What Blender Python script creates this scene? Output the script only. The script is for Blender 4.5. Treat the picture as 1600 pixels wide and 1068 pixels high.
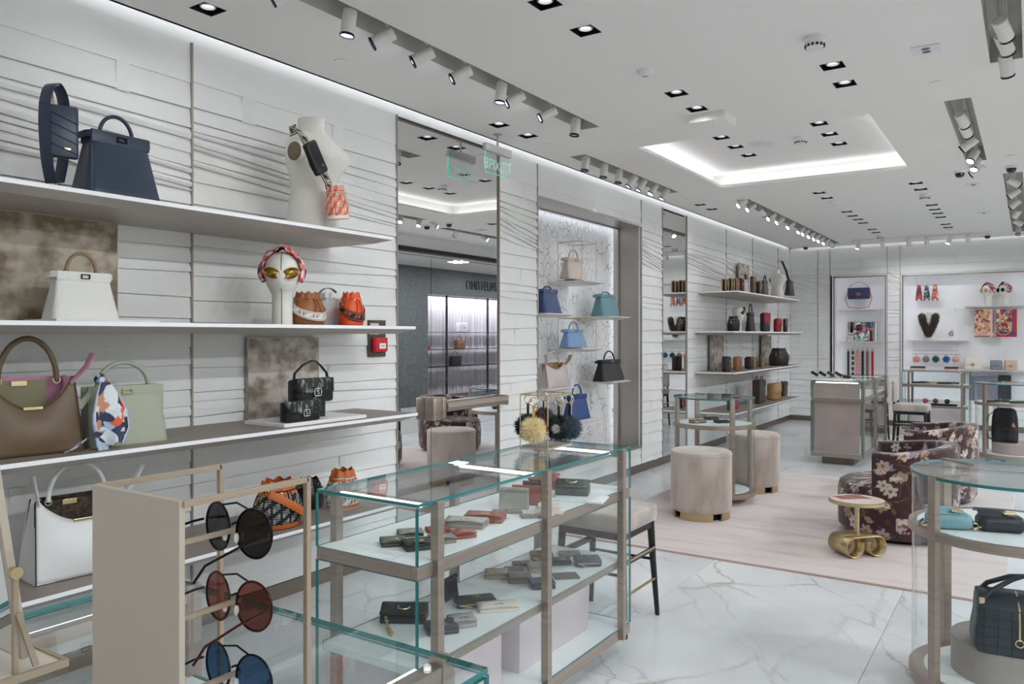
import bpy, bmesh, math, random
import numpy as np
from math import sin, cos, pi, sqrt, radians, atan2
from mathutils import Vector, Matrix

for o in list(bpy.data.objects):
    bpy.data.objects.remove(o, do_unlink=True)
SC = bpy.context.scene
COL = SC.collection

# ---------------------------------------------------------------- camera
F_PX, HOR, YAW, EYE = 1221.0, 524.0, radians(33.56), 1.5
cam = bpy.data.cameras.new('camera')
cam.sensor_width = 36.0
cam.lens = 36.0 * F_PX / 1600.0
cam.shift_y = (HOR - 534.0) / 1600.0
cam.clip_start = 0.02
cam_ob = bpy.data.objects.new('camera', cam)
cam_ob.location = (0, 0, EYE)
cam_ob.rotation_euler = (pi / 2, 0, YAW)
COL.objects.link(cam_ob)
SC.camera = cam_ob

# ---------------------------------------------------------------- world, exposure
world = bpy.data.worlds.new('world')
SC.world = world
world.use_nodes = True
world.node_tree.nodes['Background'].inputs[0].default_value = (0.75, 0.8, 0.9, 1)
world.node_tree.nodes['Background'].inputs[1].default_value = 0.25
SC.view_settings.view_transform = 'Standard'
SC.view_settings.look = 'None'
SC.view_settings.exposure = -0.18
SC.cycles.diffuse_bounces = 8
SC.cycles.glossy_bounces = 6
SC.cycles.max_bounces = 16
SC.cycles.transparent_max_bounces = 32
SC.view_settings.gamma = 1.0
SC.view_settings.use_curve_mapping = False
P_DOWN, P_TRACK, E_COVE, E_SLOT, E_LED, E_NICHE = 6.8, 5.5, 5.2, 4.0, 5.0, 10.5
P_WASH = 38.0         # right-hand track spots turned on the left wall

# ---------------------------------------------------------------- room constants (metres)
WX = -3.58            # face of the left wall panels
BY = 14.38            # face of the back wall panels
RX = 0.74             # storefront on the right, seen in the mirrors
H = 3.04              # ceiling
FY = -2.2             # wall behind the camera

FWD = np.array([-sin(YAW), cos(YAW)])
RGT = np.array([cos(YAW), sin(YAW)])

def at(px, py=None, X=None, Y=None, Z=None):
    """photo pixel + one known plane -> point (x, y, z)"""
    d = FWD + (px - 800.0) / F_PX * RGT
    k = 0 if py is None else (HOR - py) / F_PX
    if X is not None: t = X / d[0]
    elif Y is not None: t = Y / d[1]
    else: t = (Z - EYE) / k
    return Vector((d[0] * t, d[1] * t, EYE + k * t))

# ---------------------------------------------------------------- materials
def lin(c):
    out = []
    for v in c[:3]:
        v = v / 255.0
        out.append(v / 12.92 if v <= 0.04045 else ((v + 0.055) / 1.055) ** 2.4)
    return (*out, 1.0)

MATS = {}
def node_mat(name):
    m = bpy.data.materials.new(name)
    m.use_nodes = True
    nt = m.node_tree
    return m, nt, nt.nodes, nt.links, nt.nodes['Principled BSDF']

def mat(name, col, rough=0.5, metal=0.0, col2=None, scale=8.0, stretch=(1, 1, 1), detail=4.0, lo=0.35, hi=0.65,
        bump=0.0, bscale=None, sheen=0.0, coat=0.0, emit=0.0, spec=None, trans=0.0):
    """procedural principled material, optional two-tone noise and bump"""
    if name in MATS: return MATS[name]
    m, nt, N, L, b = node_mat(name)
    b.inputs['Base Color'].default_value = lin(col)
    b.inputs['Roughness'].default_value = rough
    b.inputs['Metallic'].default_value = metal
    if sheen: b.inputs['Sheen Weight'].default_value = sheen; b.inputs['Sheen Roughness'].default_value = 0.4
    if coat: b.inputs['Coat Weight'].default_value = coat; b.inputs['Coat Roughness'].default_value = 0.1
    if spec is not None: b.inputs['Specular IOR Level'].default_value = spec
    if trans: b.inputs['Transmission Weight'].default_value = trans
    if emit:
        b.inputs['Emission Color'].default_value = lin(col); b.inputs['Emission Strength'].default_value = emit
    if col2 is not None or bump:
        tc = N.new('ShaderNodeTexCoord'); mp = N.new('ShaderNodeMapping')
        mp.inputs['Scale'].default_value = stretch
        L.new(tc.outputs['Object'], mp.inputs['Vector'])
    if col2 is not None:
        nz = N.new('ShaderNodeTexNoise'); nz.inputs['Scale'].default_value = scale; nz.inputs['Detail'].default_value = detail
        L.new(mp.outputs[0], nz.inputs['Vector'])
        cr = N.new('ShaderNodeValToRGB')
        cr.color_ramp.elements[0].position = lo; cr.color_ramp.elements[0].color = lin(col)
        cr.color_ramp.elements[1].position = hi; cr.color_ramp.elements[1].color = lin(col2)
        L.new(nz.outputs['Fac'], cr.inputs[0]); L.new(cr.outputs[0], b.inputs['Base Color'])
    if bump:
        n2 = N.new('ShaderNodeTexNoise'); n2.inputs['Scale'].default_value = bscale or scale * 6; n2.inputs['Detail'].default_value = 3
        L.new(mp.outputs[0], n2.inputs['Vector'])
        bp = N.new('ShaderNodeBump'); bp.inputs['Strength'].default_value = bump; bp.inputs['Distance'].default_value = 0.004
        L.new(n2.outputs['Fac'], bp.inputs['Height']); L.new(bp.outputs[0], b.inputs['Normal'])
    MATS[name] = m
    return m

def mat_emit(name, col, strength):
    if name in MATS: return MATS[name]
    m, nt, N, L, b = node_mat(name)
    e = N.new('ShaderNodeEmission'); e.inputs[0].default_value = lin(col); e.inputs[1].default_value = strength
    L.new(e.outputs[0], N['Material Output'].inputs[0])
    MATS[name] = m
    return m

def mat_glass(name, tint=(252, 254, 254), refl=1.0):
    """thin architectural glass: clear with fresnel reflection"""
    if name in MATS: return MATS[name]
    m, nt, N, L, b = node_mat(name)
    t = N.new('ShaderNodeBsdfTransparent'); t.inputs[0].default_value = lin(tint)
    g = N.new('ShaderNodeBsdfGlossy'); g.inputs['Roughness'].default_value = 0.0
    f = N.new('ShaderNodeLayerWeight'); f.inputs['Blend'].default_value = 0.5
    pw = N.new('ShaderNodeMath'); pw.operation = 'POWER'; pw.inputs[1].default_value = 4.5
    mu = N.new('ShaderNodeMath'); mu.operation = 'MULTIPLY_ADD'; mu.inputs[1].default_value = 0.85 * refl; mu.inputs[2].default_value = 0.022 * refl
    mx = N.new('ShaderNodeMixShader')
    L.new(f.outputs['Facing'], pw.inputs[0]); L.new(pw.outputs[0], mu.inputs[0]); L.new(mu.outputs[0], mx.inputs[0]); L.new(t.outputs[0], mx.inputs[1]); L.new(g.outputs[0], mx.inputs[2])
    L.new(mx.outputs[0], N['Material Output'].inputs[0])
    MATS[name] = m
    return m

def mat_attr(name, rough=0.7, metal=0.0, sheen=0.0, coat=0.0, bump=0.0, bscale=300):
    """printed material: colour comes from the painted colour attribute"""
    if name in MATS: return MATS[name]
    m, nt, N, L, b = node_mat(name)
    a = N.new('ShaderNodeVertexColor'); a.layer_name = 'Col'
    L.new(a.outputs[0], b.inputs['Base Color'])
    b.inputs['Roughness'].default_value = rough; b.inputs['Metallic'].default_value = metal
    if sheen: b.inputs['Sheen Weight'].default_value = sheen
    if coat: b.inputs['Coat Weight'].default_value = coat
    if bump:
        tc = N.new('ShaderNodeTexCoord'); n2 = N.new('ShaderNodeTexNoise'); n2.inputs['Scale'].default_value = bscale
        L.new(tc.outputs['Object'], n2.inputs['Vector'])
        bp = N.new('ShaderNodeBump'); bp.inputs['Strength'].default_value = bump; bp.inputs['Distance'].default_value = 0.003
        L.new(n2.outputs['Fac'], bp.inputs['Height']); L.new(bp.outputs[0], b.inputs['Normal'])
    MATS[name] = m
    return m

def mat_marble():
    m, nt, N, L, b = node_mat('marble')
    tc = N.new('ShaderNodeTexCoord'); mp = N.new('ShaderNodeMapping'); mp.inputs['Rotation'].default_value = (0, 0, 0.9)
    oi = N.new('ShaderNodeObjectInfo'); ad = N.new('ShaderNodeVectorMath'); ad.operation = 'ADD'
    geo = N.new('ShaderNodeNewGeometry')
    mul = N.new('ShaderNodeMath'); mul.operation = 'MULTIPLY'; mul.inputs[1].default_value = 40
    L.new(oi.outputs['Random'], mul.inputs[0]); L.new(geo.outputs['Position'], ad.inputs[0]); L.new(mul.outputs[0], ad.inputs[1])
    L.new(ad.outputs[0], mp.inputs['Vector'])
    wob = N.new('ShaderNodeTexNoise'); wob.inputs['Scale'].default_value = 2.2; wob.inputs['Detail'].default_value = 6; wob.inputs['Roughness'].default_value = 0.6
    L.new(mp.outputs[0], wob.inputs['Vector'])
    def veins(scale, dist, w, st):
        mp2 = N.new('ShaderNodeMapping'); mp2.inputs['Scale'].default_value = st; mp2.inputs['Location'].default_value = (scale * 3, scale, 0)
        mxv = N.new('ShaderNodeMix'); mxv.data_type = 'VECTOR'; mxv.inputs['Factor'].default_value = dist
        L.new(mp.outputs[0], mxv.inputs['A']); L.new(wob.outputs['Color'], mxv.inputs['B']); L.new(mxv.outputs['Result'], mp2.inputs[0])
        vo = N.new('ShaderNodeTexVoronoi'); vo.feature = 'DISTANCE_TO_EDGE'; vo.voronoi_dimensions = '2D'; vo.inputs['Scale'].default_value = scale
        L.new(mp2.outputs[0], vo.inputs['Vector'])
        mr = N.new('ShaderNodeMapRange'); mr.inputs['From Min'].default_value = 0; mr.inputs['From Max'].default_value = w
        mr.inputs['To Min'].default_value = 1; mr.inputs['To Max'].default_value = 0
        L.new(vo.outputs['Distance'], mr.inputs['Value'])
        return mr
    v1 = veins(1.0, 0.25, 0.012, (.6, 1.7, 1)); v2 = veins(2.2, 0.3, 0.035, (.6, 1.6, 1))
    msk = N.new('ShaderNodeTexNoise'); msk.inputs['Scale'].default_value = 0.9; L.new(mp.outputs[0], msk.inputs['Vector'])
    mr = N.new('ShaderNodeMapRange'); mr.inputs['From Min'].default_value = 0.42; mr.inputs['From Max'].default_value = 0.66
    L.new(msk.outputs['Fac'], mr.inputs['Value'])
    k = N.new('ShaderNodeMath'); k.operation = 'MULTIPLY'; L.new(v2.outputs[0], k.inputs[0]); L.new(mr.outputs[0], k.inputs[1])
    c1 = N.new('ShaderNodeMix'); c1.data_type = 'RGBA'
    cl = N.new('ShaderNodeTexNoise'); cl.inputs['Scale'].default_value = 1.4; cl.inputs['Detail'].default_value = 5; L.new(mp.outputs[0], cl.inputs['Vector'])
    cr = N.new('ShaderNodeValToRGB'); cr.color_ramp.elements[0].position = 0.3; cr.color_ramp.elements[0].color = lin((204, 206, 210))
    cr.color_ramp.elements[1].position = 0.62; cr.color_ramp.elements[1].color = lin((226, 227, 229))
    L.new(cl.outputs['Fac'], cr.inputs[0])
    L.new(cr.outputs[0], c1.inputs['A']); c1.inputs['B'].default_value = lin((184, 182, 180)); L.new(k.outputs[0], c1.inputs['Factor'])
    c2 = N.new('ShaderNodeMix'); c2.data_type = 'RGBA'
    k2 = N.new('ShaderNodeMath'); k2.operation = 'MULTIPLY'; L.new(v1.outputs[0], k2.inputs[0]); m3 = N.new('ShaderNodeTexNoise'); m3.inputs['Scale'].default_value = 1.7; L.new(mp.outputs[0], m3.inputs['Vector']); r3 = N.new('ShaderNodeMapRange'); r3.inputs['From Min'].default_value = .4; r3.inputs['From Max'].default_value = .62; r3.inputs['To Max'].default_value = .7; L.new(m3.outputs['Fac'], r3.inputs['Value']); L.new(r3.outputs[0], k2.inputs[1])
    L.new(c1.outputs['Result'], c2.inputs['A']); c2.inputs['B'].default_value = lin((160, 150, 140)); L.new(k2.outputs[0], c2.inputs['Factor'])
    L.new(c2.outputs['Result'], b.inputs['Base Color'])
    b.inputs['Roughness'].default_value = 0.22
    MATS['marble'] = m
    return m

def mat_crackle():
    m, nt, N, L, b = node_mat('crackle_plaster')
    tc = N.new('ShaderNodeTexCoord'); nz = N.new('ShaderNodeTexNoise'); nz.inputs['Scale'].default_value = 9; nz.inputs['Detail'].default_value = 2
    L.new(tc.outputs['Object'], nz.inputs['Vector'])
    mx = N.new('ShaderNodeMix'); mx.data_type = 'VECTOR'; mx.inputs['Factor'].default_value = 0.06
    L.new(tc.outputs['Object'], mx.inputs['A']); L.new(nz.outputs['Color'], mx.inputs['B'])
    vo = N.new('ShaderNodeTexVoronoi'); vo.feature = 'DISTANCE_TO_EDGE'; vo.inputs['Scale'].default_value = 12
    mpv = N.new('ShaderNodeMapping'); mpv.inputs['Scale'].default_value = (1, 1.15, 0.8)
    L.new(mx.outputs['Result'], mpv.inputs[0]); L.new(mpv.outputs[0], vo.inputs['Vector'])
    n2 = N.new('ShaderNodeTexNoise'); n2.inputs['Scale'].default_value = 7; L.new(tc.outputs['Object'], n2.inputs['Vector'])
    w = N.new('ShaderNodeMapRange'); w.inputs['From Min'].default_value = 0.38; w.inputs['From Max'].default_value = 0.6; w.inputs['To Max'].default_value = 0.03
    L.new(n2.outputs['Fac'], w.inputs['Value'])
    lt = N.new('ShaderNodeMath'); lt.operation = 'LESS_THAN'; L.new(vo.outputs['Distance'], lt.inputs[0]); L.new(w.outputs[0], lt.inputs[1])
    c = N.new('ShaderNodeMix'); c.data_type = 'RGBA'; c.inputs['A'].default_value = lin((232, 232, 234)); c.inputs['B'].default_value = lin((160, 155, 152))
    L.new(lt.outputs[0], c.inputs['Factor']); L.new(c.outputs['Result'], b.inputs['Base Color'])
    b.inputs['Roughness'].default_value = 0.55
    bp = N.new('ShaderNodeBump'); bp.inputs['Strength'].default_value = 0.4; bp.inputs['Distance'].default_value = 0.003; bp.invert = True
    L.new(lt.outputs[0], bp.inputs['Height']); L.new(bp.outputs[0], b.inputs['Normal'])
    MATS['crackle'] = m
    return m

# setting
CEIL = mat('ceiling_paint', (233, 231, 228), 0.9)
PLASTER = mat('wall_plaster', (236, 236, 235), 0.75, col2=(229, 229, 228), scale=3, bump=0.35, bscale=90)
WHITE = mat('white_lacquer', (238, 238, 238), 0.4)
WOVEN = mat('woven_plaster', (236, 236, 235), 0.8, bump=0.5, bscale=420)
DARKGAP = mat('shadow_gap', (120, 116, 112), 0.6)
METAL = mat('champagne_metal', (176, 163, 152), 0.38, 0.85, col2=(165, 152, 142), scale=2, stretch=(1, 1, 40))
METAL_D = mat('bronze_metal', (128, 116, 106), 0.42, 0.7)
SHELF_TOP = mat('shelf_taupe_top', (142, 132, 124), 0.5)
SHELF_EDGE = mat('shelf_pearl_edge', (244, 244, 247), 0.35)
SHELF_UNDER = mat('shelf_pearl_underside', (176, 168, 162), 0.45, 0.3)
BRASS = mat('brushed_brass', (206, 186, 148), 0.32, 0.95, col2=(192, 170, 132), scale=3, stretch=(1, 1, 30))
GOLD = mat('pale_gold', (220, 198, 158), 0.24, 1.0)
BEIGE = mat('beige_satin_metal', (190, 178, 164), 0.5, 0.0)
MIRROR = mat('mirror_silver', (232, 233, 232), 0.0, 1.0)
GLASS = mat_glass('vitrine_glass', refl=1.0)
GEDGE = mat('glass_edge_teal', (40, 118, 120), 0.2)
BLACK = mat('matte_black', (10, 10, 11), 0.5)
LAMPWHITE = mat('lamp_white', (226, 224, 220), 0.5)
LENS = mat_emit('lamp_lens', (236, 242, 255), 14.0)
LENS_DIM = mat_emit('downlight_lens', (232, 240, 255), 3.2)
LED = mat_emit('led_strip', (250, 250, 255), E_LED)
MARBLE = mat_marble()
CRACKLE = mat_crackle()

# ---------------------------------------------------------------- mesh builder
class MB:
    def __init__(s): s.v, s.f, s.mi, s.cols = [], [], [], None
    def add(s, vs, fs, mi=0, M=None):
        o = len(s.v)
        s.v += [tuple(M @ Vector(p)) for p in vs] if M else [tuple(p) for p in vs]
        s.f += [tuple(i + o for i in f) for f in fs]
        s.mi += [mi] * len(fs) if isinstance(mi, int) else list(mi)
        return s
    def box(s, x0, x1, y0, y1, z0, z1, mi=0, M=None):
        vs = [(x, y, z) for z in (z0, z1) for y in (y0, y1) for x in (x0, x1)]
        return s.add(vs, [(0, 2, 3, 1), (4, 5, 7, 6), (0, 1, 5, 4), (2, 6, 7, 3), (0, 4, 6, 2), (1, 3, 7, 5)], mi, M)
    def cbox(s, c, d, mi=0, M=None):
        return s.box(c[0] - d[0] / 2, c[0] + d[0] / 2, c[1] - d[1] / 2, c[1] + d[1] / 2, c[2] - d[2] / 2, c[2] + d[2] / 2, mi, M)
    def loft(s, rings, caps=(True, True), closed=True, mi=0, M=None, pick=None):
        n = len(rings[0]); vs = [p for r in rings for p in r]; fs = []; ms = []
        for j in range(len(rings) - 1):
            for i in range(n if closed else n - 1):
                k = (i + 1) % n
                fs.append((j * n + i, j * n + k, (j + 1) * n + k, (j + 1) * n + i)); ms.append(pick(i, j) if pick else mi)
        if caps[0]: fs.append(tuple(range(n - 1, -1, -1))); ms.append(mi)
        if caps[1]: fs.append(tuple((len(rings) - 1) * n + i for i in range(n))); ms.append(mi)
        return s.add(vs, fs, ms, M)
    def rbox(s, x0, x1, y0, y1, z0, z1, r, seg=3, mi=0, M=None, rz=None):
        """rounded box: corner radius r in plan, edge radius rz top and bottom"""
        rz = r if rz is None else rz
        r = min(r, (x1 - x0) / 2 - 1e-5, (y1 - y0) / 2 - 1e-5); rz = min(rz, (z1 - z0) / 2 - 1e-5, r)
        def ring(z, ins):
            rr = max(r - ins, 1e-4); out = []
            for cx, cy, a0 in ((x1 - ins - rr, y1 - ins - rr, 0), (x0 + ins + rr, y1 - ins - rr, pi / 2), (x0 + ins + rr, y0 + ins + rr, pi), (x1 - ins - rr, y0 + ins + rr, 1.5 * pi)):
                for q in range(seg + 1):
                    a = a0 + q * pi / 2 / seg
                    out.append((cx + rr * cos(a), cy + rr * sin(a), z))
            return out
        R = []
        for q in range(seg + 1):
            a = q * pi / 2 / seg; R.append(ring(z0 + rz * (1 - sin(a)), rz * (1 - cos(a)) if rz else 0))
        R = R[::-1]
        R = [ring(z0 + rz * (1 - sin(q * pi / 2 / seg)), rz * (1 - cos(q * pi / 2 / seg))) for q in range(seg, -1, -1)]
        R += [ring(z1 - rz * (1 - sin(q * pi / 2 / seg)), rz * (1 - cos(q * pi / 2 / seg))) for q in range(0, seg + 1)]
        return s.loft(R, mi=mi, M=M)
    def cyl(s, c, r, z0, z1, n=24, r2=None, mi=0, M=None, caps=(True, True)):
        r2 = r if r2 is None else r2
        return s.loft([[(c[0] + q * cos(2 * pi * i / n), c[1] + q * sin(2 * pi * i / n), z) for i in range(n)] for q, z in ((r, z0), (r2, z1))], caps, mi=mi, M=M)
    def lathe(s, prof, n=32, c=(0, 0), mi=0, M=None, caps=(True, True)):
        return s.loft([[(c[0] + r * cos(2 * pi * i / n), c[1] + r * sin(2 * pi * i / n), z) for i in range(n)] for r, z in prof], caps, mi=mi, M=M)
    def tube(s, path, r, n=8, mi=0, M=None, closed=False, flat=None, up=None):
        """swept tube; flat=(w, t) gives a strap with rounded corners, width along 'up' hint"""
        P = [Vector(p) for p in path]; K = len(P); rings = []
        U = None
        for i, p in enumerate(P):
            if closed: t = P[(i + 1) % K] - P[i - 1]
            else: t = P[min(i + 1, K - 1)] - P[max(i - 1, 0)]
            t.normalize()
            if up is not None: h = Vector(up[i] if isinstance(up, list) else up)
            elif U is None: h = Vector((0, 0, 1)) if abs(t.z) < 0.9 else Vector((1, 0, 0))
            else: h = U
            a = (h - t * h.dot(t))
            if a.length < 1e-6: a = Vector((1, 0, 0)) - t * t.x
            a.normalize(); U = a; b = t.cross(a)
            if flat:
                w, th = flat[0] / 2, flat[1] / 2
                q = [(w, th * .6), (w * .93, th), (-w * .93, th), (-w, th * .6), (-w, -th * .6), (-w * .93, -th), (w * .93, -th), (w, -th * .6)]
                rings.append([p + a * x + b * y for x, y in q])
            else:
                rr = r[i] if isinstance(r, (list, tuple)) else r
                rings.append([p + a * (rr * cos(2 * pi * k / n)) + b * (rr * sin(2 * pi * k / n)) for k in range(n)])
        if closed: rings.append(rings[0]); return s.loft(rings, (False, False), mi=mi, M=M)
        return s.loft(rings, mi=mi, M=M)
    def grid(s, fn, nu, nv, mi=0, M=None, pick=None, wrap=False):
        """fn(u, v) -> point, u, v in 0..1"""
        vs = [fn(i / nu, j / nv) for j in range(nv + 1) for i in range(nu + 1)]
        fs = []; ms = []
        for j in range(nv):
            for i in range(nu):
                a = j * (nu + 1) + i
                fs.append((a, a + 1, a + nu + 2, a + nu + 1)); ms.append(pick(i, j) if pick else mi)
        return s.add(vs, fs, ms, M)
    def torus(s, c, R, r, axis='z', n=24, k=8, mi=0, M=None, a0=0, a1=2 * pi, sq=1.0):
        P = []
        full = abs(a1 - a0 - 2 * pi) < 1e-6
        for i in range(n if full else n + 1):
            a = a0 + (a1 - a0) * i / n
            x, y = R * cos(a), R * sin(a) * sq
            P.append((c[0] + x, c[1] + y, c[2]) if axis == 'z' else (c[0] + x, c[1], c[2] + y) if axis == 'y' else (c[0], c[1] + x, c[2] + y))
        return s.tube(P, r, k, mi, M, closed=full)
    def sphere(s, c, r, n=16, k=10, mi=0, M=None):
        r = r if isinstance(r, (tuple, list)) else (r, r, r)
        R = [[(c[0] + r[0] * sin(pi * j / k) * cos(2 * pi * i / n), c[1] + r[1] * sin(pi * j / k) * sin(2 * pi * i / n), c[2] - r[2] * cos(pi * j / k)) for i in range(n)] for j in range(1, k)]
        o = s.loft(R, (True, True), mi=mi, M=M)
        return o
    def build(s, name, mats, parent=None, smooth=True, bevel=0.0, sub=0, angle=40, cols=None, solid=0.0):
        me = bpy.data.meshes.new(name)
        me.from_pydata(s.v, [], s.f)
        mats = mats if isinstance(mats, (list, tuple)) else [mats]
        for m in mats: me.materials.append(m)
        if len(mats) > 1: me.polygons.foreach_set('material_index', s.mi)
        if cols is not None:
            ca = me.color_attributes.new('Col', 'FLOAT_COLOR', 'POINT')
            ca.data.foreach_set('color', np.asarray(cols, dtype=np.float32).ravel())
        me.validate(); me.update()
        if smooth:
            me.polygons.foreach_set('use_smooth', [True] * len(me.polygons))
            if not sub: me.set_sharp_from_angle(angle=radians(angle))
        ob = bpy.data.objects.new(name, me)
        COL.objects.link(ob)
        if parent: ob.parent = parent
        if solid:
            q = ob.modifiers.new('solid', 'SOLIDIFY'); q.thickness = solid; q.offset = -1
        if bevel:
            q = ob.modifiers.new('bevel', 'BEVEL'); q.width = bevel; q.segments = 2; q.limit_method = 'ANGLE'; q.angle_limit = radians(50)
        if sub:
            q = ob.modifiers.new('sub', 'SUBSURF'); q.levels = sub; q.render_levels = sub
        return ob

def tag(o, label, cat, group=None):
    o['label'] = label; o['category'] = cat
    if group: o['group'] = group
    return o

def thing(name, label, cat, loc=(0, 0, 0), rz=0.0, group=None):
    o = bpy.data.objects.new(name, None)
    o.empty_display_size = 0.05
    COL.objects.link(o); o.location = loc; o.rotation_euler = (0, 0, rz)
    return tag(o, label, cat, group)

def struct(o):
    o['kind'] = 'structure'
    return o

def copy_tree(o, parent=None, loc=None, rz=None, label=None):
    c = o.copy(); COL.objects.link(c); c.parent = parent
    if loc is not None: c.location = loc
    if rz is not None: c.rotation_euler = (0, 0, rz)
    if label: c['label'] = label
    for ch in list(o.children): copy_tree(ch, c)
    return c

def holes(u0, u1, v0, v1, hs):
    """rectangle with rectangular holes -> list of cells (ua, ub, va, vb)"""
    us = sorted({u0, u1, *[max(u0, min(u1, q)) for h in hs for q in h[:2]]}); vs = sorted({v0, v1, *[max(v0, min(v1, q)) for h in hs for q in h[2:]]})
    out = []
    for a, b in zip(us, us[1:]):
        run = None
        for c, d in zip(vs, vs[1:]):
            m, n = (a + b) / 2, (c + d) / 2
            if any(h[0] < m < h[1] and h[2] < n < h[3] for h in hs):
                if run: out.append((a, b, *run)); run = None
            else: run = (run[0], d) if run else (c, d)
        if run: out.append((a, b, *run))
    return out

def text_mesh(txt, size, depth):
    cu = bpy.data.curves.new('txt', 'FONT'); cu.body = txt; cu.size = size; cu.extrude = depth; cu.align_x = 'CENTER'; cu.align_y = 'CENTER'
    ob = bpy.data.objects.new('txt', cu); COL.objects.link(ob)
    dg = bpy.context.evaluated_depsgraph_get()
    me = bpy.data.meshes.new_from_object(ob.evaluated_get(dg))
    bpy.data.objects.remove(ob, do_unlink=True)
    return me

def mesh_ob(name, me, m, parent=None, mw=None):
    me.materials.clear(); me.materials.append(m)
    if mw: me.transform(mw)
    o = bpy.data.objects.new(name, me); COL.objects.link(o); o.parent = parent
    return o

ORD = ['nearest', 'second', 'third', 'fourth', 'fifth', 'sixth', 'seventh', 'eighth', 'ninth', 'tenth', 'eleventh', 'twelfth', 'thirteenth', 'fourteenth', 'fifteenth', 'sixteenth', 'seventeenth', 'eighteenth', 'nineteenth', 'twentieth']
# ================================================================ lights that belong to the room's coves are built with the ceiling
def spot_light(parent, loc, target, power, size=55, blend=0.6, col=(0.965, 0.985, 1.0), r=0.03):
    l = bpy.data.lights.new('lamp_light', 'SPOT'); l.energy = power; l.spot_size = radians(size); l.spot_blend = blend; l.color = col; l.shadow_soft_size = r
    o = bpy.data.objects.new('lamp_light', l); COL.objects.link(o); o.location = loc
    o.rotation_euler = (Vector(target) - Vector(loc)).to_track_quat('-Z', 'Y').to_euler()
    if parent:
        o.parent = parent; o.matrix_parent_inverse = parent.matrix_basis.inverted() if False else Matrix()
    return o

# ---------------------------------------------------------------- floor: marble slabs with fine joints
fl = struct(MB().box(-4.2, RX, FY, BY + 0.4, -0.06, -0.012).build('floor', mat('floor_grout', (150, 146, 142), 0.7), smooth=False))
xs = [-4.04, -2.90, -1.76, -0.62, 0.52, RX]
ys = [FY, 0.9, 3.1, 5.3, 7.5, 9.7, 11.9, BY + 0.4]
for i in range(len(xs) - 1):
    off = 0.0 if i % 2 else 0.0
    for j in range(len(ys) - 1):
        MB().box(xs[i] + .0012, xs[i + 1] - .0012, ys[j] + .0012, ys[j + 1] - .0012, -0.012, 0).build('marble_slab', MARBLE, fl, smooth=False)

# ---------------------------------------------------------------- ceiling
TRAY = (-2.687, -0.933, 5.90, 8.01)
SLOTS = [(-2.80, -2.65, 0.60, 5.165), (-3.31, -3.15, 5.88, 7.99), (-2.80, -2.65, 8.84, 13.9), (-0.19, -0.035, 1.2, 5.18), (-0.475, -0.32, 5.855, 8.01), (-0.22, -0.06, 8.78, 13.78)]
DL_PX = [(852, 5), (915, 48), (1057, 146), (1089, 170), (780, 195), (825, 212), (1301, 103), (1320, 131), (1280, 301), (1292, 309),
         (1323, 330.5), (1332, 337), (1340.5, 342.5), (1348.5, 348), (1362.5, 358), (1369, 363), (1431, 286), (1438.5, 295.5), (1456, 320),
         (1460.5, 327), (1465, 333), (1469.5, 339), (1477.5, 350), (1481, 355), (1094, 319.5), (1112, 326.5)]
DL = [at(*p, Z=H) for p in DL_PX]
# rows that go on over the camera, unseen in the photo but lighting the front of the shop
DL += [Vector((x, y, H)) for x in (-1.88, -0.945) for y in (0.2, 0.58, -1.3, -.92)] + [Vector((-0.945, 3.12, H)), Vector((-0.945, 3.5, H)), Vector((-3.235, 1.9, H)), Vector((-3.235, 2.28, H))]
DLT = [Vector((x, y, H + 0.15)) for x in (-2.20, -1.405) for y in (6.553, 6.94, 7.333)]
hd = 0.062
hs = [TRAY] + SLOTS + [(p.x - hd, p.x + hd, p.y - hd, p.y + hd) for p in DL]
mb = MB()
CX0 = WX + 0.05
for a, b, c, d in holes(CX0, RX, FY, BY - 0.05, hs): mb.add([(a, c, H), (a, d, H), (b, d, H), (b, c, H)], [(0, 1, 2, 3)])
ceiling = struct(mb.build('ceiling', CEIL, smooth=False))
# edge upstand beside the wall slot
mb = MB().box(CX0, CX0 + 0.02, FY, BY - 0.05, H, H + 0.2).box(CX0, RX, BY - 0.07, BY - 0.05, H, H + 0.2)
mb.build('slot_upstand', CEIL, ceiling, smooth=False)
mb = MB().box(WX - 0.06, CX0 + 0.02, FY, BY, H + 0.2, H + 0.22).box(WX - 0.06, RX, BY - 0.07, BY + 0.06, H + 0.2, H + 0.22)
mb.build('slot_lid', CEIL, ceiling, smooth=False)
SLOTLED = mat_emit('slot_led', (244, 250, 255), E_SLOT)
MB().box(CX0 - 0.012, CX0 - 0.001, FY + .1, BY - 0.1, H + 0.06, H + 0.09).build('slot_light_strip', SLOTLED, ceiling, smooth=False)
MB().box(WX + .1, RX - .1, BY - 0.045, BY - 0.035, H + 0.06, H + 0.09).build('slot_light_strip', SLOTLED, ceiling, smooth=False)
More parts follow.
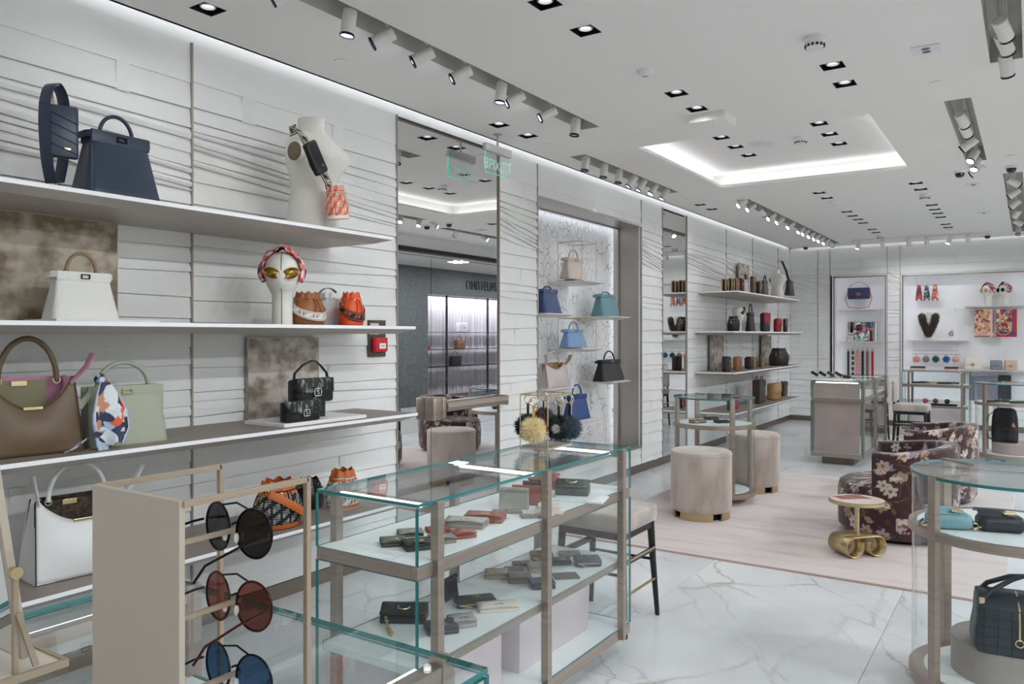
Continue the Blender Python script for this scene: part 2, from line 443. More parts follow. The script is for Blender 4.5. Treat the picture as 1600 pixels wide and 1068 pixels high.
# tray with its light cove
tx0, tx1, ty0, ty1 = TRAY
tw, th = 0.11, 0.15
mb = MB()
T = H + th
tray_h = [(p.x - hd, p.x + hd, p.y - hd, p.y + hd) for p in DLT]
for a, b, c, d in holes(tx0 - tw, tx1 + tw, ty0 - tw, ty1 + tw, tray_h): mb.add([(a, c, T), (a, d, T), (b, d, T), (b, c, T)], [(0, 1, 2, 3)])
Hb = H + .003
mb.box(tx0 - tw - .02, tx0 - tw, ty0 - tw, ty1 + tw, Hb, T).box(tx1 + tw, tx1 + tw + .02, ty0 - tw, ty1 + tw, Hb, T)
mb.box(tx0 - tw, tx1 + tw, ty0 - tw - .02, ty0 - tw, Hb, T).box(tx0 - tw, tx1 + tw, ty1 + tw, ty1 + tw + .02, Hb, T)
mb.build('ceiling_tray', CEIL, ceiling, smooth=False)
mb = MB()
for q in ((tx0 - .016, tx0, ty0 - tw, ty1 + tw), (tx1, tx1 + .016, ty0 - tw, ty1 + tw), (tx0, tx1, ty0 - .016, ty0), (tx0, tx1, ty1, ty1 + .016)):
    mb.box(q[0], q[1], q[2], q[3], Hb, H + 0.03)
mb.build('tray_lip', CEIL, ceiling, smooth=False)
COVE = mat_emit('cove_led', (246, 249, 255), E_COVE)
mb = MB()
for q in ((tx0 - .075, tx0 - .03, ty0, ty1), (tx1 + .03, tx1 + .075, ty0, ty1), (tx0, tx1, ty0 - .075, ty0 - .03), (tx0, tx1, ty1 + .03, ty1 + .075)):
    mb.box(q[0], q[1], q[2], q[3], H + .004, H + 0.016)
mb.build('cove_light_strip', COVE, ceiling, smooth=False)
# track slots
SLOTM = mat('slot_inner_grey', (190, 187, 182), 0.85)  # slot lining a greyer tone than the ceiling
for a, b, c, d in SLOTS:
    mb = MB(); t = 0.012; z1 = H + 0.13
    mb.box(a - t, a, c, d, H + .001, z1).box(b, b + t, c, d, H + .001, z1).box(a - t, b + t, c - t, c, H + .001, z1).box(a - t, b + t, d, d + t, H + .001, z1).box(a - t, b + t, c - t, d + t, z1, z1 + t)
    mb.box((a + b) / 2 - .018, (a + b) / 2 + .018, c + .03, d - .03, z1 - .022, z1)
    mb.build('track_recess', SLOTM, ceiling, smooth=False)
# roof slab keeps outside light out of the ceiling void
MB().box(-4.4, RX + .1, FY - .1, BY + .6, H + .4, H + .45).build('roof_slab', CEIL, ceiling, smooth=False)

# ---------------------------------------------------------------- sculpted plaster panels
rng = random.Random(5)
def strip_panel(parent, s0, s1, z0, z1, fr, seed, narrow=False, plain=False):
    """one wall panel made of overlapping plaster strips; fr(s, z, n) -> world"""
    R = random.Random(seed); W = s1 - s0
    pan = MB()
    pan.add([fr(s0, z0, -.004), fr(s1, z0, -.004), fr(s1, z1, -.004), fr(s0, z1, -.004)], [(0, 1, 2, 3)])
    po = pan.build('plaster_panel', PLASTER, parent, smooth=False)
    B = []   # boundaries: (left z, right z, kind of the strip below)
    if z1 > 2.9:
        B += [(z1, z1, 'weave'), (2.80, 2.79, 'tab'), (2.665, 2.655, 'flat')]
        if z0 < 2.2:
            B += [(2.59, 2.555, 'fold'), (2.545, 2.50, 'fold'), (2.515, 2.43, 'fold'), (2.47, 2.36, 'fold'), (2.445, 2.32, 'fold'), (2.40, 2.29, 'fold'), (2.36, 2.25, 'fold'), (2.29, 2.235, 'flat'), (2.17, 2.165, 'flat')]
            z = 2.06
        else: z = 2.5
    else:
        B += [(z1, z1, 'flat')]; z = z1 - 0.1
    k = 0
    while z > z0 + 0.06:
        t = R.uniform(-.012, .012)
        if 1.86 < z < 2.0 or 1.12 < z < 1.22:
            B.append((z + t, z - t, 'fold2')); z -= R.uniform(.05, .075)
        else:
            B.append((z + t, z - t, R.choice(['flat', 'flat', 'tab2']))); z -= R.uniform(.10, .145)
        k += 1
    B = [b for b in B if b[0] > z0 + .02] + [(z0, z0, None)]
    nu = max(6, int(W / .12))
    for (l0, r0, kind), (l1, r1, _) in zip(B, B[1:]):
        ph, am = R.uniform(0, 6), R.uniform(.0, .002)
        bul = {'weave': .0, 'tab': .002, 'flat': .0015, 'fold': .011, 'fold2': .005, 'tab2': .0015}[kind]
        lip = {'weave': .006, 'tab': .009, 'flat': .009, 'fold': .009, 'fold2': .009, 'tab2': .009}[kind]
        nv = 6 if 'fold' in kind else 4; gap = 0 if kind == 'weave' else .0045
        def fn(u, v):
            s = s0 + u * W; za = l0 + (r0 - l0) * u; zb = l1 + (r1 - l1) * u
            if kind in ('fold', 'fold2'): zb += .006 * sin(ph + 5 * u)
            zb += gap
            if v >= 0.9999: return fr(s, min(zb, z1), -.002)
            vv = min(v * (nv + 1) / nv, 1.0)
            n = .001 + lip * vv + bul * sin(pi * vv) ** 1.5 * (0.6 + 0.4 * sin(ph + 4 * u)) + am * sin(ph * 2 + 7 * u) * sin(pi * vv)
            return fr(s, za + (zb - za) * vv, max(n, .001))
        m = MB().grid(fn, nu, nv + 1)
        so = m.build('plaster_strip', WOVEN if kind in ('weave', 'tab') else PLASTER, po, angle=35)
        if kind in ('tab', 'tab2'):
            n = max(1, int(W / .55)) if kind == 'tab' else 1
            for q in range(n):
                c = (q + R.uniform(.3, .7)) / n; hw = R.uniform(.02, .045) / W
                if c - hw < .02 or c + hw > .98: continue
                za, zb = l0 + (r0 - l0) * c, l1 + (r1 - l1) * c
                t = MB()
                t.grid(lambda u, v: fr(s0 + (c + (2 * u - 1) * hw) * W, za + (zb - za) * (0.0 + 1.02 * v), lip + .0025 - .0035 * (abs(2 * u - 1) > .99)), 4, 2)
                t.build('plaster_tab', PLASTER, so, angle=35)
    return po

wl = MB()
wallL = struct(wl.add([(WX - .45, FY, 0), (WX - .45, BY + .5, 0), (WX - .45, BY + .5, H + .3), (WX - .45, FY, H + .3)], [(0, 1, 2, 3)]).build('wall_left', PLASTER, smooth=False))
frL = lambda s, z, n: (WX + n, s, z)
PT = 2.995
NY0, NY1, NZ0, NZ1 = 5.79, 7.961, 0.287, 2.70
LP = [(-0.7, .869, .085, PT), (.873, 2.421, .085, PT), (2.425, 3.972, .085, PT), (5.196, 5.786, .085, PT), (5.79, 7.959, NZ1, PT), (5.79, 7.959, .085, NZ0),
      (7.965, 8.552, .085, PT), (9.33, 10.848, .085, PT), (10.852, 12.094, .085, PT), (12.098, 13.559, .085, PT), (13.563, BY - .005, .085, PT)]
for i, (a, b, c, d) in enumerate(LP): strip_panel(wallL, a, b, c, d, frL, 11 + (i % 3) * 7)
# reveal above the panels, backing, seams
mb = MB().box(WX - .03, WX - .012, FY, BY, PT, H + .2)
for y in (2.423, 3.974, 5.193, 5.788, 7.962, 8.554, 9.328, 10.85, 12.096, 13.561): mb.box(WX - .02, WX - .008, y - .01, y + .01, .0, PT)
mb.build('panel_reveal', WHITE, wallL, smooth=False)
mb = MB()
for y in (2.423, 3.974, 5.193, 5.788, 7.962, 8.554, 9.328, 10.85, 12.096, 13.561):
    if 5.8 > y > 5.7 or 7.9 < y < 8.0 or y > 9.5: mb.box(WX - .006, WX + .012, y - .003, y + .003, .085, PT)
    else: mb.box(WX - .006, WX + .016, y - .005, y + .005, .085, PT)
mb.build('panel_seam', mat('seam_bronze', (160, 152, 144), .5, .3), wallL, smooth=False)
struct(MB().box(WX - .05, WX + .012, FY, BY, 0, .085).build('baseboard_left', METAL_D, smooth=False))
# lit niche in the left wall
ND = WX - 0.33
ni = MB().box(ND - .03, ND, NY0 - .02, NY1 + .02, NZ0 - .02, NZ1 + .02)
ni.build('niche_back', CRACKLE, wallL, smooth=False)
NSIDE = mat('niche_satin_steel', (176, 171, 166), 0.32, 0.75)
MB().box(ND, WX + .014, NY1 - .004, NY1 + .012, NZ0 - .02, NZ1).box(ND, WX + .014, NY0 - .012, NY0 + .004, NZ0 - .02, NZ1).box(ND, WX + .014, NY0, NY1, NZ1 - .004, NZ1 + .02).box(ND, WX + .014, NY0, NY1, NZ0 - .02, NZ0).build('niche_lining', NSIDE, wallL, smooth=False)
NLED = mat_emit('niche_led', (238, 246, 255), E_NICHE)
q = ND + .07
MB().box(q, q + .006, NY1 - .04, NY1 - .004, NZ0, NZ1).box(q, q + .006, NY0 + .004, NY0 + .016, NZ0, NZ1).box(q, q + .006, NY0, NY1, NZ1 - .016, NZ1 - .004).build('niche_light_channel', NSIDE, wallL, smooth=False)
MB().box(q - .003, q, NY1 - .014, NY1 - .005, NZ0 + .02, NZ1 - .02).box(q - .003, q, NY0 + .005, NY0 + .014, NZ0 + .02, NZ1 - .02).box(q - .003, q, NY0 + .02, NY1 - .02, NZ1 - .014, NZ1 - .005).build('niche_light_strip', NLED, wallL, smooth=False)

# mirrors
mirror = tag(MB().box(WX - .02, WX + .004, 8.56, 9.322, .085, PT - .03).build('wall_mirror', MIRROR, smooth=False), 'narrow full-height wall mirror beyond the lit crackle niche', 'mirror')
dm = thing('mirror_door', 'tall mirrored emergency exit door with champagne push bar', 'door', (WX, 4.58, 0))
y0, y1, ym, zt = 3.980 - 4.58, 5.187 - 4.58, 4.343 - 4.58, 2.06
MB().box(-.02, .004, y0, ym - .002, .05, zt).build('side_leaf', MIRROR, dm, smooth=False)
MB().box(-.02, .004, ym + .002, y1, .05, zt).build('door_leaf', MIRROR, dm, smooth=False)
MB().box(-.02, .003, y0, y1, zt + .006, PT - .035).build('overpanel', MIRROR, dm, smooth=False)
MB().box(-.02, .006, y0 - .004, y0 + .004, .02, PT - .03).box(-.02, .006, y1 - .004, y1 + .004, .02, PT - .03).box(-.02, .004, y0, y1, zt - .001, zt + .007).box(-.02, .004, y0, y1, PT - .035, PT - .02).build('door_frame', METAL_D, dm, smooth=False)
# push bar: chunky latch housing and a tapering bar
bz = 0.985
pb = MB().rbox(.0, .09, ym - .075, ym + .03, bz - .085, bz + .075, .018, rz=.012)
pb.rbox(.0, .085, ym + .035, ym + .085, bz - .08, bz + .075, .015, rz=.012)
pbo = pb.build('push_bar_latch', METAL, dm)
MB().loft([[(.025, yy, bz - hh), (.085, yy, bz - hh), (.10, yy, bz), (.085, yy, bz + hh), (.025, yy, bz + hh)] for yy, hh in ((ym + .085, .032), (y1 + .005, .032))]).build('push_bar', METAL, dm, smooth=False, bevel=.004)
MB().rbox(.0, .09, y1 - .0, y1 + .03, bz - .04, bz + .04, .008).build('push_bar_end', METAL, dm)

# ---------------------------------------------------------------- back wall
wallB = struct(MB().add([(-4.2, BY + .42, 0), (RX, BY + .42, 0), (RX, BY + .42, H + .3), (-4.2, BY + .42, H + .3)], [(0, 1, 2, 3)]).build('wall_back', PLASTER, smooth=False))
frB = lambda s, z, n: (s, BY - n, z)
N1 = (at(1302, Y=BY).x, at(1385, Y=BY).x, .46, 2.515)
N2 = (at(1409, Y=BY).x, RX - .02, .46, 2.50)
xa, xb, xc, xd = at(1278, Y=BY).x, at(1297, Y=BY).x, at(1386.5, Y=BY).x, at(1406.5, Y=BY).x
for i, (a, b, c, d) in enumerate([(WX + .01, xa - .004, .085, PT), (xa + .004, xb - .004, .085, PT), (xb + .004, xc - .004, N1[3] + .02, PT), (xb + .004, xc - .004, .085, N1[2] - .02),
                                  (xc + .004, xd - .004, .085, PT), (xd + .004, RX - .01, N2[3] + .02, PT), (xd + .004, RX - .01, .085, N2[2] - .02)]):
    strip_panel(wallB, a, b, c, d, frB, 31 + i)
mb = MB()
for x in (xa, xb, xc, xd): mb.box(x - .004, x + .004, BY - .014, BY + .01, .085, PT)
mb.build('panel_seam', MATS['seam_bronze'], wallB, smooth=False)
MB().box(WX, RX, BY + .012, BY + .03, PT, H + .2).build('panel_reveal', WHITE, wallB, smooth=False)
struct(MB().box(WX, RX, BY - .012, BY + .05, 0, .085).build('baseboard_back', METAL_D, smooth=False))
NW = mat('niche_white', (240, 240, 242), .5)
LED2 = mat_emit("niche_edge_led", (240, 246, 255), 4.5)
for (a, b, c, d) in (N1, N2):
    e = BY + .30
    mb = MB().box(a - .03, b + .03, e, e + .02, c - .03, d + .03)
    mb.build('niche_back', NW, wallB, smooth=False)
    mb = MB().box(a - .016, a, BY - .01, e, c, d).box(b, b + .016, BY - .01, e, c, d).box(a - .016, b + .016, BY - .01, e, d, d + .016).box(a - .016, b + .016, BY - .01, e, c - .016, c)
    mb.build('niche_lining', NW, wallB, smooth=False)
    f = BY + .002
    mb = MB().box(a, a + .022, f, f + .008, c, d).box(b - .022, b, f, f + .008, c, d).box(a, b, f, f + .008, d - .022, d)
    mb.build('niche_lip', METAL, wallB, smooth=False)
    f += .012
    mb = MB().box(a + .004, a + .016, f, f + .006, c + .02, d - .02).box(b - .016, b - .004, f, f + .006, c + .02, d - .02).box(a + .02, b - .02, f, f + .006, d - .016, d - .004)
    mb.build('niche_light_strip', LED2, wallB, smooth=False)

# ---------------------------------------------------------------- front wall and storefront on the right (rear stretch seen in the mirrors)
struct(MB().box(-4.2, RX, FY - .1, FY, 0, H + .3).build('wall_front', PLASTER, smooth=False))
SF0, SF1 = -1.6, 14.0  # front stretch is unseen, glazed to let corridor fill light in
mb = MB()
mb.box(RX, RX + .12, FY, SF0, 0, H + .3).box(RX, RX + .12, SF1, BY + .5, 0, H + .3).box(RX, RX + .12, SF0, SF1, 2.86, H + .3)
wallR = struct(mb.build('wall_right', WHITE, smooth=False))
MB().box(RX - .012, RX + .14, SF0, SF1, 2.795, 2.86).build('storefront_beam', mat('dark_bronze', (62, 54, 49), .45, .4), wallR, smooth=False)
win = struct(MB().box(RX + .05, RX + .062, SF0, SF1, .0, 2.795).build('window_1', GLASS, smooth=False))
MB().box(RX + .04, RX + .072, 1.2, 1.23, 0, 2.795).box(RX + .04, RX + .072, 4.05, 4.08, 0, 2.795).box(RX + .04, RX + .072, 6.9, 6.93, 0, 2.795).box(RX + .04, RX + .072, 12.35, 12.38, 0, 2.795).build('window_frame', MATS['dark_bronze'], win, smooth=False)
# mall corridor and the shop across it
cf = struct(MB().box(RX, 5.2, -4, 24, -.06, -.002).build('floor_corridor', mat('corridor_floor', (176, 173, 172), .25), smooth=False))
struct(MB().box(RX + .12, 5.2, -4, 24, 2.97, 3.05).build('ceiling_corridor', mat('corridor_ceiling', (196, 194, 194), .8), smooth=False))
struct(MB().box(RX, 5.2, 24, 24.1, 0, 3.1).box(RX + .1, 5.2, -4.1, -4, 0, 3.1).build('wall_corridor', mat('corridor_wall', (130, 128, 126), .8), smooth=False))
GRAN = mat('grey_terrazzo', (62, 63, 65), .45, col2=(128, 130, 132), scale=60, detail=2, lo=.45, hi=.72)
AX = 3.68
ac0, ac1, acz0, acz1 = 13.05, 18.2, .12, 2.40
struct(MB().box(AX, AX + .25, -4, 10.6, 0, 2.97).build('wall_corridor_bounce', mat('pale_bounce', (226, 223, 218), .6), smooth=False))  # unseen facade, kept pale to bounce fill into the shop
sh = struct(MB().box(AX, AX + .25, 10.6, ac0, 0, 2.97).box(AX, AX + .25, ac1, 24, 0, 2.97).box(AX, AX + .25, ac0, ac1, acz1, 2.97).box(AX, AX + .25, ac0, ac1, 0, acz0).build('wall_shop_opposite', GRAN, smooth=False))
me = text_mesh('VALENTINO', .30, .012)
mesh_ob('shop_lettering', me, mat('letter_black', (18, 18, 19), .4), sh, Matrix.Translation((AX - .012, 15.05, 2.66)) @ Matrix.Rotation(-pi / 2, 4, 'Z') @ Matrix.Rotation(pi / 2, 4, 'X') @ Matrix.Diagonal((.78, 1.0, 1, 1)))
# window of that shop: curtain, frame, shelves, goods
CURT = mat('curtain_silver', (196, 190, 196), .6)
MB().grid(lambda u, v: (AX + .62 + .03 * sin(u * 260) + .012 * sin(u * 97 + 2), ac0 + u * (ac1 - ac0), acz0 + v * (acz1 - acz0)), 700, 1).build('window_curtain', CURT, None)
mb = MB()
for y in (ac0 + .02, 13.83, 15.42, 17.0): mb.box(AX + .1, AX + .14, y, y + .035, acz0, acz1)
for z in (.80, 1.19, 1.58): mb.box(AX + .2, AX + .5, ac0, ac1, z - .012, z)
rack = mb.build('window_rack', BLACK, None, smooth=False)
sb = struct(MB().box(AX + .25, AX + .7, ac0 - .1, ac1 + .1, 0, acz0).box(AX + .25, AX + .75, ac0 - .05, ac0, 0, acz1 + .1).box(AX + .7, AX + .75, ac0, ac1, 0, acz1 + .1).box(AX + .25, AX + .75, ac0, ac1, acz1 + .08, acz1 + .1).build('window_2', mat('dark_grey', (60, 60, 62), .6), smooth=False))
for q in ('window_curtain', 'window_rack'): bpy.data.objects[q].parent = sb
lt = bpy.data.lights.new('shop_window_light', 'AREA'); lt.shape = 'RECTANGLE'; lt.size = .3; lt.size_y = 4.6; lt.energy = 90; lt.color = (.95, .9, 1)
lo = bpy.data.objects.new('shop_window_light', lt); COL.objects.link(lo); lo.location = (AX + .42, (ac0 + ac1) / 2, acz1 + .06)
for y in (-1.5, .5, 2.5, 4.5, 6.5, 8.5, 12.2, 15.6, 19):  # lamps toward the front are added fill, rear ones belong to the corridor
    MB().cyl((2.2, y), .09, 2.955, 2.972, 20).build('corridor_downlight', LENS, bpy.data.objects['ceiling_corridor'])
    l = bpy.data.lights.new('corridor_lamp_and_fill', 'AREA'); l.size = .3; l.color = (.93, .97, 1); l.energy = 95 if y > 7 else 56; o = bpy.data.objects.new('corridor_lamp_and_fill', l); COL.objects.link(o); o.location = (2.2, y, 2.94)
def box_bag(name, label, loc, rz, w, d, h, m, hh=.1, group=None):
    t = thing(name, label, 'handbag', loc, rz, group)
    MB().rbox(-w / 2, w / 2, -d / 2, d / 2, 0, h, .02, rz=.015).build('body', m, t)
    MB().rbox(-w / 2 - .002, w / 2 + .002, -d / 2 - .006, d / 2, h * .45, h + .004, .02, rz=.01).build('flap', m, t)
    MB().tube([(w * .3 * cos(a), 0, h - .01 + hh * sin(a)) for a in np.linspace(pi, 0, 13)], .006).build('handle', m, t)
    MB().cbox((0, -d / 2 - .008, h * .5), (.03, .006, .03)).build('clasp', GOLD, t)
    return t
sg = 'goods in the shop window across the corridor'
box_bag('handbag', 'small tan bag on the top shelf of the shop window across the corridor', (AX + .35, 13.32, 1.58), -pi / 2, .22, .1, .17, mat('tan_a', (150, 104, 86), .5), .2, sg)
box_bag('handbag', 'white flap bag on the top shelf of the shop window across the corridor', (AX + .35, 14.72, 1.58), -pi / 2, .32, .12, .21, mat('white_a', (225, 222, 232), .5), .22, sg)
box_bag('handbag', 'rust brown bag on the middle shelf of the shop window across the corridor', (AX + .35, 14.62, 1.19), -pi / 2, .3, .12, .2, mat('rust_a', (138, 90, 74), .5), .12, sg)
box_bag('handbag', 'black bag with gold clasp on the low shelf of the shop window across the corridor', (AX + .35, 14.45, .80), -pi / 2, .36, .12, .22, mat('black_a', (22, 22, 24), .5), .12, sg)
box_bag('handbag', 'flat red clutch on the middle shelf of the shop window across the corridor', (AX + .35, 13.38, 1.19), -pi / 2, .24, .1, .08, mat('red_a', (150, 26, 22), .5), .01, sg)
# ================================================================ ceiling fittings
def lamp_axes(d):
    d = Vector(d).normalized()
    return d.to_track_quat('Z', 'Y').to_matrix().to_4x4()

RIM = mat('lamp_rim_dark', (44, 50, 66), .25, .6)
LENS_OFF = mat('lamp_lens_off', (196, 198, 200), .15, coat=.6)
def downlight(p, label, group, power=P_DOWN, tilt=(0, 0, -1)):
    t = thing('recessed_downlight', label, 'downlight', p, 0, group)
    h = hd; m = MB(); k = .1
    m.box(-h, -h + .003, -h, h, -.001, k).box(h - .003, h, -h, h, -.001, k).box(-h, h, -h, -h + .003, -.001, k).box(-h, h, h - .003, h, -.001, k).box(-h, h, -h, h, k, k + .003)
    m.build('housing', BLACK, t, smooth=False)
    f = MB(); e = h + .006
    f.box(-e, e, -e, -h, -.0015, .0005).box(-e, e, h, e, -.0015, .0005).box(-e, -h, -h, h, -.0015, .0005).box(h, e, -h, h, -.0015, .0005)
    f.build('trim_ring', CEIL, t, smooth=False)
    b = MB().lathe([(.036, .085), (.039, .08), (.039, .012), (.036, .008), (.031, .008), (.031, .03)], 20, caps=(True, False))
    b.build('lamp_head', mat('lamp_grey', (178, 174, 170), .4, .4), t)
    MB().lathe([(.031, .026), (.030, .02), (.001, .018)], 20).build('lens', LENS_DIM, t)
    spot_light(t, (0, 0, -.004), (tilt[0], tilt[1], tilt[2] - .004), power, 150, 1.0, r=.03)
    return t

rows = [('centre', -1.88), ('right', -.95), ('wall side', -3.235)]
for nm, x in rows:
    L_ = sorted([p for p in DL if abs(p.x - x) < .1], key=lambda q: q.y)
    for i, p in enumerate(L_):
        downlight(p, f'black square recessed downlight, {ORD[i]} from the front in the {nm} ceiling row', 'square recessed downlights', P_DOWN * (.4 if nm == 'wall side' else 1))
for i, p in enumerate(DLT):
    downlight(p, f'black square recessed downlight inside the lit tray, {["nearest", "middle", "far"][i % 3]} of the {"left" if i < 3 else "right"} three', 'square recessed downlights')

def track_lamp(slot, y, d, label, group, lit=True, L=.125, r=.034, power=P_TRACK, size=50, zc=-.035, cap=False):
    x = (slot[0] + slot[1]) / 2
    t = thing('track_spotlight', label, 'spotlight', (x, y, H), 0, group)
    D = Vector(d).normalized(); c = Vector((0, 0, zc)); R = Matrix.Translation(c - D * L * .45) @ lamp_axes(D)
    MB().lathe([(r * .9, 0), (r, .004), (r, L * .22), (r * .95, L * .225), (r * .95, L * .24), (r, L * .245), (r, L - .006), (r * .97, L)], 22, M=R, caps=(True, False)).build('lamp_body', LAMPWHITE, t)
    MB().lathe([(r * .99, L - .008), (r * 1.06, L - .004), (r * 1.06, L + .004), (r * .9, L + .005), (r * .85, L - .004)], 22, M=R, caps=(False, False)).build('rim', RIM, t)
    MB().lathe([(r * .9, L - .004), (r * .5, L + .0), (.001, L + .001)], 22, M=R, caps=(False, True)).build('lens', LENS if lit else LENS_OFF, t)
    if cap: MB().lathe([(r * .8, -.003), (r * .8, .0)], 22, M=R).build('end_cap', BLACK, t)
    s = c - D * L * .38
    MB().tube([(s.x, s.y, s.z), (0, 0, .06), (0, 0, .112)], .009, 8).build('stem', LAMPWHITE, t)
    e = c + D * (L * .55 + .02)
    if lit: spot_light(t, e, e + D, power, size, .5, r=.03)
    return t

W1 = (-.70, -.55, -.50); W2 = (-.75, .1, -.6); DN = (-.08, -.1, -1); AW = (.25, .8, -.5)
def slot_lamps(si, items, what, group):
    items = sorted(items, key=lambda q: at(q[0], q[1], X=(SLOTS[si][0] + SLOTS[si][1]) / 2).y)
    for i, it in enumerate(items):
        y = at(it[0], X=(SLOTS[si][0] + SLOTS[si][1]) / 2).y
        track_lamp(SLOTS[si], y, it[2], f'white cylindrical spotlight, {ORD[i]} from the front in the {what} ceiling slot', group, *it[3:])
WL = (True, .125, .034, P_TRACK * .3, 70)
slot_lamps(0, [(446, 0, W1, *WL), (545, 20, DN), (600, 46, W1, *WL), (662, 74, W1, *WL), (722, 104, W1, *WL), (783, 140, DN), (806, 150, W1, *WL), (857, 170, W1, *WL), (899, 190, DN, False)], 'left front', 'track spotlights of the left front slot')
for i, y in enumerate((1.1, 1.9)):
    track_lamp(SLOTS[0], y, (-.5, .25, -.85), f'added white fill spotlight out of sight above, {["first", "second"][i]} before the others of the left front slot', 'track spotlights of the left front slot')
slot_lamps(1, [(915, 256, DN, False), (944, 266, DN, False), (967, 274, DN, False), (988, 280, (-.5, -.3, -.8)), (1003, 287, (-.4, -.3, -.8)), (1021, 292, (-.3, -.5, -.8)), (1039, 300, (-.4, -.3, -.8))], 'left middle', 'track spotlights of the left middle slot')
W3 = (-.55, -.75, -.6)
slot_lamps(2, [(1160, 318, W3), (1174, 325, W3), (1190, 330, AW, False), (1206, 340, W3), (1219, 347, W3), (1236, 355, W3), (1252, 362, W3), (1259, 363, W3), (1268, 368, W3), (1276, 371, W3), (1283, 375, W3), (1291, 380, W3), (1298, 378, AW, False)], 'left rear', 'track spotlights of the left rear slot')
UR = (.75, .35, -.5)
slot_lamps(3, [(1567, 25, AW, False), (1569, 50, AW, False), (1572, 75, (.1, .6, -.7))], 'right front', 'track spotlights of the right front slot')
for i, y in enumerate((1.6, 2.2, 2.8, 3.4)):
    track_lamp(SLOTS[3], y, (-.82, -.06 + .12 * i, -.58), f'added white fill spotlight out of sight above, {["first", "second", "third", "fourth"][i]} before the others of the right front slot', 'track spotlights of the right front slot', True, .125, .034, P_WASH, 74)  # unseen spots added to light the left wall from the front
WW = (True, .125, .034, P_WASH * .25, 64)
slot_lamps(4, [(1503, 165, AW, False), (1508, 183, AW, False), (1515, 200, (-.82, .1, -.57), *WW), (1521, 215, (-.3, -.5, -.7)), (1525, 236, (-.2, -.5, -.8)), (1528, 250, (-.85, .25, -.5), *WW)], 'right middle', 'track spotlights of the right middle slot')
for i, (y, d, k) in enumerate(((9.1, UR, (True,)), (9.8, (-.82, .1, -.57), WW), (10.6, (-.75, .3, -.6), (True, .125, .034, P_WASH, 60)), (11.5, (-.45, .6, -.66), (True, .125, .034, P_WASH, 60)), (12.4, UR, (True,)), (13.3, (-.1, -.4, -.9), (False,)))):
    track_lamp(SLOTS[5], y, d, f'white cylindrical spotlight, {ORD[i]} from the front in the right rear ceiling slot', 'track spotlights of the right rear slot', *k)

# rail with spots in front of the back wall
p0, p1 = at(1330, 375, Z=H), at(1547, 361, Z=H)
ry = (p0.y + p1.y) / 2
tr = thing('lighting_rail', 'thin white lighting rail across the ceiling before the back wall', 'light rail', ((p0.x + p1.x) / 2, ry, H))
w = (p1.x - p0.x) / 2
MB().box(-w, w, -.018, .018, -.03, 0).build('rail', LAMPWHITE, tr, smooth=False)
for i, px in enumerate((1342, 1379, 1420, 1448, 1484, 1512)):
    x = at(px, Y=ry).x
    t = thing('track_spotlight', f'white spotlight on the rear ceiling rail, {["first", "second", "third", "fourth", "fifth", "sixth"][i]} from the left', 'spotlight', (x, ry, H - .03), 0, 'spotlights on the rear rail')
    D = Vector((-.35, -.2, -.9)) if i in (0, 4) else Vector((.0, .6, -.8)); D.normalize()
    R = Matrix.Translation(Vector((0, 0, -.05)) - D * .05) @ lamp_axes(D)
    MB().lathe([(.03, 0), (.034, .005), (.034, .12), (.032, .124)], 18, M=R).build('lamp_body', LAMPWHITE, t)
    MB().lathe([(.030, .1245), (.001, .126)], 18, M=R).build('lens', LENS if i in (0, 4) else LENS_OFF, t)
    MB().tube([(0, 0, -.04), (0, 0, 0)], .01).build('stem', LAMPWHITE, t)
    e = Vector((0, 0, -.05)) + D * .1
    spot_light(t, e, e + D, P_TRACK * 1.6, 100, .9)

# detectors, plates, cameras
CW = mat('device_white', (222, 222, 224), .45)
def smoke(p, label):
    t = thing('smoke_detector', label, 'smoke detector', p)
    MB().lathe([(.001, 0), (.056, 0), (.056, -.018), (.05, -.022)], 28, caps=(True, True)).build('base', CW, t)
    MB().lathe([(.05, -.02), (.05, -.045), (.042, -.056), (.001, -.058)], 28).build('head', CW, t)
    g = MB()
    for i in range(14):
        a = 2 * pi * i / 14; g.cbox((0, 0, 0), (.012, .008, .012), M=Matrix.Rotation(a, 4, 'Z') @ Matrix.Translation((0, -.047, -.047)))
    g.build('vent_slots', BLACK, t, smooth=False)
smoke(at(1273, 58, Z=H), 'round white smoke detector with dark vents, nearest on the ceiling')
smoke(at(1251, 214, Z=H + .15), 'round white smoke detector inside the lit ceiling tray')
smoke(at(1445, 303, Z=H), 'round white smoke detector between the rear right downlights')
smoke(at(1376, 367, Z=H), 'round white smoke detector at the rear end of the centre downlights')
def sensor(p, label, r=.05, h=.035):
    t = thing('ceiling_sensor', label, 'sensor', p)
    MB().lathe([(.001, 0), (r, 0), (r, -.006), (r * .8, -h * .7), (r * .35, -h), (.001, -h)], 28).build('body', CW, t)
    MB().lathe([(r * .35, -h - .0005), (.001, -h - .003)], 16).build('eye', mat('sensor_grey', (170, 170, 174), .4), t)
sensor(at(1008, 110, Z=H), 'small white conical ceiling sensor between the left track and downlights')
sensor(at(1303, 315, Z=H), 'small white ceiling sensor beside the rear centre downlights')
sensor(at(1483, 357, Z=H), 'small white ceiling sensor at the end of the right downlights', .05, .02)
MBt = thing('ceiling_access_box', 'low white rectangular box fixed under the ceiling before the tray', 'ceiling box', at(1113, 182, Z=H))
MB().rbox(-.13, .13, -.13, .13, -.06, 0, .012, rz=.004).build('cover', CEIL, MBt)
MB().cyl((.02, -.03), .003, -.062, -.06, 8).build('indicator', BLACK, MBt)
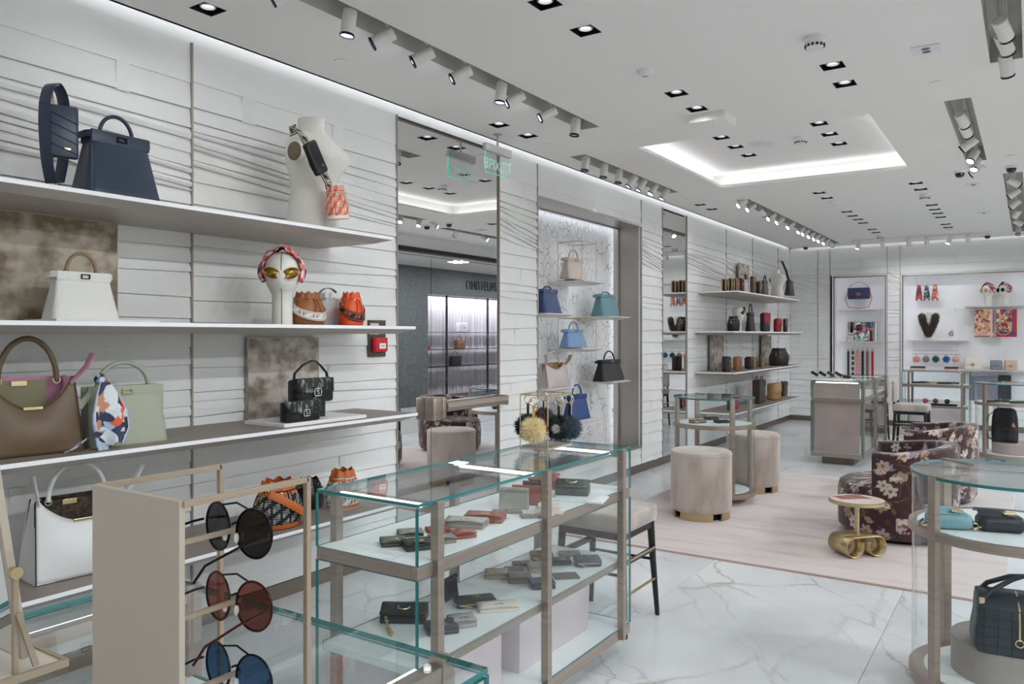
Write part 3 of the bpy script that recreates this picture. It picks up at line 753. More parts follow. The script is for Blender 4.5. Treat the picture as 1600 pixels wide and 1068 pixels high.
for px, lab in (((1447, 77), 'white square ceiling plate with two oval slots near the front'), ((1521, 288), 'white square ceiling plate beside the right rear track slot'), ((1537, 332), 'white square ceiling plate farthest back on the right')):
    t = thing('vent_plate', lab, 'vent plate', at(*px, Z=H))
    MB().box(-.07, .07, -.07, .07, -.006, 0).build('plate', CW, t, smooth=False, bevel=.002)
    g = MB(); 
    for y in (-.026, .026): g.lathe([(.022, -.0062), (.001, -.0068)], 20, c=(0, y))
    g.build('slot', mat('vent_dark', (108, 106, 108), .6), t)
for px, lab in (((533, 95), 'flush round sprinkler cover by the left wall top'), ((857, 226), 'flush round sprinkler cover by the mirror door downlights'), ((1463, 129), 'flush round sprinkler cover by the right middle track slot'), ((1076, 311), 'flush round sprinkler cover beside the left middle track slot'),
                ((1580, 243), 'flush round sprinkler cover at the right rear')):
    t = thing('sprinkler_cover', lab, 'sprinkler', at(*px, Z=H))
    MB().lathe([(.04, -.002), (.038, -.006), (.001, -.007)], 28).build('plate', CEIL, t)
    MB().lathe([(.034, 0), (.034, -.003)], 28).build('gap', DARKGAP, t)
t = thing('ceiling_speaker', 'flush round white loudspeaker grille inside the lit tray', 'speaker', at(1190, 224, Z=H + .15))
MB().lathe([(.11, 0), (.112, -.006), (.104, -.008), (.001, -.008)], 36).build('grille', CW, t)
MB().torus((0, 0, -.007), .106, .003, n=36).build('ring', CEIL, t)
def dome(p, label):
    t = thing('security_camera', label, 'camera', p)
    MB().lathe([(.001, 0), (.05, 0), (.05, -.02), (.046, -.024)], 24).build('base', CW, t)
    MB().lathe([(.04, -.022), (.04, -.04), (.028, -.06), (.001, -.068)], 24).build('dome', mat('dome_black', (14, 14, 15), .08, coat=.5), t)
dome(at(1580, 259, Z=H), 'small black dome security camera at the right rear slot')
dome(at(1259, 384, Z=H), 'small black dome security camera by the far left corner')
dome(at(1543, 366, Z=H), 'small black dome security camera before the right of the back wall')
dome(Vector((-.55, 8.4, H)), 'black dome security camera near the storefront, seen in the mirror door')

# exit sign: clear plate hung along the left wall, lettering upside down as seen from here
sx, sy0, sy1 = -3.40, at(757, X=-3.40).y, at(797, X=-3.40).y
t = thing('exit_sign', 'hanging clear exit sign with green cyrillic lettering before the mirror door', 'exit sign', (sx, (sy0 + sy1) / 2, H))
w = (sy1 - sy0) / 2
SGREY = mat('sign_grey', (186, 182, 186), .35, .3)
MB().lathe([(.035, 0), (.035, -.006), (.008, -.01), (.008, -.10)], 16).build('hanger', SGREY, t)
MB().rbox(-.02, .02, -w, w, -.155, -.095, .006, rz=.006).build('lamp_case', SGREY, t)
GRN = mat('sign_green', (176, 218, 206), .5, emit=.2)
gp = mat_glass('sign_acrylic', (251, 254, 253))
plate = MB().box(-.003, .003, -w + .012, w - .012, -.31, -.155).build('acrylic_plate', gp, t, smooth=False)
MB().box(-.0035, .0035, -w + .010, -w + .014, -.31, -.155).box(-.0035, .0035, -w + .010, w - .012, -.313, -.309).build('lit_edge', mat_emit('sign_edge_green', (110, 232, 200), .9), plate, smooth=False)
me = text_mesh('ВЫХОД', .105, .0006)
mesh_ob('lettering', me, GRN, plate, Matrix.Translation((.0, 0.0, -.235)) @ Matrix.Rotation(pi / 2, 4, 'Z') @ Matrix.Rotation(pi / 2, 4, 'X') @ Matrix.Diagonal((.92, -1, 1, 1)))
# ================================================================ bag makers (local frame: x width, -y front, z up, origin under the base)
def leather(name, c, rough=.42, bump=.12, bs=260, coat=0, **k): return mat('leather_' + name, c, rough, bump=bump, bscale=bs, coat=coat, **k)
L_NAVY = leather('navy', (44, 56, 76), .34); L_BLACK = leather('black', (17, 18, 21), .36); L_WHITE = leather('white', (226, 226, 226), .45)
L_TAUPE = leather('taupe', (104, 84, 62), .45); L_SAGE = leather('sage', (166, 170, 152), .45); L_PINK = leather('pink', (206, 150, 172), .5)
L_TAN = leather('tan', (150, 88, 44), .45); L_ORANGE = leather('orange', (226, 84, 34), .42); L_COGNAC = leather('cognac', (192, 98, 38), .45)
L_CHAR = leather('charcoal_blue', (44, 54, 62), .4, .25, 22)
BLKHW = mat('black_hardware', (22, 20, 20), .25, .6)
SILVER = mat('silver_metal', (200, 200, 202), .2, 1)

def se_ring(w, d, z, n=32, p=5.0, pinch=0.0, cy=0.0, cx=0.0):
    out = []
    for i in range(n):
        a = 2 * pi * (i + .5) / n; c, s = cos(a), sin(a)
        x = abs(c) ** (2 / p) * (1 if c > 0 else -1) * w / 2; y = abs(s) ** (2 / p) * (1 if s > 0 else -1) * d / 2
        if pinch: x *= 1 - pinch * math.exp(-(y / (d * .22 + 1e-6)) ** 2) * (abs(c) > .6)
        out.append((x + cx, y + cy, z))
    return out

def arch(w, h, z, y=0.0, n=17, sharp=1.0, x=0.0):
    return [(x + w * cos(a), y, z + h * (sin(a) ** sharp)) for a in np.linspace(pi, 0, n)]

def peekaboo(name, label, loc, rz, w, h, d, m, group=None, ts=.82, hh=None, hm=None, hw=None, lockm=None, piping=None, tab=True, hr=.008, band=None, cat='handbag', hx=0.28, flush=False):
    t = thing(name, label, cat, loc, rz, group); hm = hm or m; hw = hw or GOLD; lockm = lockm or hw; band = band or m
    hh = hh if hh is not None else h * .42
    R = []
    for f in (0, .02, .1, .25, .45, .65, .84):
        ww = w * (1 - (1 - ts) * f / .9); dd = d * (1 - .62 * f / .9); e = 0.985 if f == 0 else 1
        R.append(se_ring(ww * e, dd * e, h * f, 36, 7 - 2.5 * f, pinch=.16 * f))
    MB().loft(R).build('body', m, t, angle=60)
    wt = w * ts * 1.0; dt = d * .19
    for s, nm in ((-1, 'front_band'), (1, 'rear_band')):
        b = MB(); y0 = s * dt
        if flush: b.rbox(-wt / 2, wt / 2, y0 - .004, y0 + .004, h * .55, h, .003, rz=.003); b.build(nm, band, t); continue
        b.rbox(-wt / 2, wt / 2, y0 - .006, y0 + .006, h * .80, h, .005, rz=.004)
        bo = b.build(nm, band, t)
    lw, lh = max(.034, w * .13), max(.02, h * .085)
    k = MB(); yf = -dt - .008
    k.box(-lw / 2, lw / 2, yf - .006, yf, h * .9 - lh / 2, h * .9 - lh * .32).box(-lw / 2, lw / 2, yf - .006, yf, h * .9 + lh * .32, h * .9 + lh / 2).box(-lw / 2, -lw / 2 + lh * .2, yf - .006, yf, h * .9 - lh / 2, h * .9 + lh / 2).box(lw / 2 - lh * .2, lw / 2, yf - .006, yf, h * .9 - lh / 2, h * .9 + lh / 2)
    k.build('turn_lock', lockm, t, smooth=False, bevel=.001)
    hb = MB().tube(arch(wt * hx, hh, h * .97), hr, 10).build('handle', hm, t)
    g = MB()
    for sx in (-1, 1): g.torus((sx * wt * hx, 0, h * .985), .011, .0025, 'y', 14, 6).cbox((sx * wt * hx, 0, h * .985), (.016, .012, .012))
    g.build('handle_ring', hw, t)
    if tab:
        for sx in (-1, 1):
            MB().tube([(sx * wt * .5, -dt, h * .93), (sx * (wt * .5 + .012), -dt * .5, h * .925), (sx * (wt * .5 + .02), dt * .6, h * .90), (sx * (wt * .5 + .016), dt * 1.6, h * .885)], 0, flat=(.026, .005), up=(0, 0, 1)).build('side_tab', m, t)
    if piping:
        for sx in (-1, 1):
            MB().tube([(sx * (w * (1 - (1 - ts) * f / .9)) * .497, -d * (1 - .62 * f / .9) * .485, h * f) for f in (0, .2, .4, .6, .82)], .0022, 6).build('piping', piping, t)
        MB().tube([(x, -d * .5, .003) for x in np.linspace(-w * .49, w * .49, 5)], .0022, 6).build('piping', piping, t)
    return t

def openbag(name, label, loc, rz, w, h, d, m, min_, group=None, ts=.9, drop=.42, hh=None, hm=None, piping=None, tabm=None, hr=.009, hx=.33, inner=None, stand=True):
    """unfastened bag: the front panel sags open in a wide U and shows the lining"""
    t = thing(name, label, 'handbag', loc, rz, group); hm = hm or m; hh = hh or h * .45
    W = lambda v: w * (1 - (1 - ts) * v)
    def front(u, v):
        top = h * (1 - drop * max(0, sin(pi * min(1, max(0, (u - .04) / .92)))) ** .8); z = top * v
        return ((u - .5) * W(z / h), -d / 2 + d * .30 * (z / h) - .03 * sin(pi * u) * sin(pi * v) * (w / .4), z)
    def back(u, v): return ((u - .5) * W(v), d / 2 - d * .34 * v, h * v)
    def side(s):
        def f(u, v):
            a = front(0 if s < 0 else 1, v); b = back(0 if s < 0 else 1, v)
            p = [a[i] + (b[i] - a[i]) * u for i in range(3)]; p[0] -= s * .035 * sin(pi * u) * v * (w / .4)
            return tuple(p)
        return f
    MB().grid(front, 28, 12).build('front_panel', [m, min_], t, solid=.005)
    MB().grid(lambda u, v: (front(u, v)[0] * .985, front(u, v)[1] + .0065, front(u, v)[2] - .002), 28, 12).build('front_lining', min_, t)
    MB().grid(back, 10, 6).build('back_panel', m, t, solid=-.005)
    MB().grid(lambda u, v: (back(u, v)[0] * .99, back(u, v)[1] - .006, back(u, v)[2]), 10, 6).build('back_lining', min_, t)
    for s in (-1, 1):
        MB().grid(side(s), 8, 8).build('gusset', m, t)
        MB().grid(lambda u, v: (side(s)(u, v)[0] * .97, side(s)(u, v)[1], side(s)(u, v)[2]), 8, 8).build('gusset_lining', min_, t)
    MB().box(-w / 2, w / 2, -d / 2, d / 2, 0, .006).build('base', m, t, smooth=False)
    # stiff divider with the lock in the middle
    MB().box(-W(1) * .46, W(1) * (.22 if inner else .46), d * .02, d * .02 + .008, h * .35, h * .95).build('divider', inner or min_, t, smooth=False)
    MB().box(-.055, .0, d * .02 - .006, d * .02, h * .885, h * .95).build('turn_lock', GOLD, t, smooth=False, bevel=.001)
    MB().tube(arch(W(1) * hx, hh, h * .95, -d * .04, 19), hr, 10).build('handle', hm, t)
    g = MB()
    for sx in (-1, 1): g.torus((sx * W(1) * hx, -d * .04, h * .95), .013, .003, 'y', 14, 6)
    g.build('handle_ring', GOLD, t)
    ctr = front(.5, 1)
    MB().cbox((0, ctr[1] - .002, ctr[2]), (w * .2, .01, .012)).build('front_bar', GOLD, t, smooth=False, bevel=.002)
    a, b = front(0, 1), front(1, 1)
    MB().tube([(a[0] + .01, a[1] - .004, a[2] - .02), (a[0] + .0, a[1] - .012, a[2] + .03 * h / .3), (a[0] - .012, a[1] - .01, a[2] + .1 * h / .3)], 0, flat=(.028, .004), up=(0, 1, 0)).build('side_tab', m, t)
    MB().tube([(b[0] - .05 * w, b[1] - .006, b[2] - .09 * h), (b[0] + .01, b[1] - .016, b[2] + .0), (b[0] + .045 * w / .4, b[1] - .02, b[2] + .12 * h), (b[0] + .075 * w / .4, b[1] - .02, b[2] + .30 * h)], 0, flat=(.034, .004), up=(.35, -1, 0)).build('side_tab', tabm or min_, t)
    if piping:
        for u in (0, 1): MB().tube([front(u, v) for v in np.linspace(0, 1, 7)], .0026, 6).build('piping', piping, t)
        MB().tube([front(u, 0) for u in np.linspace(0, 1, 5)], .0026, 6).build('piping', piping, t)
    return t

TILE = ['11100010', '10000010', '11000110', '10000010', '10001110', '00000000', '00101110', '00101000', '01101100', '00101000', '11101000', '00000000']
def ff(i, j, s=1): return 1 if TILE[(j // s) % 12][(i // s) % 8] == '1' else 0

def bucket(name, label, loc, rz, R, h, m, group=None, print_m=None, top_m=None, base_m=None, strap=None, cinch=.42, drop=None, chain=True, tie=None, pleats=9, cat='bucket bag', hoop=None):
    """drawstring bucket bag; print_m = second colour of a woven monogram; strap = (band colour, letter colour)"""
    t = thing(name, label, cat, loc, rz, group); top_m = top_m or m; base_m = base_m or m
    def rad(a, v):
        c = 1 + .10 * sin(pi * min(1, v * 1.3)) - cinch * max(0, (v - .45) / .55) ** 1.4
        f = max(0, (v - .62) / .38)
        return R * c * (1 + .10 * f * cos(pleats * a) + .02 * v * sin(3 * a + 1))
    nu = 64 if print_m else 54; v1 = .72 if top_m is not m else 1.0
    P = lambda u, v: (rad(2 * pi * u, v) * cos(2 * pi * u), rad(2 * pi * u, v) * sin(2 * pi * u) * .82, h * v * (1 + (.03 * cos(pleats * 2 * pi * u) if v > .95 else 0)))
    mb = MB().grid(lambda u, v: P(u, v * v1), nu, 36 if print_m else 16, pick=(lambda i, j: ff(i, 35 - j)) if print_m else None)
    mb.build('body', [m, print_m] if print_m else m, t, angle=70)
    if v1 < 1: MB().grid(lambda u, v: P(u, v1 + (1 - v1) * v), 54, 6).build('collar', top_m, t, angle=70)
    MB().lathe([(R * (1 - cinch) * .8, h * .93), (R * .4, h * .8), (.001, h * .78)], 24, M=Matrix.Diagonal((1, .82, 1, 1))).build('opening', mat('bag_inside', (46, 36, 30), .8), t)
    MB().lathe([(.001, 0), (R * .985, 0), (R * 1.03, h * .03), (R * 1.05, h * .12), (R * 1.03, h * .13)], 36, M=Matrix.Diagonal((1, .82, 1, 1))).build('base', base_m, t)
    g = MB(); zc = .80
    for k in range(8):
        a = 2 * pi * (k + .5) / 8; r = rad(a, zc) + .001
        g.torus((0, 0, 0), .007, .002, 'y', 12, 5, M=Matrix.Translation((r * cos(a), r * sin(a) * .82, h * zc)) @ Matrix.Rotation(a + pi / 2, 4, 'Z'))
    g.build('eyelets', GOLD, t)
    tie = tie or m
    MB().tube([(rad(a, zc) * 1.015 * cos(a), rad(a, zc) * 1.015 * sin(a) * .82 - .002, h * zc) for a in np.linspace(-pi, 0, 22)], .003, 6).build('drawstring', tie, t)
    for s in (-1, 1): MB().tube([(s * .008, -R * .70, h * zc), (s * .012, -R * .93, h * .6), (s * .02, -R * .96, h * .40)], .0028, 6).build('drawstring_end', tie, t)
    if chain:
        for s in (-1, 1):
            c = MB()
            for k in range(4): c.torus((s * (R * .80 + .010 * k), 0, h * (.74 - .06 * k)), .0105, .0032, 'y' if k % 2 else 'x', 12, 6)
            c.build('chain_link', GOLD, t)
    if strap:
        bm, lm = strap; dp = drop if drop is not None else .25
        path = []
        for a in np.linspace(-pi * 1.02, .02 * pi, 30):
            f = sin(-a) if -pi < a < 0 else 0
            path.append((R * 1.13 * cos(a) * (1 + .06 * (1 - f)), R * 1.0 * sin(a), h * (.58 - (.58 - dp) * max(0, f) ** .7)))
        wd = h * .26; N = 72
        def sf(u, v):
            q = u * (len(path) - 1); i = min(int(q), len(path) - 2); f = q - i
            p = [path[i][k] * (1 - f) + path[i + 1][k] * f for k in range(3)]
            return (p[0], p[1], p[2] + (v - .5) * wd)
        def pk(i, j):
            if j in (0, 11): return 0
            if j in (1, 10): return 1
            jj = 9 - j; return 1 if 1 <= jj <= 6 and TILE[min(jj - 1, 4)][(i // 2) % 8] == '1' and jj - 1 < 5 else 0
        MB().grid(sf, N, 12, pick=pk).build('shoulder_strap', [bm, lm], t, solid=.003)
    if hoop: MB().tube(arch(R * .95, h * .42, h * .72, .02, 19), 0, flat=(.022, .004), up=(0, 1, 0)).build('handle', hoop, t)
    return t

def baguette(name, label, loc, rz, w, h, d, m, flap_m, group=None, buckle=None, hh=.12, strap_m=None, trim=None, ring=True, cat='handbag', hshape=.75, angle=0):
    t = thing(name, label, cat, loc, rz, group); buckle = buckle or SILVER; strap_m = strap_m or m
    MB().rbox(-w / 2, w / 2, -d / 2, d / 2, 0, h, d * .42, 4, rz=h * .12).build('body', m, t, angle=60)
    MB().rbox(-w / 2 + .004, w / 2 - .004, -d / 2 - .007, d * .2, h * .42, h + .006, d * .35, 4, rz=h * .05).build('flap', flap_m, t, angle=60)
    if trim:
        MB().tube([(-w / 2 + .008, -d / 2 - .008, h * .98), (-w / 2 + .008, -d / 2 - .008, h * .44), (w / 2 - .008, -d / 2 - .008, h * .44), (w / 2 - .008, -d / 2 - .008, h * .98)], .0045, 6).build('flap_trim', trim, t)
    bw = max(.03, w * .19); k = MB(); y = -d / 2 - .012; zc = h * .45
    k.box(-bw / 2, bw / 2, y, y + .008, zc + bw * .3, zc + bw * .42).box(-bw / 2, bw / 2, y, y + .008, zc - bw * .42, zc - bw * .3).box(-bw / 2, -bw * .38, y, y + .008, zc - bw * .42, zc + bw * .42).box(bw * .38, bw / 2, y, y + .008, zc - bw * .42, zc + bw * .42).box(-bw * .2, bw * .1, y, y + .008, zc + bw * .06, zc + bw * .18).box(-bw * .1, bw * .2, y, y + .008, zc - bw * .18, zc - bw * .06)
    k.build('logo_buckle', buckle, t, smooth=False)
    MB().tube([(-w * .42, 0, h * .98), (-w * .40, 0, h + hh * .35), (-w * .2 + w * .0, 0, h + hh * .78), (w * .02, 0, h + hh), (w * .1, 0, h + hh * .98), (w * .25, 0, h + hh * .7), (w * .40, 0, h + hh * .3), (w * .42, 0, h * .98)] if hh > .02 else [(-w * .45, 0, h * .9), (w * .45, 0, h)], 0, flat=(.016, .006), up=(0, 1, 0)).build('handle', strap_m, t)
    if ring:
        g = MB()
        for s in (-1, 1): g.torus((s * w * .43, 0, h + .004), .009, .002, 'y', 12, 5)
        g.build('handle_ring', buckle, t)
    return t

def vor_cols(P, pal, n, seed, stretch=(1, 1, 1)):
    """blotchy print: nearest of n random sites decides the colour"""
    r = np.random.RandomState(seed); P = np.asarray(P, float) * np.array(stretch); lo, hi = P.min(0), P.max(0)
    S = lo + r.rand(n, 3) * (hi - lo); idx = r.randint(0, len(pal), n)
    C = np.array([lin(c) for c in pal]); out = np.zeros((len(P), 4))
    for k in range(0, len(P), 4000):
        d = ((P[k:k + 4000, None] - S[None]) ** 2).sum(2); out[k:k + 4000] = C[idx[d.argmin(1)]]
    return out

PRINT = mat_attr('printed_silk', .6, sheen=.2)

def dummy_head(name, label, loc, rz, s=1.06, group=None, band=None, seed=1, lens=None, frame=None, seam=True, rough=.35, round_lens=False, hat_tilt=0.0):
    """white display head on a long neck"""
    t = thing('mannequin_bust', label, 'mannequin', loc, rz, group)
    MW = mat('mannequin_white', (228, 226, 218), rough)
    prof = [(0, .052, .052, 0), (.09, .05, .05, 0), (.155, .052, .05, -.002), (.175, .062, .06, -.008), (.20, .076, .076, -.014), (.24, .088, .092, -.012), (.28, .093, .10, -.006), (.32, .086, .096, 0), (.35, .066, .074, .004), (.368, .036, .042, .006), (.374, .004, .004, .006)]
    MB().loft([[(s * rx * cos(2 * pi * i / 32), s * (cy + ry * sin(2 * pi * i / 32) * (1 + .10 * max(0, -sin(2 * pi * i / 32)) ** 8 * (.19 < z < .26))), s * z) for i in range(32)] for z, rx, ry, cy in prof]).build('head', MW, t, angle=80)
    if seam: MB().tube([(0, s * (cy - ry * 1.012), s * z) for z, rx, ry, cy in prof[:-1]], .0016 * s, 6).build('seam', mat('seam_dark', (60, 56, 52), .6), t)
    if band:
        def bf(u, v):
            a = pi * (-.14 + 1.28 * u); k = .019 * sin(pi * v) + .006 * sin(26 * u + 8 * v) * sin(pi * v) + (.014 * math.exp(-((u - .5) / .05) ** 2))
            return (s * (.092 + k) * cos(a), s * (-.078 + .105 * v + .018 * abs(cos(a))), s * (.268 + (.106 + k) * sin(a)))
        mb = MB().grid(bf, 170, 26); mb.build('headscarf', PRINT, t, cols=vor_cols(mb.v, band, 420, seed), solid=.004)
    if lens:
        for sx in (-1, 1):
            c = (sx * .047 * s, -.108 * s, .262 * s)
            pts = [(c[0] + s * (.034 if round_lens else .041) * cos(a), c[1] + max(0, sx * cos(a)) ** 2 * (.004 if round_lens else .03), c[2] + s * (.034 if round_lens else .030) * sin(a) * (1 if round_lens else (1.15 if sin(a) < 0 else .8)) + (0 if round_lens else sx * cos(a) * .008 * s)) for a in np.linspace(0, 2 * pi, 24, endpoint=False)]
            m = MB(); m.add(pts, [tuple(range(24))]); m.build('lens', lens, t, solid=.002)
            MB().tube(pts, .0022 * s, 6, closed=True).build('rim', frame, t)
            MB().tube([(sx * .076 * s, -.10 * s, .262 * s), (sx * .095 * s, -.06 * s, .264 * s), (sx * .097 * s, .01 * s, .262 * s)], .002 * s, 6).build('temple_arm', frame, t)
        MB().tube([(-.013 * s, -.103 * s, .265 * s), (0, -.106 * s, .268 * s), (.013 * s, -.103 * s, .265 * s)], .0018 * s, 6).build('bridge', frame, t)
    return t
# ================================================================ left wall shelves and what stands on them
LX = -3.05
Z1, Z2, Z3, Z4 = 2.065, 1.555, 1.04, .53
RL = pi / 2
def wall_shelf(label, y0, y1, z, xf=LX, th=.045, ch=.10, group='long shelves on the left wall', lip=True):
    t = thing('wall_shelf', label, 'shelf', (WX + .016, y0, z - th), 0, group)
    D = xf - WX - .016; L = y1 - y0
    # slab: top full size, underside bevelled in at the ends and front
    top = [(0, 0, th), (D, 0, th), (D, L, th), (0, L, th)]; mid = [(0, 0, th * .62), (D, 0, th * .62), (D, L, th * .62), (0, L, th * .62)]
    bot = [(0, ch, 0), (D - ch * .5, ch, 0), (D - ch * .5, L - ch, 0), (0, L - ch, 0)]
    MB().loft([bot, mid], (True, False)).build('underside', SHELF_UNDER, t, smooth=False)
    MB().loft([[(x, y, z_) for x, y, z_ in mid], top], (False, False)).build('edge', SHELF_EDGE, t, smooth=False)
    MB().box(0, D - .004, .004, L - .004, th - .004, th).build('top_panel', SHELF_TOP, t, smooth=False)
    return t
wall_shelf('highest long shelf on the left wall, under the navy bag and torso', .72, 3.36, Z1)
wall_shelf('second long shelf down on the left wall, under the display head', .72, 3.56, Z2)
wall_shelf('third long shelf down on the left wall, under the taupe open bag', .72, 3.58, Z3)
wall_shelf('lowest long shelf on the left wall, behind the glass counters', .72, 3.50, Z4)

def fitY(a, b, X): return at(a, X=X).y, at(b, X=X).y

# --- top shelf: navy strap with pouch
X = -3.2; y = at(86, X=X).y
t = thing('strap_pouch', 'navy shoulder strap with quilted phone pouch standing on the top shelf', 'pouch', (X, y, Z1), RL + .45)
RP = Matrix.Rotation(-.75, 4, 'Z')
def smooth(P, n=6):
    P = [Vector(p) for p in P]; out = []
    for i in range(len(P) - 1):
        a, b, c, d = P[max(i - 1, 0)], P[i], P[i + 1], P[min(i + 2, len(P) - 1)]
        for k in range(n):
            t_ = k / n; out.append(.5 * ((2 * b) + (c - a) * t_ + (2 * a - 5 * b + 4 * c - d) * t_ ** 2 + (3 * b - a - 3 * c + d) * t_ ** 3))
    return out + [P[-1]]
path = [(-.02, .0, .03), (-.045, .0, .12), (-.058, .0, .25), (-.055, 0, .34), (-.035, 0, .40), (0, 0, .425), (.03, 0, .405), (.048, 0, .36), (.05, 0, .26), (.045, 0, .14), (.02, 0, .04)]
MB().tube(smooth(path[:4]), 0, flat=(.05, .004), up=(0, 1, 0)).build('strap_back', L_NAVY, t)
MB().tube(smooth(path[3:7]), 0, flat=(.05, .004), up=(0, 1, 0)).build('strap_top', L_NAVY, t)
MB().tube(smooth([(p[0] * .93, p[1] - .0, p[2] - .003) for p in path[2:6]]), 0, flat=(.040, .003), up=(0, 1, 0)).build('strap_lining', mat('cream_lining', (206, 184, 160), .6), t)
MB().tube(smooth(path[6:]), 0, flat=(.05, .004), up=(0, 1, 0)).build('strap_front', L_NAVY, t)
po = MB().rbox(-.03, .075, -.05, -.02, .13, .335, .012, rz=.01, M=RP).build('pouch', L_NAVY, t)
g = MB()
for k in range(5): g.tube([(-.028, -.052, .305 - k * .04), (.073, -.052, .265 - k * .04)], .002, 6, M=RP)
g.build('quilt_seam', mat('seam_navy', (22, 28, 40), .5), po)
MB().cbox((.035, -.0515, .165), (.022, .002, .008), M=RP).build('logo_plate', GOLD, po, smooth=False)
MB().torus((-.005, 0, .03), .014, .003, 'y').torus((.012, -.01, .02), .012, .003, 'x').build('clasp', GOLD, t)
MB().tube([(.0, .01, 0), (.0, .01, .42)], .003).build('stand_rod', GOLD, t)

# navy peekaboo
ya, yb = fitY(140, 250, -3.08)
peekaboo('handbag', 'navy trapezoid handbag with single top handle on the top left shelf', (-3.155, (ya + yb) / 2, Z1), RL, (yb - ya) * 1.04, .262, .19, L_NAVY, hh=.085, lockm=BLKHW, ts=.80)

# torso with monogram strap
X = -3.27; y = at(488, X=X).y
t = thing('torso_mannequin', 'white headless torso mannequin wearing a monogram strap on the top shelf', 'mannequin', (X, y, Z1), radians(104))
MW = mat('mannequin_white', (228, 226, 218), .35)
pr = [(0, .125, .085, 0, .0), (.05, .122, .085, 0, 0), (.12, .112, .078, 0, 0), (.22, .098, .07, 0, -.004), (.30, .112, .08, 0, -.012), (.37, .132, .098, 0, -.022), (.42, .142, .094, 0, -.018), (.47, .148, .075, 0, -.006), (.50, .138, .06, 0, .0), (.525, .09, .052, 0, .004), (.54, .058, .048, 0, .006), (.57, .05, .044, 0, .006), (.615, .052, .046, 0, .004), (.62, .04, .036, 0, .004)]
MB().loft([[(cx + rx * cos(2 * pi * i / 36), cy + ry * sin(2 * pi * i / 36) * (1 + (.16 * (.34 < z < .44)) * abs(cos(2 * pi * i / 36 * 1 + 0)) * (sin(2 * pi * i / 36) < -.2)), z) for i in range(36)] for z, rx, ry, cx, cy in [(a, b * 1.12, c * 1.75, d, e * 1.3) for a, b, c, d, e in pr]]).build('torso', MW, t, angle=80)
for s in (-1, 1):
    a = MB().loft([[(s * (.13 + .04 * q), ry * 1.1 * cos(2 * pi * i / 20) - .004, .425 - .02 * q + rz_ * sin(2 * pi * i / 20)) for i in range(20)] for q, ry, rz_ in ((0, .06, .07), (.5, .052, .062), (1, .042, .055))]).build('arm_stub', MW, t)
    MB().loft([[(s * (.1715), .042 * cos(2 * pi * i / 20) - .004, .405 + .05 * sin(2 * pi * i / 20)) for i in range(20)], [(s * .1725, .037 * cos(2 * pi * i / 20) - .004, .405 + .04 * sin(2 * pi * i / 20)) for i in range(20)]]).build('arm_plate', mat('arm_bronze', (118, 108, 86), .5, .3), t)
# cross-body strap + pouch: world positions from the photo
S_BLK = mat('strap_black', (20, 20, 22), .7); S_CREAM = mat('strap_cream', (206, 200, 190), .7)
def sp(px, py, X): return at(px, py, X=X)
t2 = thing('monogram_strap', 'black and cream monogram shoulder strap with black pouch hung on the torso', 'strap', (X + .1, y, Z1 + .3), 0)
o = Vector((X + .1, y, Z1 + .3))
P = [sp(452, 206, -3.24) - o, sp(463, 201, -3.13) - o, sp(474, 214, -3.09) - o, sp(486, 240, -3.07) - o, sp(500, 262, -3.06) - o, sp(512, 284, -3.06) - o, sp(514, 296, -3.06) - o]
def rib(path, w, n, nv, upv, pick):
    K = len(path) - 1
    def f(u, v):
        q = u * K; i = min(int(q), K - 1); p = Vector(path[i]).lerp(Vector(path[i + 1]), q - i)
        tg = (Vector(path[min(i + 1, K)]) - Vector(path[max(i, 0)])).normalized(); sd = tg.cross(Vector(upv)).normalized()
        return tuple(p + sd * (v - .5) * w)
    return MB().grid(f, n, nv, pick=pick)
pk = lambda i, j: 0 if j in (0, 9) else (1 if j in (1, 8) else (1 if 2 <= j <= 7 and ff(i, j - 2) else 0))
rib(P, .048, 56, 10, (1, .1, 0), pk).build('strap', [S_BLK, S_CREAM], t2, solid=.003)
pc = sp(492, 247, -3.05) - o; pd = (sp(508, 272, -3.05) - sp(478, 222, -3.05))
q = Matrix.Translation(pc) @ Matrix((( 0, 0, 1, 0), (1, 0, 0, 0), (0, 1, 0, 0), (0, 0, 0, 1)))
ang = atan2(-pd.y, pd.z) if True else 0
R = Matrix.Translation(pc) @ Matrix.Rotation(radians(32), 4, 'X')
MB().rbox(-.016, .022, -.042, .042, -.085, .085, .014, rz=.012, M=R).build('pouch', L_BLACK, t2)
MB().cbox((.023, .012, -.045), (.003, .008, .008), M=R).build('stud', GOLD, t2)
MB().tube([(.0, -.044, .02), (.0, -.05, -.02), (0, -.046, -.05)], .003, 6, M=R).build('zip_pull', BLKHW, t2)
# mini orange monogram bucket hanging from it
X2 = -3.045; b0 = at(529, 343, X=X2)
M_OR = mat('monogram_orange', (222, 92, 48), .3, coat=.6); M_CR = mat('monogram_cream', (232, 214, 204), .3, coat=.6)
t = bucket('mini_bucket_bag', 'small orange and cream monogram drawstring bag hanging below the torso strap', (X2, b0.y, b0.z), RL, .06, .175, M_OR, print_m=M_CR, base_m=mat('cream_base', (236, 228, 218), .3), cinch=.3, chain=False, tie=mat('cord_pale', (226, 196, 180), .6))
t.rotation_euler = (0, radians(-9), RL)
MB().tube([(.03, -.02, .14), (.055, -.02, .13), (.062, -.015, .09), (.072, -.015, .055)], .0018, 6).build('cord_tail', MATS['cord_pale'], t)
MB().torus((-.005, -.03, .15), .012, .003, 'y').build('clip', GOLD, t)

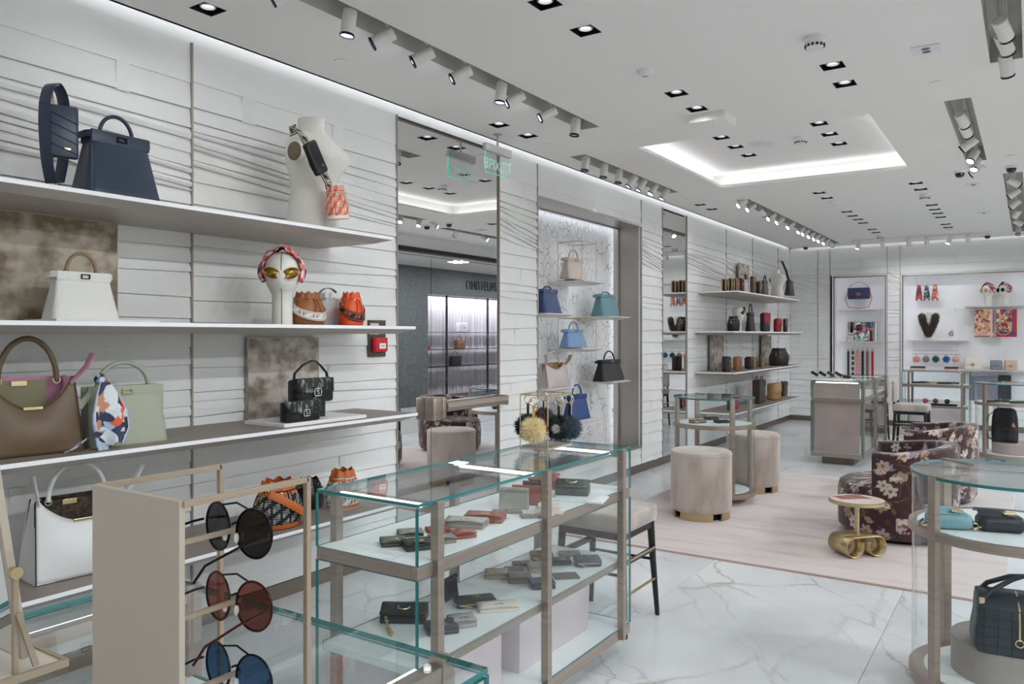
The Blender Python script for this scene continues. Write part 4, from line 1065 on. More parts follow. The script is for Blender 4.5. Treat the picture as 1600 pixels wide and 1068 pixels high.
# --- second shelf
BRONZE = mat('distressed_bronze', (184, 173, 156), .45, .1, col2=(116, 99, 76), scale=6, detail=15, lo=.42, hi=.6, stretch=(1, 1, 1.3), bump=.3, bscale=30)
BRONZE_S = mat('distressed_silver', (198, 190, 180), .45, .1, col2=(132, 120, 105), scale=8, detail=15, lo=.42, hi=.6, stretch=(1, 1, 1.3), bump=.3, bscale=30)
def backdrop(label, X, a, b, z0, z1, m):
    y0, y1 = fitY(a, b, X)
    t = thing('backdrop_panel', label, 'panel', (X, (y0 + y1) / 2, z0), 0); w = (y1 - y0) / 2
    MB().box(-.02, .0, -w, w, 0, z1 - z0).build('face', m, t, smooth=False, bevel=.001)
    MB().box(-.021, .0015, -w - .004, -w, 0, z1 - z0).box(-.021, .0015, w, w + .004, 0, z1 - z0).box(-.021, .0015, -w - .004, w + .004, z1 - z0, z1 - z0 + .004).build('edge_frame', METAL, t, smooth=False)
backdrop('square distressed bronze panel behind the white ostrich bag', -3.53, -30, 183, Z2, at(183, 350, X=-3.53).z, BRONZE)
ya, yb = fitY(80, 186, -3.3)
OST = mat('ostrich_white', (232, 231, 228), .5, bump=.9, bscale=55)
tb = thing('plinth_plate', 'thin white plate under the white ostrich bag', 'plinth', (-3.33, (ya + yb) / 2 + .03, Z2))
MB().box(-.13, .13, -.2, .24, 0, .012).build('plate', WHITE, tb, smooth=False, bevel=.002)
peekaboo('handbag', 'white ostrich handbag with taupe handle in front of the bronze panel', (-3.34, (ya + yb) / 2, Z2 + .012), RL, (yb - ya) * 1.0, .20, .13, OST, hm=leather('beige', (150, 122, 92), .5), hh=.085, lockm=BLKHW, hw=BLKHW, ts=.80, hr=.0075)
y = at(441, X=-3.2).y
dummy_head('display_head', 'white display head with pink headscarf and gold mirrored cat-eye sunglasses', (-3.2, y, Z2), RL - .75, 1.0,
           band=[(226, 120, 120), (240, 190, 196), (200, 60, 50), (90, 34, 34), (244, 214, 214), (232, 140, 110)], seed=3, lens=mat('lens_gold', (150, 122, 52), .12, .75), frame=mat('frame_rose', (222, 170, 160), .3))
for lab, a, b, m, st, ho in (('tan drawstring bucket bag with white monogram strap beside the display head', 458, 502, L_TAN, (mat('strap_white', (226, 222, 216), .7), mat('strap_grey', (150, 136, 126), .7)), None),
                         ('white drawstring bucket bag with hoop handle between the tan and orange ones', 497, 536, L_WHITE, None, mat('hoop_grey', (150, 144, 146), .5)),
                         ('orange drawstring bucket bag with black monogram strap on the second shelf', 533, 564, L_ORANGE, (S_BLK, mat('strap_rust', (186, 92, 60), .7)), None)):
    X = -3.20 if ho is None else -3.38; ya, yb = fitY(a, b, X); z1 = at((a + b) / 2, 457, X=X).z
    bucket('bucket_bag', lab, (X, (ya + yb) / 2, Z2), RL, (yb - ya) / 2 * .93, (z1 - Z2) * 1.0, m, 'mini bucket bags on the second shelf', strap=st, hoop=ho, cinch=.36)

# fire alarm in its dark recess
X = WX + .02; ya, yb = fitY(576, 602, X)
t = thing('alarm_recess', 'dark bronze recess plate with white notice and red fire alarm on the wall', 'fire alarm', (X, (ya + yb) / 2, at(590, 530, X=X).z), RL); w = (yb - ya) / 2
h0, h1 = at(590, 557, X=X).z - t.location.z, at(590, 500, X=X).z - t.location.z
MB().box(-w, w, -.004, .02, h0, h1).build('recess_plate', mat('recess_bronze', (86, 74, 66), .5, .3), t, smooth=False)
ra = at(590, 549, X=X).z - t.location.z; rb = at(590, 527, X=X).z - t.location.z
rd = MB().rbox(-w * .75, w * .75, -.045, -.004, ra, rb, .01, rz=.006).build('call_point', mat('alarm_red', (205, 20, 34), .4), t)
wp = MB().box(-w * .34, w * .42, -.048, -.045, ra + .02, ra + .055).build('press_plate', WHITE, rd, smooth=False)
g = MB()
for k in (-1, 0, 1): g.cbox((w * .04 + k * .012, -.0485, ra + .038), (.006, .001, .006))
g.build('arrow_marks', BLACK, rd, smooth=False)
MB().box(-w * .9, w * .1, -.008, -.004, rb + .02, h1 - .02).build('notice', mat('paper_grey', (206, 204, 204), .7), t, smooth=False)

# --- third shelf
ya, yb = fitY(-6, 136, -3.16); hb = at(40, 590, X=-3.2).z - Z3
openbag('handbag', 'large open taupe tote with pink lining on the third shelf', (-3.27, (ya + yb) / 2 - .01, Z3), RL - .12, (yb - ya) * 1.05, hb, .2, L_TAUPE, L_PINK, drop=.40, hh=.165, tabm=L_PINK, inner=mat('olive_lining', (128, 122, 92), .6), hr=.011, piping=mat('edge_dark', (44, 38, 32), .5))
ya, yb = fitY(146, 263, -3.18); hb = at(200, 602, X=-3.2).z - Z3
sage = peekaboo('handbag', 'sage green structured handbag with scarf tied to its handle', (-3.25, (ya + yb) / 2, Z3), RL - .05, (yb - ya) * 1.03, hb, .15, L_SAGE, hh=.105, ts=.95, hr=.0095, flush=True, tab=False, hx=.34)
MB().tube([(-(yb - ya) * .47, -.03, hb * .88), (-(yb - ya) * .55, -.05, hb * .80), (-(yb - ya) * .64, -.06, hb * .68)], 0, flat=(.026, .005), up=(0, .4, 1)).build('side_tab', L_SAGE, sage)
# scarf tied on the handle and falling down the front
PAL = [(34, 40, 62), (20, 22, 32), (214, 220, 228), (226, 230, 234), (226, 96, 60), (196, 132, 100), (120, 140, 176), (30, 34, 52), (168, 190, 216)]
t = thing('silk_scarf', 'navy, white and coral patterned silk scarf tied on the sage bag', 'scarf', (0, 0, 0))
pts = [(at(162, 590, X=-3.165), .012), (at(166, 612, X=-3.15), .045), (at(172, 640, X=-3.125), .078), (at(177, 666, X=-3.12), .078), (at(178, 690, X=-3.10), .045)]
def sc(u, v):
    q = v * (len(pts) - 1); i = min(int(q), len(pts) - 2); f = q - i
    c = pts[i][0].lerp(pts[i + 1][0], f); w = pts[i][1] * (1 - f) + pts[i + 1][1] * f
    s = (u - .5) * 2; zz = -.05 * s * s * v * (1 if s < 0 else .35) - (.06 * v * max(0, -s) * (v > .5))
    return (c.x + .014 * sin(9 * u + 3 * v) * v + .004, c.y + s * w, c.z + zz * .8)
def scarf_paint(P, seed, bg, cols, n, edge=None, size=.03):
    r = np.random.RandomState(seed); P = np.asarray(P); Y, Z = P[:, 1], P[:, 2]; C = np.tile(np.array(lin(bg)), (len(P), 1))
    for k in range(n):
        cy, cz = Y.min() + r.rand() * np.ptp(Y), Z.min() + r.rand() * np.ptp(Z); th = r.rand() * 6.28; c = cols[r.randint(0, len(cols))]; a = size * (.5 + r.rand()); b = a * (.25 + .4 * r.rand())
        for q in range(r.randint(1, 4)):
            t_ = th + q * .55; x = (Y - cy) * cos(t_) + (Z - cz) * sin(t_) - a * .8; y = -(Y - cy) * sin(t_) + (Z - cz) * cos(t_)
            C[(x / a) ** 2 + (y / b) ** 2 < 1] = lin(c)
    return C
mb = MB().grid(sc, 90, 140); C = scarf_paint(mb.v, 8, (28, 32, 50), [(210, 216, 224), (222, 226, 230), (222, 92, 56), (196, 132, 104), (118, 142, 186), (166, 188, 216), (20, 22, 32), (40, 52, 92), (30, 34, 54), (24, 26, 40), (34, 44, 80), (214, 220, 228)], 70)
n_ = 91; V_ = np.array([(i % n_) / 90 for i in range(len(mb.v))]); C[(V_ < .05) | (V_ > .95)] = lin((150, 172, 206)); C[((V_ > .05) & (V_ < .085)) | ((V_ < .95) & (V_ > .915))] = lin((214, 204, 200))
mb.build('drape', PRINT, t, cols=C, solid=.003)
def sc2(u, v):
    a, b = at(160, 682, X=-3.10), at(104, 705, X=-3.065); c = a.lerp(b, u)
    return (c.x + .03 * (v - .5), c.y + .02 * (v - .5), max(c.z + .012 * sin(5 * u), Z3 + .005) + (v - .5) * .035 * (1 - u * .6) + .012)
mb = MB().grid(sc2, 30, 8); mb.build('drape_tail', PRINT, t, cols=vor_cols(mb.v, [(60, 76, 110), (196, 204, 222), (30, 34, 52)], 40, 2, (1, 1, 4)), solid=.003)
mb = MB().sphere(tuple(at(157, 592, X=-3.17)), (.02, .026, .024), 18, 12); mb.build('knot', PRINT, t, cols=vor_cols(mb.v, [(34, 40, 62), (20, 22, 32), (206, 214, 224), (120, 140, 176)], 30, 4))
backdrop('tall distressed silver panel behind the black bags on the third shelf', -3.54, 388, 497, Z3, at(440, 528, X=-3.54).z, BRONZE_S)
a = at(486, 645, Z=Z3 + .015)
tb = thing('plinth_plate', 'white plate carrying the two black monogram bags on the third shelf', 'plinth', (-3.27, at(480, X=-3.27).y, Z3))
MB().box(-.14, .17, -.30, .28, 0, .018).build('plate', WHITE, tb, smooth=False, bevel=.002)
NET = mat('black_silver_weave', (18, 18, 20), .35, col2=(170, 172, 176), scale=42, detail=6, lo=.52, hi=.74, stretch=(1, 1, .5))
zt = Z3 + .018
ya, yb = fitY(456, 518, -3.24)
bz0, bz1 = at(487, 628, X=-3.24).z, at(487, 592, X=-3.24).z
t = baguette('handbag', 'larger black woven baguette bag with short handle before the silver panel', (-3.25, (ya + yb) / 2, bz0), RL, (yb - ya), bz1 - bz0, .09, L_BLACK, NET, hh=.10)
MB().cbox((0, .0, (zt - bz0) / 2), (.16, .05, bz0 - zt)).build('riser', L_BLACK, t, smooth=False)
ya, yb = fitY(443, 498, -3.14)
bz1 = at(470, 627, X=-3.14).z
baguette('handbag', 'smaller black woven baguette bag at the front of the white plate', (-3.15, (ya + yb) / 2, zt), RL, (yb - ya), bz1 - zt, .08, L_BLACK, NET, hh=0, ring=True)

# --- lowest shelf
ya, yb = fitY(60, 205, -3.2); hb = at(90, 790, X=-3.2).z - Z4
openbag('handbag', 'large white tote with dark edging and brown monogram lining, low shelf', (-3.28, (ya + yb) / 2, Z4), RL - .1, (yb - ya), hb + .02, .2, L_WHITE, mat('lining_brown', (76, 60, 42), .7, col2=(40, 32, 24), scale=60, lo=.45, hi=.55), drop=.3, hh=.15, hm=L_WHITE, piping=mat('edge_black', (24, 22, 22), .5), tabm=L_WHITE, hr=.009)
FAB_B, FAB_W = mat('monogram_black', (22, 22, 24), .7), mat('monogram_grey', (150, 150, 152), .7)
FAB_W2, FAB_G = mat('monogram_white', (216, 214, 210), .7), mat('monogram_dark', (60, 58, 58), .7)
g = 'bucket bags on the lowest shelf'
for lab, a, b, pt, m, pm, tm, bm, X in (('black monogram bucket bag with cognac leather trim, left of three on the lowest shelf', 400, 466, 747, FAB_B, FAB_W, L_COGNAC, L_COGNAC, -3.2),
                                 ('plain black leather bucket bag in the middle of three on the lowest shelf', 460, 503, 745, L_BLACK, None, L_BLACK, L_BLACK, -3.40),
                                 ('white monogram bucket bag with cognac collar, right of three on the lowest shelf', 513, 558, 731, FAB_W2, FAB_G, L_COGNAC, L_COGNAC, -3.25)):
    ya, yb = fitY(a, b, X); z1 = at((a + b) / 2, pt, X=X).z
    t = bucket('bucket_bag', lab, (X, (ya + yb) / 2, Z4), RL, (yb - ya) / 2 * .88, (z1 - Z4) * .97, m, g, print_m=pm, top_m=tm, base_m=bm, cinch=.38, pleats=7)
    if m is FAB_B:
        r = (yb - ya) / 2 * .88; h = (z1 - Z4) * .97
        MB().tube([(-r * .85, -r * .5, h * .78), (-r * .45, -r * .95, h * .64), (r * .2, -r * 1.1, h * .42), (r * .8, -r * 1.0, h * .22), (r * 1.12, -r * .6, h * .12)], 0, flat=(.04, .006), up=(0, 0, 1)).build('shoulder_strap', L_COGNAC, t)
# ================================================================ rug, glass counters, seats
RUG = mat('rug_rose', (216, 204, 202), .95, col2=(196, 174, 172), scale=3.2, stretch=(.5, 3.0, 1), detail=8, lo=.5, hi=.78, bump=.5, bscale=220, sheen=.3)
t = thing('rug', 'large pale rose silk rug with worn patches under the armchairs', 'rug', (-1.5, 6.9, 0))
MB().box(-1.42, 1.38, -1.78, 1.85, 0, .011).build('pile', RUG, t, smooth=False, bevel=.004)
MB().box(-1.424, 1.384, -1.79, -1.775, 0, .0115).build('hem', mat('rug_hem', (192, 166, 160), .95), t, smooth=False)

ROD = mat('rod_bronze_beige', (168, 150, 130), .45, .15)
def pane(name, parent, x0, x1, y0, y1, z0, z1, M=None):
    d = (x1 - x0, y1 - y0, z1 - z0); k = d.index(min(d))
    mi = [0 if k == 2 else 1] * 2 + [0 if k == 1 else 1] * 2 + [0 if k == 0 else 1] * 2
    m = MB().box(x0, x1, y0, y1, z0, z1, mi, M)
    return m.build(name, [GLASS, GEDGE], parent, smooth=False)

CWHITE = mat('counter_white', (232, 236, 236), .35)
PINKP = mat('pink_panel', (214, 200, 202), .6, col2=(202, 186, 190), scale=3)
def counter(label, loc, rz, L, W, T=.975, blocks=True, pinkfront=False, mids=True, midz=.45, group='rectangular glass counters', led=True):
    t = thing('glass_counter', label, 'display counter', loc, rz, group)
    l, w = L / 2, W / 2; px = [-l + .095, l - .095] + ([0] if L > 1.2 else [])
    g = .008
    MB().box(-l + .12, l - .12, -w + .1, w - .1, 0, .09).build('plinth', METAL_D, t, smooth=False)
    def frame(nm, z0, z1, b=.03, m=METAL):
        q = MB().box(-l, l, -w, -w + b, z0, z1).box(-l, l, w - b, w, z0, z1).box(-l, -l + b, -w + b, w - b, z0, z1).box(l - b, l, -w + b, w - b, z0, z1)
        return q.build(nm, m, t, smooth=False, bevel=.001)
    frame('base_frame', .09, .14)
    MB().box(-l + .006, l - .006, -w + .006, w - .006, .125, .142).build('base_floor', CWHITE, t, smooth=False)
    frame('shelf_frame', .735, .778)
    MB().box(-l + .006, l - .006, -w + .006, w - .006, .76, .7795).build('top_shelf', CWHITE, t, smooth=False)
    if mids:
        MB().box(-l + .02, l - .02, -w + .012, w - .012, midz - .028, midz).build('middle_shelf', CWHITE, t, smooth=False, bevel=.001)
        MB().box(-l + .02, l - .02, -w + .009, -w + .012, midz - .03, midz + .002).box(-l + .02, l - .02, w - .012, w - .009, midz - .03, midz + .002).build('middle_shelf_edge', METAL, t, smooth=False)
    for x in px:
        for s in (-1, 1): MB().box(x - .016, x + .016, s * (w + .002) - .016, s * (w + .002) + .016, .09, T - .004).build('post', METAL, t, smooth=False, bevel=.0015)
        MB().box(x - .014, x + .014, -w + .014, w - .014, T - .04, T - .014).build('crossbar', METAL, t, smooth=False)
        if led: MB().box(x - .023, x - .014, -w + .05, w - .04, T - .028, T - .016).build('led_bar', LED, t, smooth=False)
    pane('glass_top', t, -l, l, -w, w, T - .010, T)
    for s in (-1, 1):
        for z0, z1 in ((.78, T - .013), (.142, .735)):
            pane('glass_side', t, -l, l, s * w - .004, s * w + .004, z0, z1)
            pane('glass_end', t, s * l - .004, s * l + .004, -w + .006, w - .006, z0, z1)
    if blocks:
        n = 2 if L > 1.2 else 1
        for k in range(n):
            a = -l + .06 + k * (L - .12) / n; b = a + (L - .12) / n * (.82 if n > 1 else 1) - (.0 if n > 1 else .06)
            MB().box(a, b, -w * .45, w * .45, .143, midz - .03).build('pink_block', PINKP, t, smooth=False, bevel=.002)
        if led: MB().box(-l + .06, l - .06, -w * .62, -w * .54, midz - .034, midz - .0285).box(-l + .06, l - .06, w * .54, w * .62, midz - .034, midz - .0285).build('led_bar', mat_emit('led_soft', (255, 244, 250), 1.6), t, smooth=False)
    if pinkfront:
        for s in (-1, 1): MB().box(s * (l - .06) - .012, s * (l - .06) + .012, -w + .03, w - .03, .145, T - .03).build('pink_panel', PINKP2, t, smooth=False)
    return t
PINKP2 = mat('pink_velvet_panel', (186, 166, 162), .8, col2=(168, 148, 146), scale=2.5, sheen=.3)
counter('long glass counter of wallets in the middle of the foreground', (-1.812, 2.633, 0), pi / 2, 1.545, .452)
counter('glass counter in the near foreground carrying the sunglasses rack', (-1.153, .73, 0), 0, .874, .56, blocks=False)
counter('tall glass counter with rose end panel in the far middle of the shop', (-1.875, 10.53, 0), pi / 2, 1.86, .55, blocks=False, pinkfront=True, mids=False)
counter('glass counter with three shelves before the lit scarf niche', (-1.175, 13.28, 0), 0, .885, .45, midz=.46)

def round_case(label, loc, r, T=.935, mid=.70, group='round glass cases'):
    t = thing('round_case', label, 'display case', loc, 0, group); n = 56
    MB().lathe([(r * .45, 0), (r * .45, .06)], 40).build('foot', METAL, t)
    MB().lathe([(r * .5, .06), (r + .012, .06), (r + .012, .10), (r - .05, .101)], n).build('base_ring', METAL, t, angle=30)
    MB().lathe([(r - .045, .10), (r - .047, .104), (.001, .104)], n).build('base_disc', CWHITE, t)
    MB().lathe([(r - .02, mid - .035), (r + .012, mid - .035), (r + .012, mid), (r - .02, mid)], n, caps=(False, False)).build('shelf_ring', METAL, t, angle=30)
    MB().lathe([(r - .012, mid - .012), (r - .012, mid - .002), (.001, mid - .001)], n).build('shelf_disc', CWHITE, t, angle=30)
    for z0, z1 in ((.104, mid - .036), (mid + .001, T - .012)):
        MB().lathe([(r, z0), (r, z1)], n, caps=(False, False)).build('glass_wall', GLASS, t)
    MB().lathe([(.001, T - .012), (r + .006, T - .012)], n, caps=(False, False)).lathe([(r + .006, T), (.001, T)], n, caps=(False, False)).build('glass_top', GLASS, t)
    MB().lathe([(r + .006, T - .012), (r + .006, T)], n, caps=(False, False)).build('glass_top_edge', GEDGE, t)
    for k in range(4):
        a = pi / 4 + k * pi / 2; R = Matrix.Rotation(a, 4, 'Z')
        MB().box(r - .012, r + .014, -.02, .02, .06, T - .001, M=R).build('post', METAL, t, smooth=False, bevel=.0015)
        MB().add([(r + .012, -.016, T + .001), (r + .012, .016, T + .001), (r * .55, .002, T + .001), (r * .55, -.002, T + .001), (r + .012, -.016, T + .005), (r + .012, .016, T + .005), (r * .55, .002, T + .005), (r * .55, -.002, T + .005)],
                 [(0, 1, 2, 3), (7, 6, 5, 4), (0, 4, 5, 1), (1, 5, 6, 2), (2, 6, 7, 3), (3, 7, 4, 0)], M=R).build('top_clip', METAL, t, smooth=False)
    return t
CA, CB, CC = Vector((-2.41, 6.97, .011)), Vector((-.19, 11.05, 0)), Vector((-.06, 3.81, 0))
round_case('round glass case between the two velvet poufs', CA, .355)
round_case('round glass case holding the black backpack at the right', CB, .37, mid=.71)
round_case('large round glass case in the right foreground', CC, .37, mid=.715)

VEL = mat('taupe_velvet', (192, 180, 171), .85, col2=(150, 134, 123), scale=4.0, stretch=(1, 1, .45), detail=7, lo=.48, hi=.72, sheen=.6, bump=.15, bscale=200)
def pouf(label, c, r, h):
    t = thing('pouf', label, 'pouf', c, 0, 'cylindrical velvet poufs')
    b = MB(); n = 48
    MB().lathe([(r * .72, 0), (r * .72, .06)], n).build('recess', BLACK, t)
    for a0 in (0, pi / 2, pi, 1.5 * pi):
        rings = []
        for q in range(13):
            a = a0 + .26 + q / 12 * (pi / 2 - .36) - .7
            rings.append([((r * .86) * cos(a), r * .86 * sin(a), 0), ((r * .94) * cos(a), r * .94 * sin(a), 0), ((r * .94) * cos(a), r * .94 * sin(a), .062), ((r * .86) * cos(a), r * .86 * sin(a), .062)])
        MB().loft(rings).build('brass_foot', BRASS, t, angle=30)
    MB().lathe([(.001, .06), (r * .93, .06), (r * .97, .075), (r, .11), (r, h - .035)], n).build('side', VEL, t)
    MB().lathe([(r, h - .035), (r * 1.004, h - .030), (r * .985, h - .012), (r * .92, h - .003), (.001, h)], n).build('seat_cushion', VEL, t)
    MB().torus((0, 0, h - .033), r * 1.002, .004, n=48).build('piping', VEL, t)
    return t
pouf('near cylindrical taupe velvet pouf with brass feet on the rug', (-2.27, 6.25, .011), .247, .55)
pouf('far cylindrical taupe velvet pouf half behind the round case', (-2.24, 7.60, .011), .247, .555)

# bar stools
SEATV = mat('stool_velvet', (190, 180, 172), .85, col2=(160, 148, 140), scale=5, detail=6, sheen=.5)
WOODB = mat('ebonised_wood', (16, 14, 14), .35)
def stool(label, loc, rz, h=.60, back=False):
    t = thing('bar_stool', label, 'stool', loc, rz, 'bar stools')
    MB().rbox(-.205, .205, -.205, .205, h - .09, h, .03, rz=.02).build('seat', SEATV, t)
    MB().box(-.185, .185, -.185, .185, h - .13, h - .085).build('apron', WOODB, t, smooth=False, bevel=.01)
    for sx in (-1, 1):
        for sy in (-1, 1):
            P = [(sx * .172, sy * .172, h - .09), (sx * .182, sy * .182, h * .5), (sx * .20, sy * .20, 0)]
            MB().tube(P, [.021, .018, .013], 8).build('leg', WOODB, t)
    for sx in (-1, 1):
        MB().tube([(sx * .185, -.18, .36), (sx * .185, .18, .36)], .013, 8).build('stretcher', WOODB, t)
        MB().box(sx * .185 - .004 + sx * .012, sx * .185 + .004 + sx * .012, -.17, .17, .366, .376).build('brass_inlay', BRASS, t, smooth=False)
        MB().tube([(sx * .192, -.185, .20), (sx * .192, .185, .20)], .007, 8).build('foot_rail', BRASS, t)
    for sy in (-1, 1): MB().tube([(-.18, sy * .185, .30), (.18, sy * .185, .30)], .008, 8).build('stretcher', WOODB, t)
    if back:
        MB().rbox(-.2, .2, .17, .21, h + .02, h + .30, .02).build('backrest', SEATV, t)
        for s in (-1, 1): MB().tube([(s * .17, .185, h - .1), (s * .175, .19, h + .2)], .016).build('back_post', WOODB, t)
    return t
stool('backless bar stool with pale seat and black legs behind the wallet counter', (-1.872, 3.735, 0), 0)
stool('bar stool with low backrest beside the rose panelled counter', (-1.28, 11.3, 0), pi / 2, .62, True)
stool('bar stool with low backrest behind the rose panelled counter', (-1.9, 12.2, 0), 0, .62, True)

# armchairs with woven floral fabric
def floral(U, V, seed):
    """U, V in metres -> colours of the jacquard"""
    r = np.random.RandomState(seed)
    C = np.tile(np.array(lin((54, 22, 30))), (len(U), 1))
    U, V = np.asarray(U), np.asarray(V)
    n1 = np.sin(U * 23 + seed) * np.sin(V * 19 + 1) + np.sin(U * 41 + 2) * np.sin(V * 37)
    C[n1 > 1.1] = lin((84, 42, 26)); C[n1 < -1.2] = lin((70, 30, 40))
    u1, v1 = U.max(), V.max()
    def ell(cx, cy, a, b, th, col):
        du, dv = U - cx, V - cy
        x = du * cos(th) + dv * sin(th); y = -du * sin(th) + dv * cos(th)
        C[(x / a) ** 2 + (y / b) ** 2 < 1] = lin(col)
    def leaf(cx, cy, L, w, th, col):
        du, dv = U - cx, V - cy
        x = (du * cos(th) + dv * sin(th)) / L; y = (-du * sin(th) + dv * cos(th)) / w
        C[(x > 0) & (x < 1) & (np.abs(y) < np.sin(np.clip(x, 0, 1) * pi))] = lin(col)
        C[(x > .1) & (x < .9) & (np.abs(y) < .12)] = lin((92, 52, 50))
    pale = [(190, 176, 168), (172, 148, 142), (150, 128, 104), (204, 192, 186), (168, 150, 160)]
    area = (U.max() - U.min()) * (V.max() - V.min()); K = int(area * 95)
    for k in range(K):
        cx, cy = U.min() + r.rand() * (U.max() - U.min()), V.min() + r.rand() * (V.max() - V.min()); th = r.rand() * 6.28; kind = r.randint(0, 4)
        col = pale[r.randint(0, 5)]
        xs = np.linspace(0, .16, 14)
        for q in xs: ell(cx + q * cos(th) + .02 * sin(20 * q), cy + q * sin(th) + .02 * cos(18 * q), .0035, .0035, 0, (124, 88, 44))
        if kind == 0:
            for p in range(6): ell(cx + .026 * cos(th + p * 1.047), cy + .026 * sin(th + p * 1.047), .024, .014, th + p * 1.047, col)
            ell(cx, cy, .012, .012, 0, (126, 92, 40))
        elif kind == 1:
            for p in range(3): leaf(cx, cy, .065, .015, th + (p - 1) * .75, col)
        elif kind == 2:
            leaf(cx, cy, .085, .018, th, col); leaf(cx, cy, .055, .014, th + 2.2, (112, 80, 36))
        else:
            for p in range(5): ell(cx + .018 * r.randn(), cy + .018 * r.randn(), .011, .009, 0, col)
    return C
FLOR = mat_attr('floral_jacquard', .8, sheen=.3, bump=.3, bscale=400)
def armchair(label, loc, rz, seed, h=.70, R=.41):
    t = thing('armchair', label, 'armchair', loc, rz, 'floral barrel armchairs')
    MB().lathe([(R * .8, 0), (R * .82, .03)], 40).build('swivel_base', BLACK, t)
    def drum(prof, nu, name, seed, a0=0, a1=2 * pi, inner=False):
        s = [0]
        for p, q in zip(prof, prof[1:]): s.append(s[-1] + sqrt((p[0] - q[0]) ** 2 + (p[1] - q[1]) ** 2))
        nv = len(prof) - 1; m = MB(); U = []; V = []
        vs = []; fs = []
        for j, (rr, z) in enumerate(prof):
            for i in range(nu + 1):
                a = a0 + (a1 - a0) * i / nu; k = rr / R
                vs.append((rr * cos(a), rr * sin(a) * (1.0), z)); U.append(a * R if rr > .1 else rr * cos(a)); V.append(s[j])
        for j in range(nv):
            for i in range(nu): q = j * (nu + 1) + i; fs.append((q, q + 1, q + nu + 2, q + nu + 1))
        m.add(vs, fs); return m.build(name, FLOR, t, cols=floral(U, V, seed), angle=60)
    def dense(pts, n):
        out = []
        for a, b in zip(pts, pts[1:]):
            k = max(1, int(n * sqrt((a[0] - b[0]) ** 2 + (a[1] - b[1]) ** 2)))
            out += [(a[0] + (b[0] - a[0]) * i / k, a[1] + (b[1] - a[1]) * i / k) for i in range(k)]
        return out + [pts[-1]]
    drum(dense([(R * .93, .03), (R * .99, .07), (R, .2), (R * .99, .34), (R * .96, .385), (R * .88, .405), (.02, .415)], 130), 300, 'seat', seed)
    # wrap-around back: swept section
    a0, a1 = radians(-22), radians(202); nu = 240
    sec = dense([(R * 1.012, .20), (R * 1.02, .45), (R * 1.02, h - .03), (R * 1.0, h - .008), (R * .96, h), (R * .80, h), (R * .755, h - .008), (R * .735, h - .03), (R * .735, .39)], 120)
    vs = []; fs = []; U = []; V = []
    acc = 0
    for j, (rr, z) in enumerate(sec):
        if j: acc += sqrt((sec[j][0] - sec[j - 1][0]) ** 2 + (sec[j][1] - sec[j - 1][1]) ** 2)
        for i in range(nu + 1):
            a = a0 + (a1 - a0) * i / nu; zz = z - .05 * max(0, (z - .42) / (h - .42)) * (1 - sin(max(0, min(pi, a))))
            vs.append((rr * cos(a), rr * sin(a), zz)); U.append(a * R); V.append(acc)
    K = len(sec)
    for j in range(K - 1):
        for i in range(nu): q = j * (nu + 1) + i; fs.append((q, q + 1, q + nu + 2, q + nu + 1))
    fs.append(tuple(j * (nu + 1) for j in range(K))); fs.append(tuple(j * (nu + 1) + nu for j in range(K - 1, -1, -1)))
    MB().add(vs, fs).build('backrest', FLOR, t, cols=floral(U, V, seed + 7), angle=60)
    return t
armchair('near burgundy floral barrel armchair beside the brass side table', (-.84, 6.50, .012), -pi / 2 + .12, 3)
armchair('far burgundy floral barrel armchair behind the near one', (-.80, 8.10, .012), -pi / 2 + .05, 21)

# brass side table on a rolled base
t = thing('side_table', 'small round side table with marble top and rolled brass base', 'side table', (-.985, 5.74, .011), radians(48))
MB().lathe([(.001, .35), (.17, .35), (.18, .352), (.18, .372), (.172, .374), (.001, .374)], 48).build('rim', BRASS, t, angle=30)
top = MB(); nu, nv = 60, 24
top.grid(lambda u, v: (.172 * v * cos(2 * pi * u), .172 * v * sin(2 * pi * u), .3755), nu, nv)
P = np.array(top.v); cl = np.tile(np.array(lin((226, 208, 196))), (len(P), 1)); q = np.sin(P[:, 0] * 60 + P[:, 1] * 25); msk = (P[:, 1] + P[:, 0] * .2 > .0) & (np.abs(P[:, 0]) < .11) & (P[:, 1] < .13); cl[msk] = lin((146, 72, 58)); cl[msk & (q > .4)] = lin((176, 104, 86))
top.build('marble_top', mat_attr('inlaid_stone', .25), t, cols=cl)
MB().cyl((0, 0), .016, .12, .35, 20).build('stem', BRASS, t)
pts = []
ro = .068
for a in np.linspace(radians(-200), radians(90), 30): pts.append((-.115 + ro * cos(pi - a) * 1.0, .0, ro + ro * sin(a)))
prof = [(-.088 - ro * sin(b), ro + ro * cos(b)) for b in np.linspace(radians(300), 0, 30)] + [(.088 + ro * sin(b), ro + ro * cos(b)) for b in np.linspace(0, radians(300), 30)]
MB().grid(lambda u, v: (prof[min(int(round(u * 59)), 59)][0], -.10 + .20 * v, prof[min(int(round(u * 59)), 59)][1] + .004), 59, 1).build('rolled_base', BRASS, t, solid=.004, angle=60)

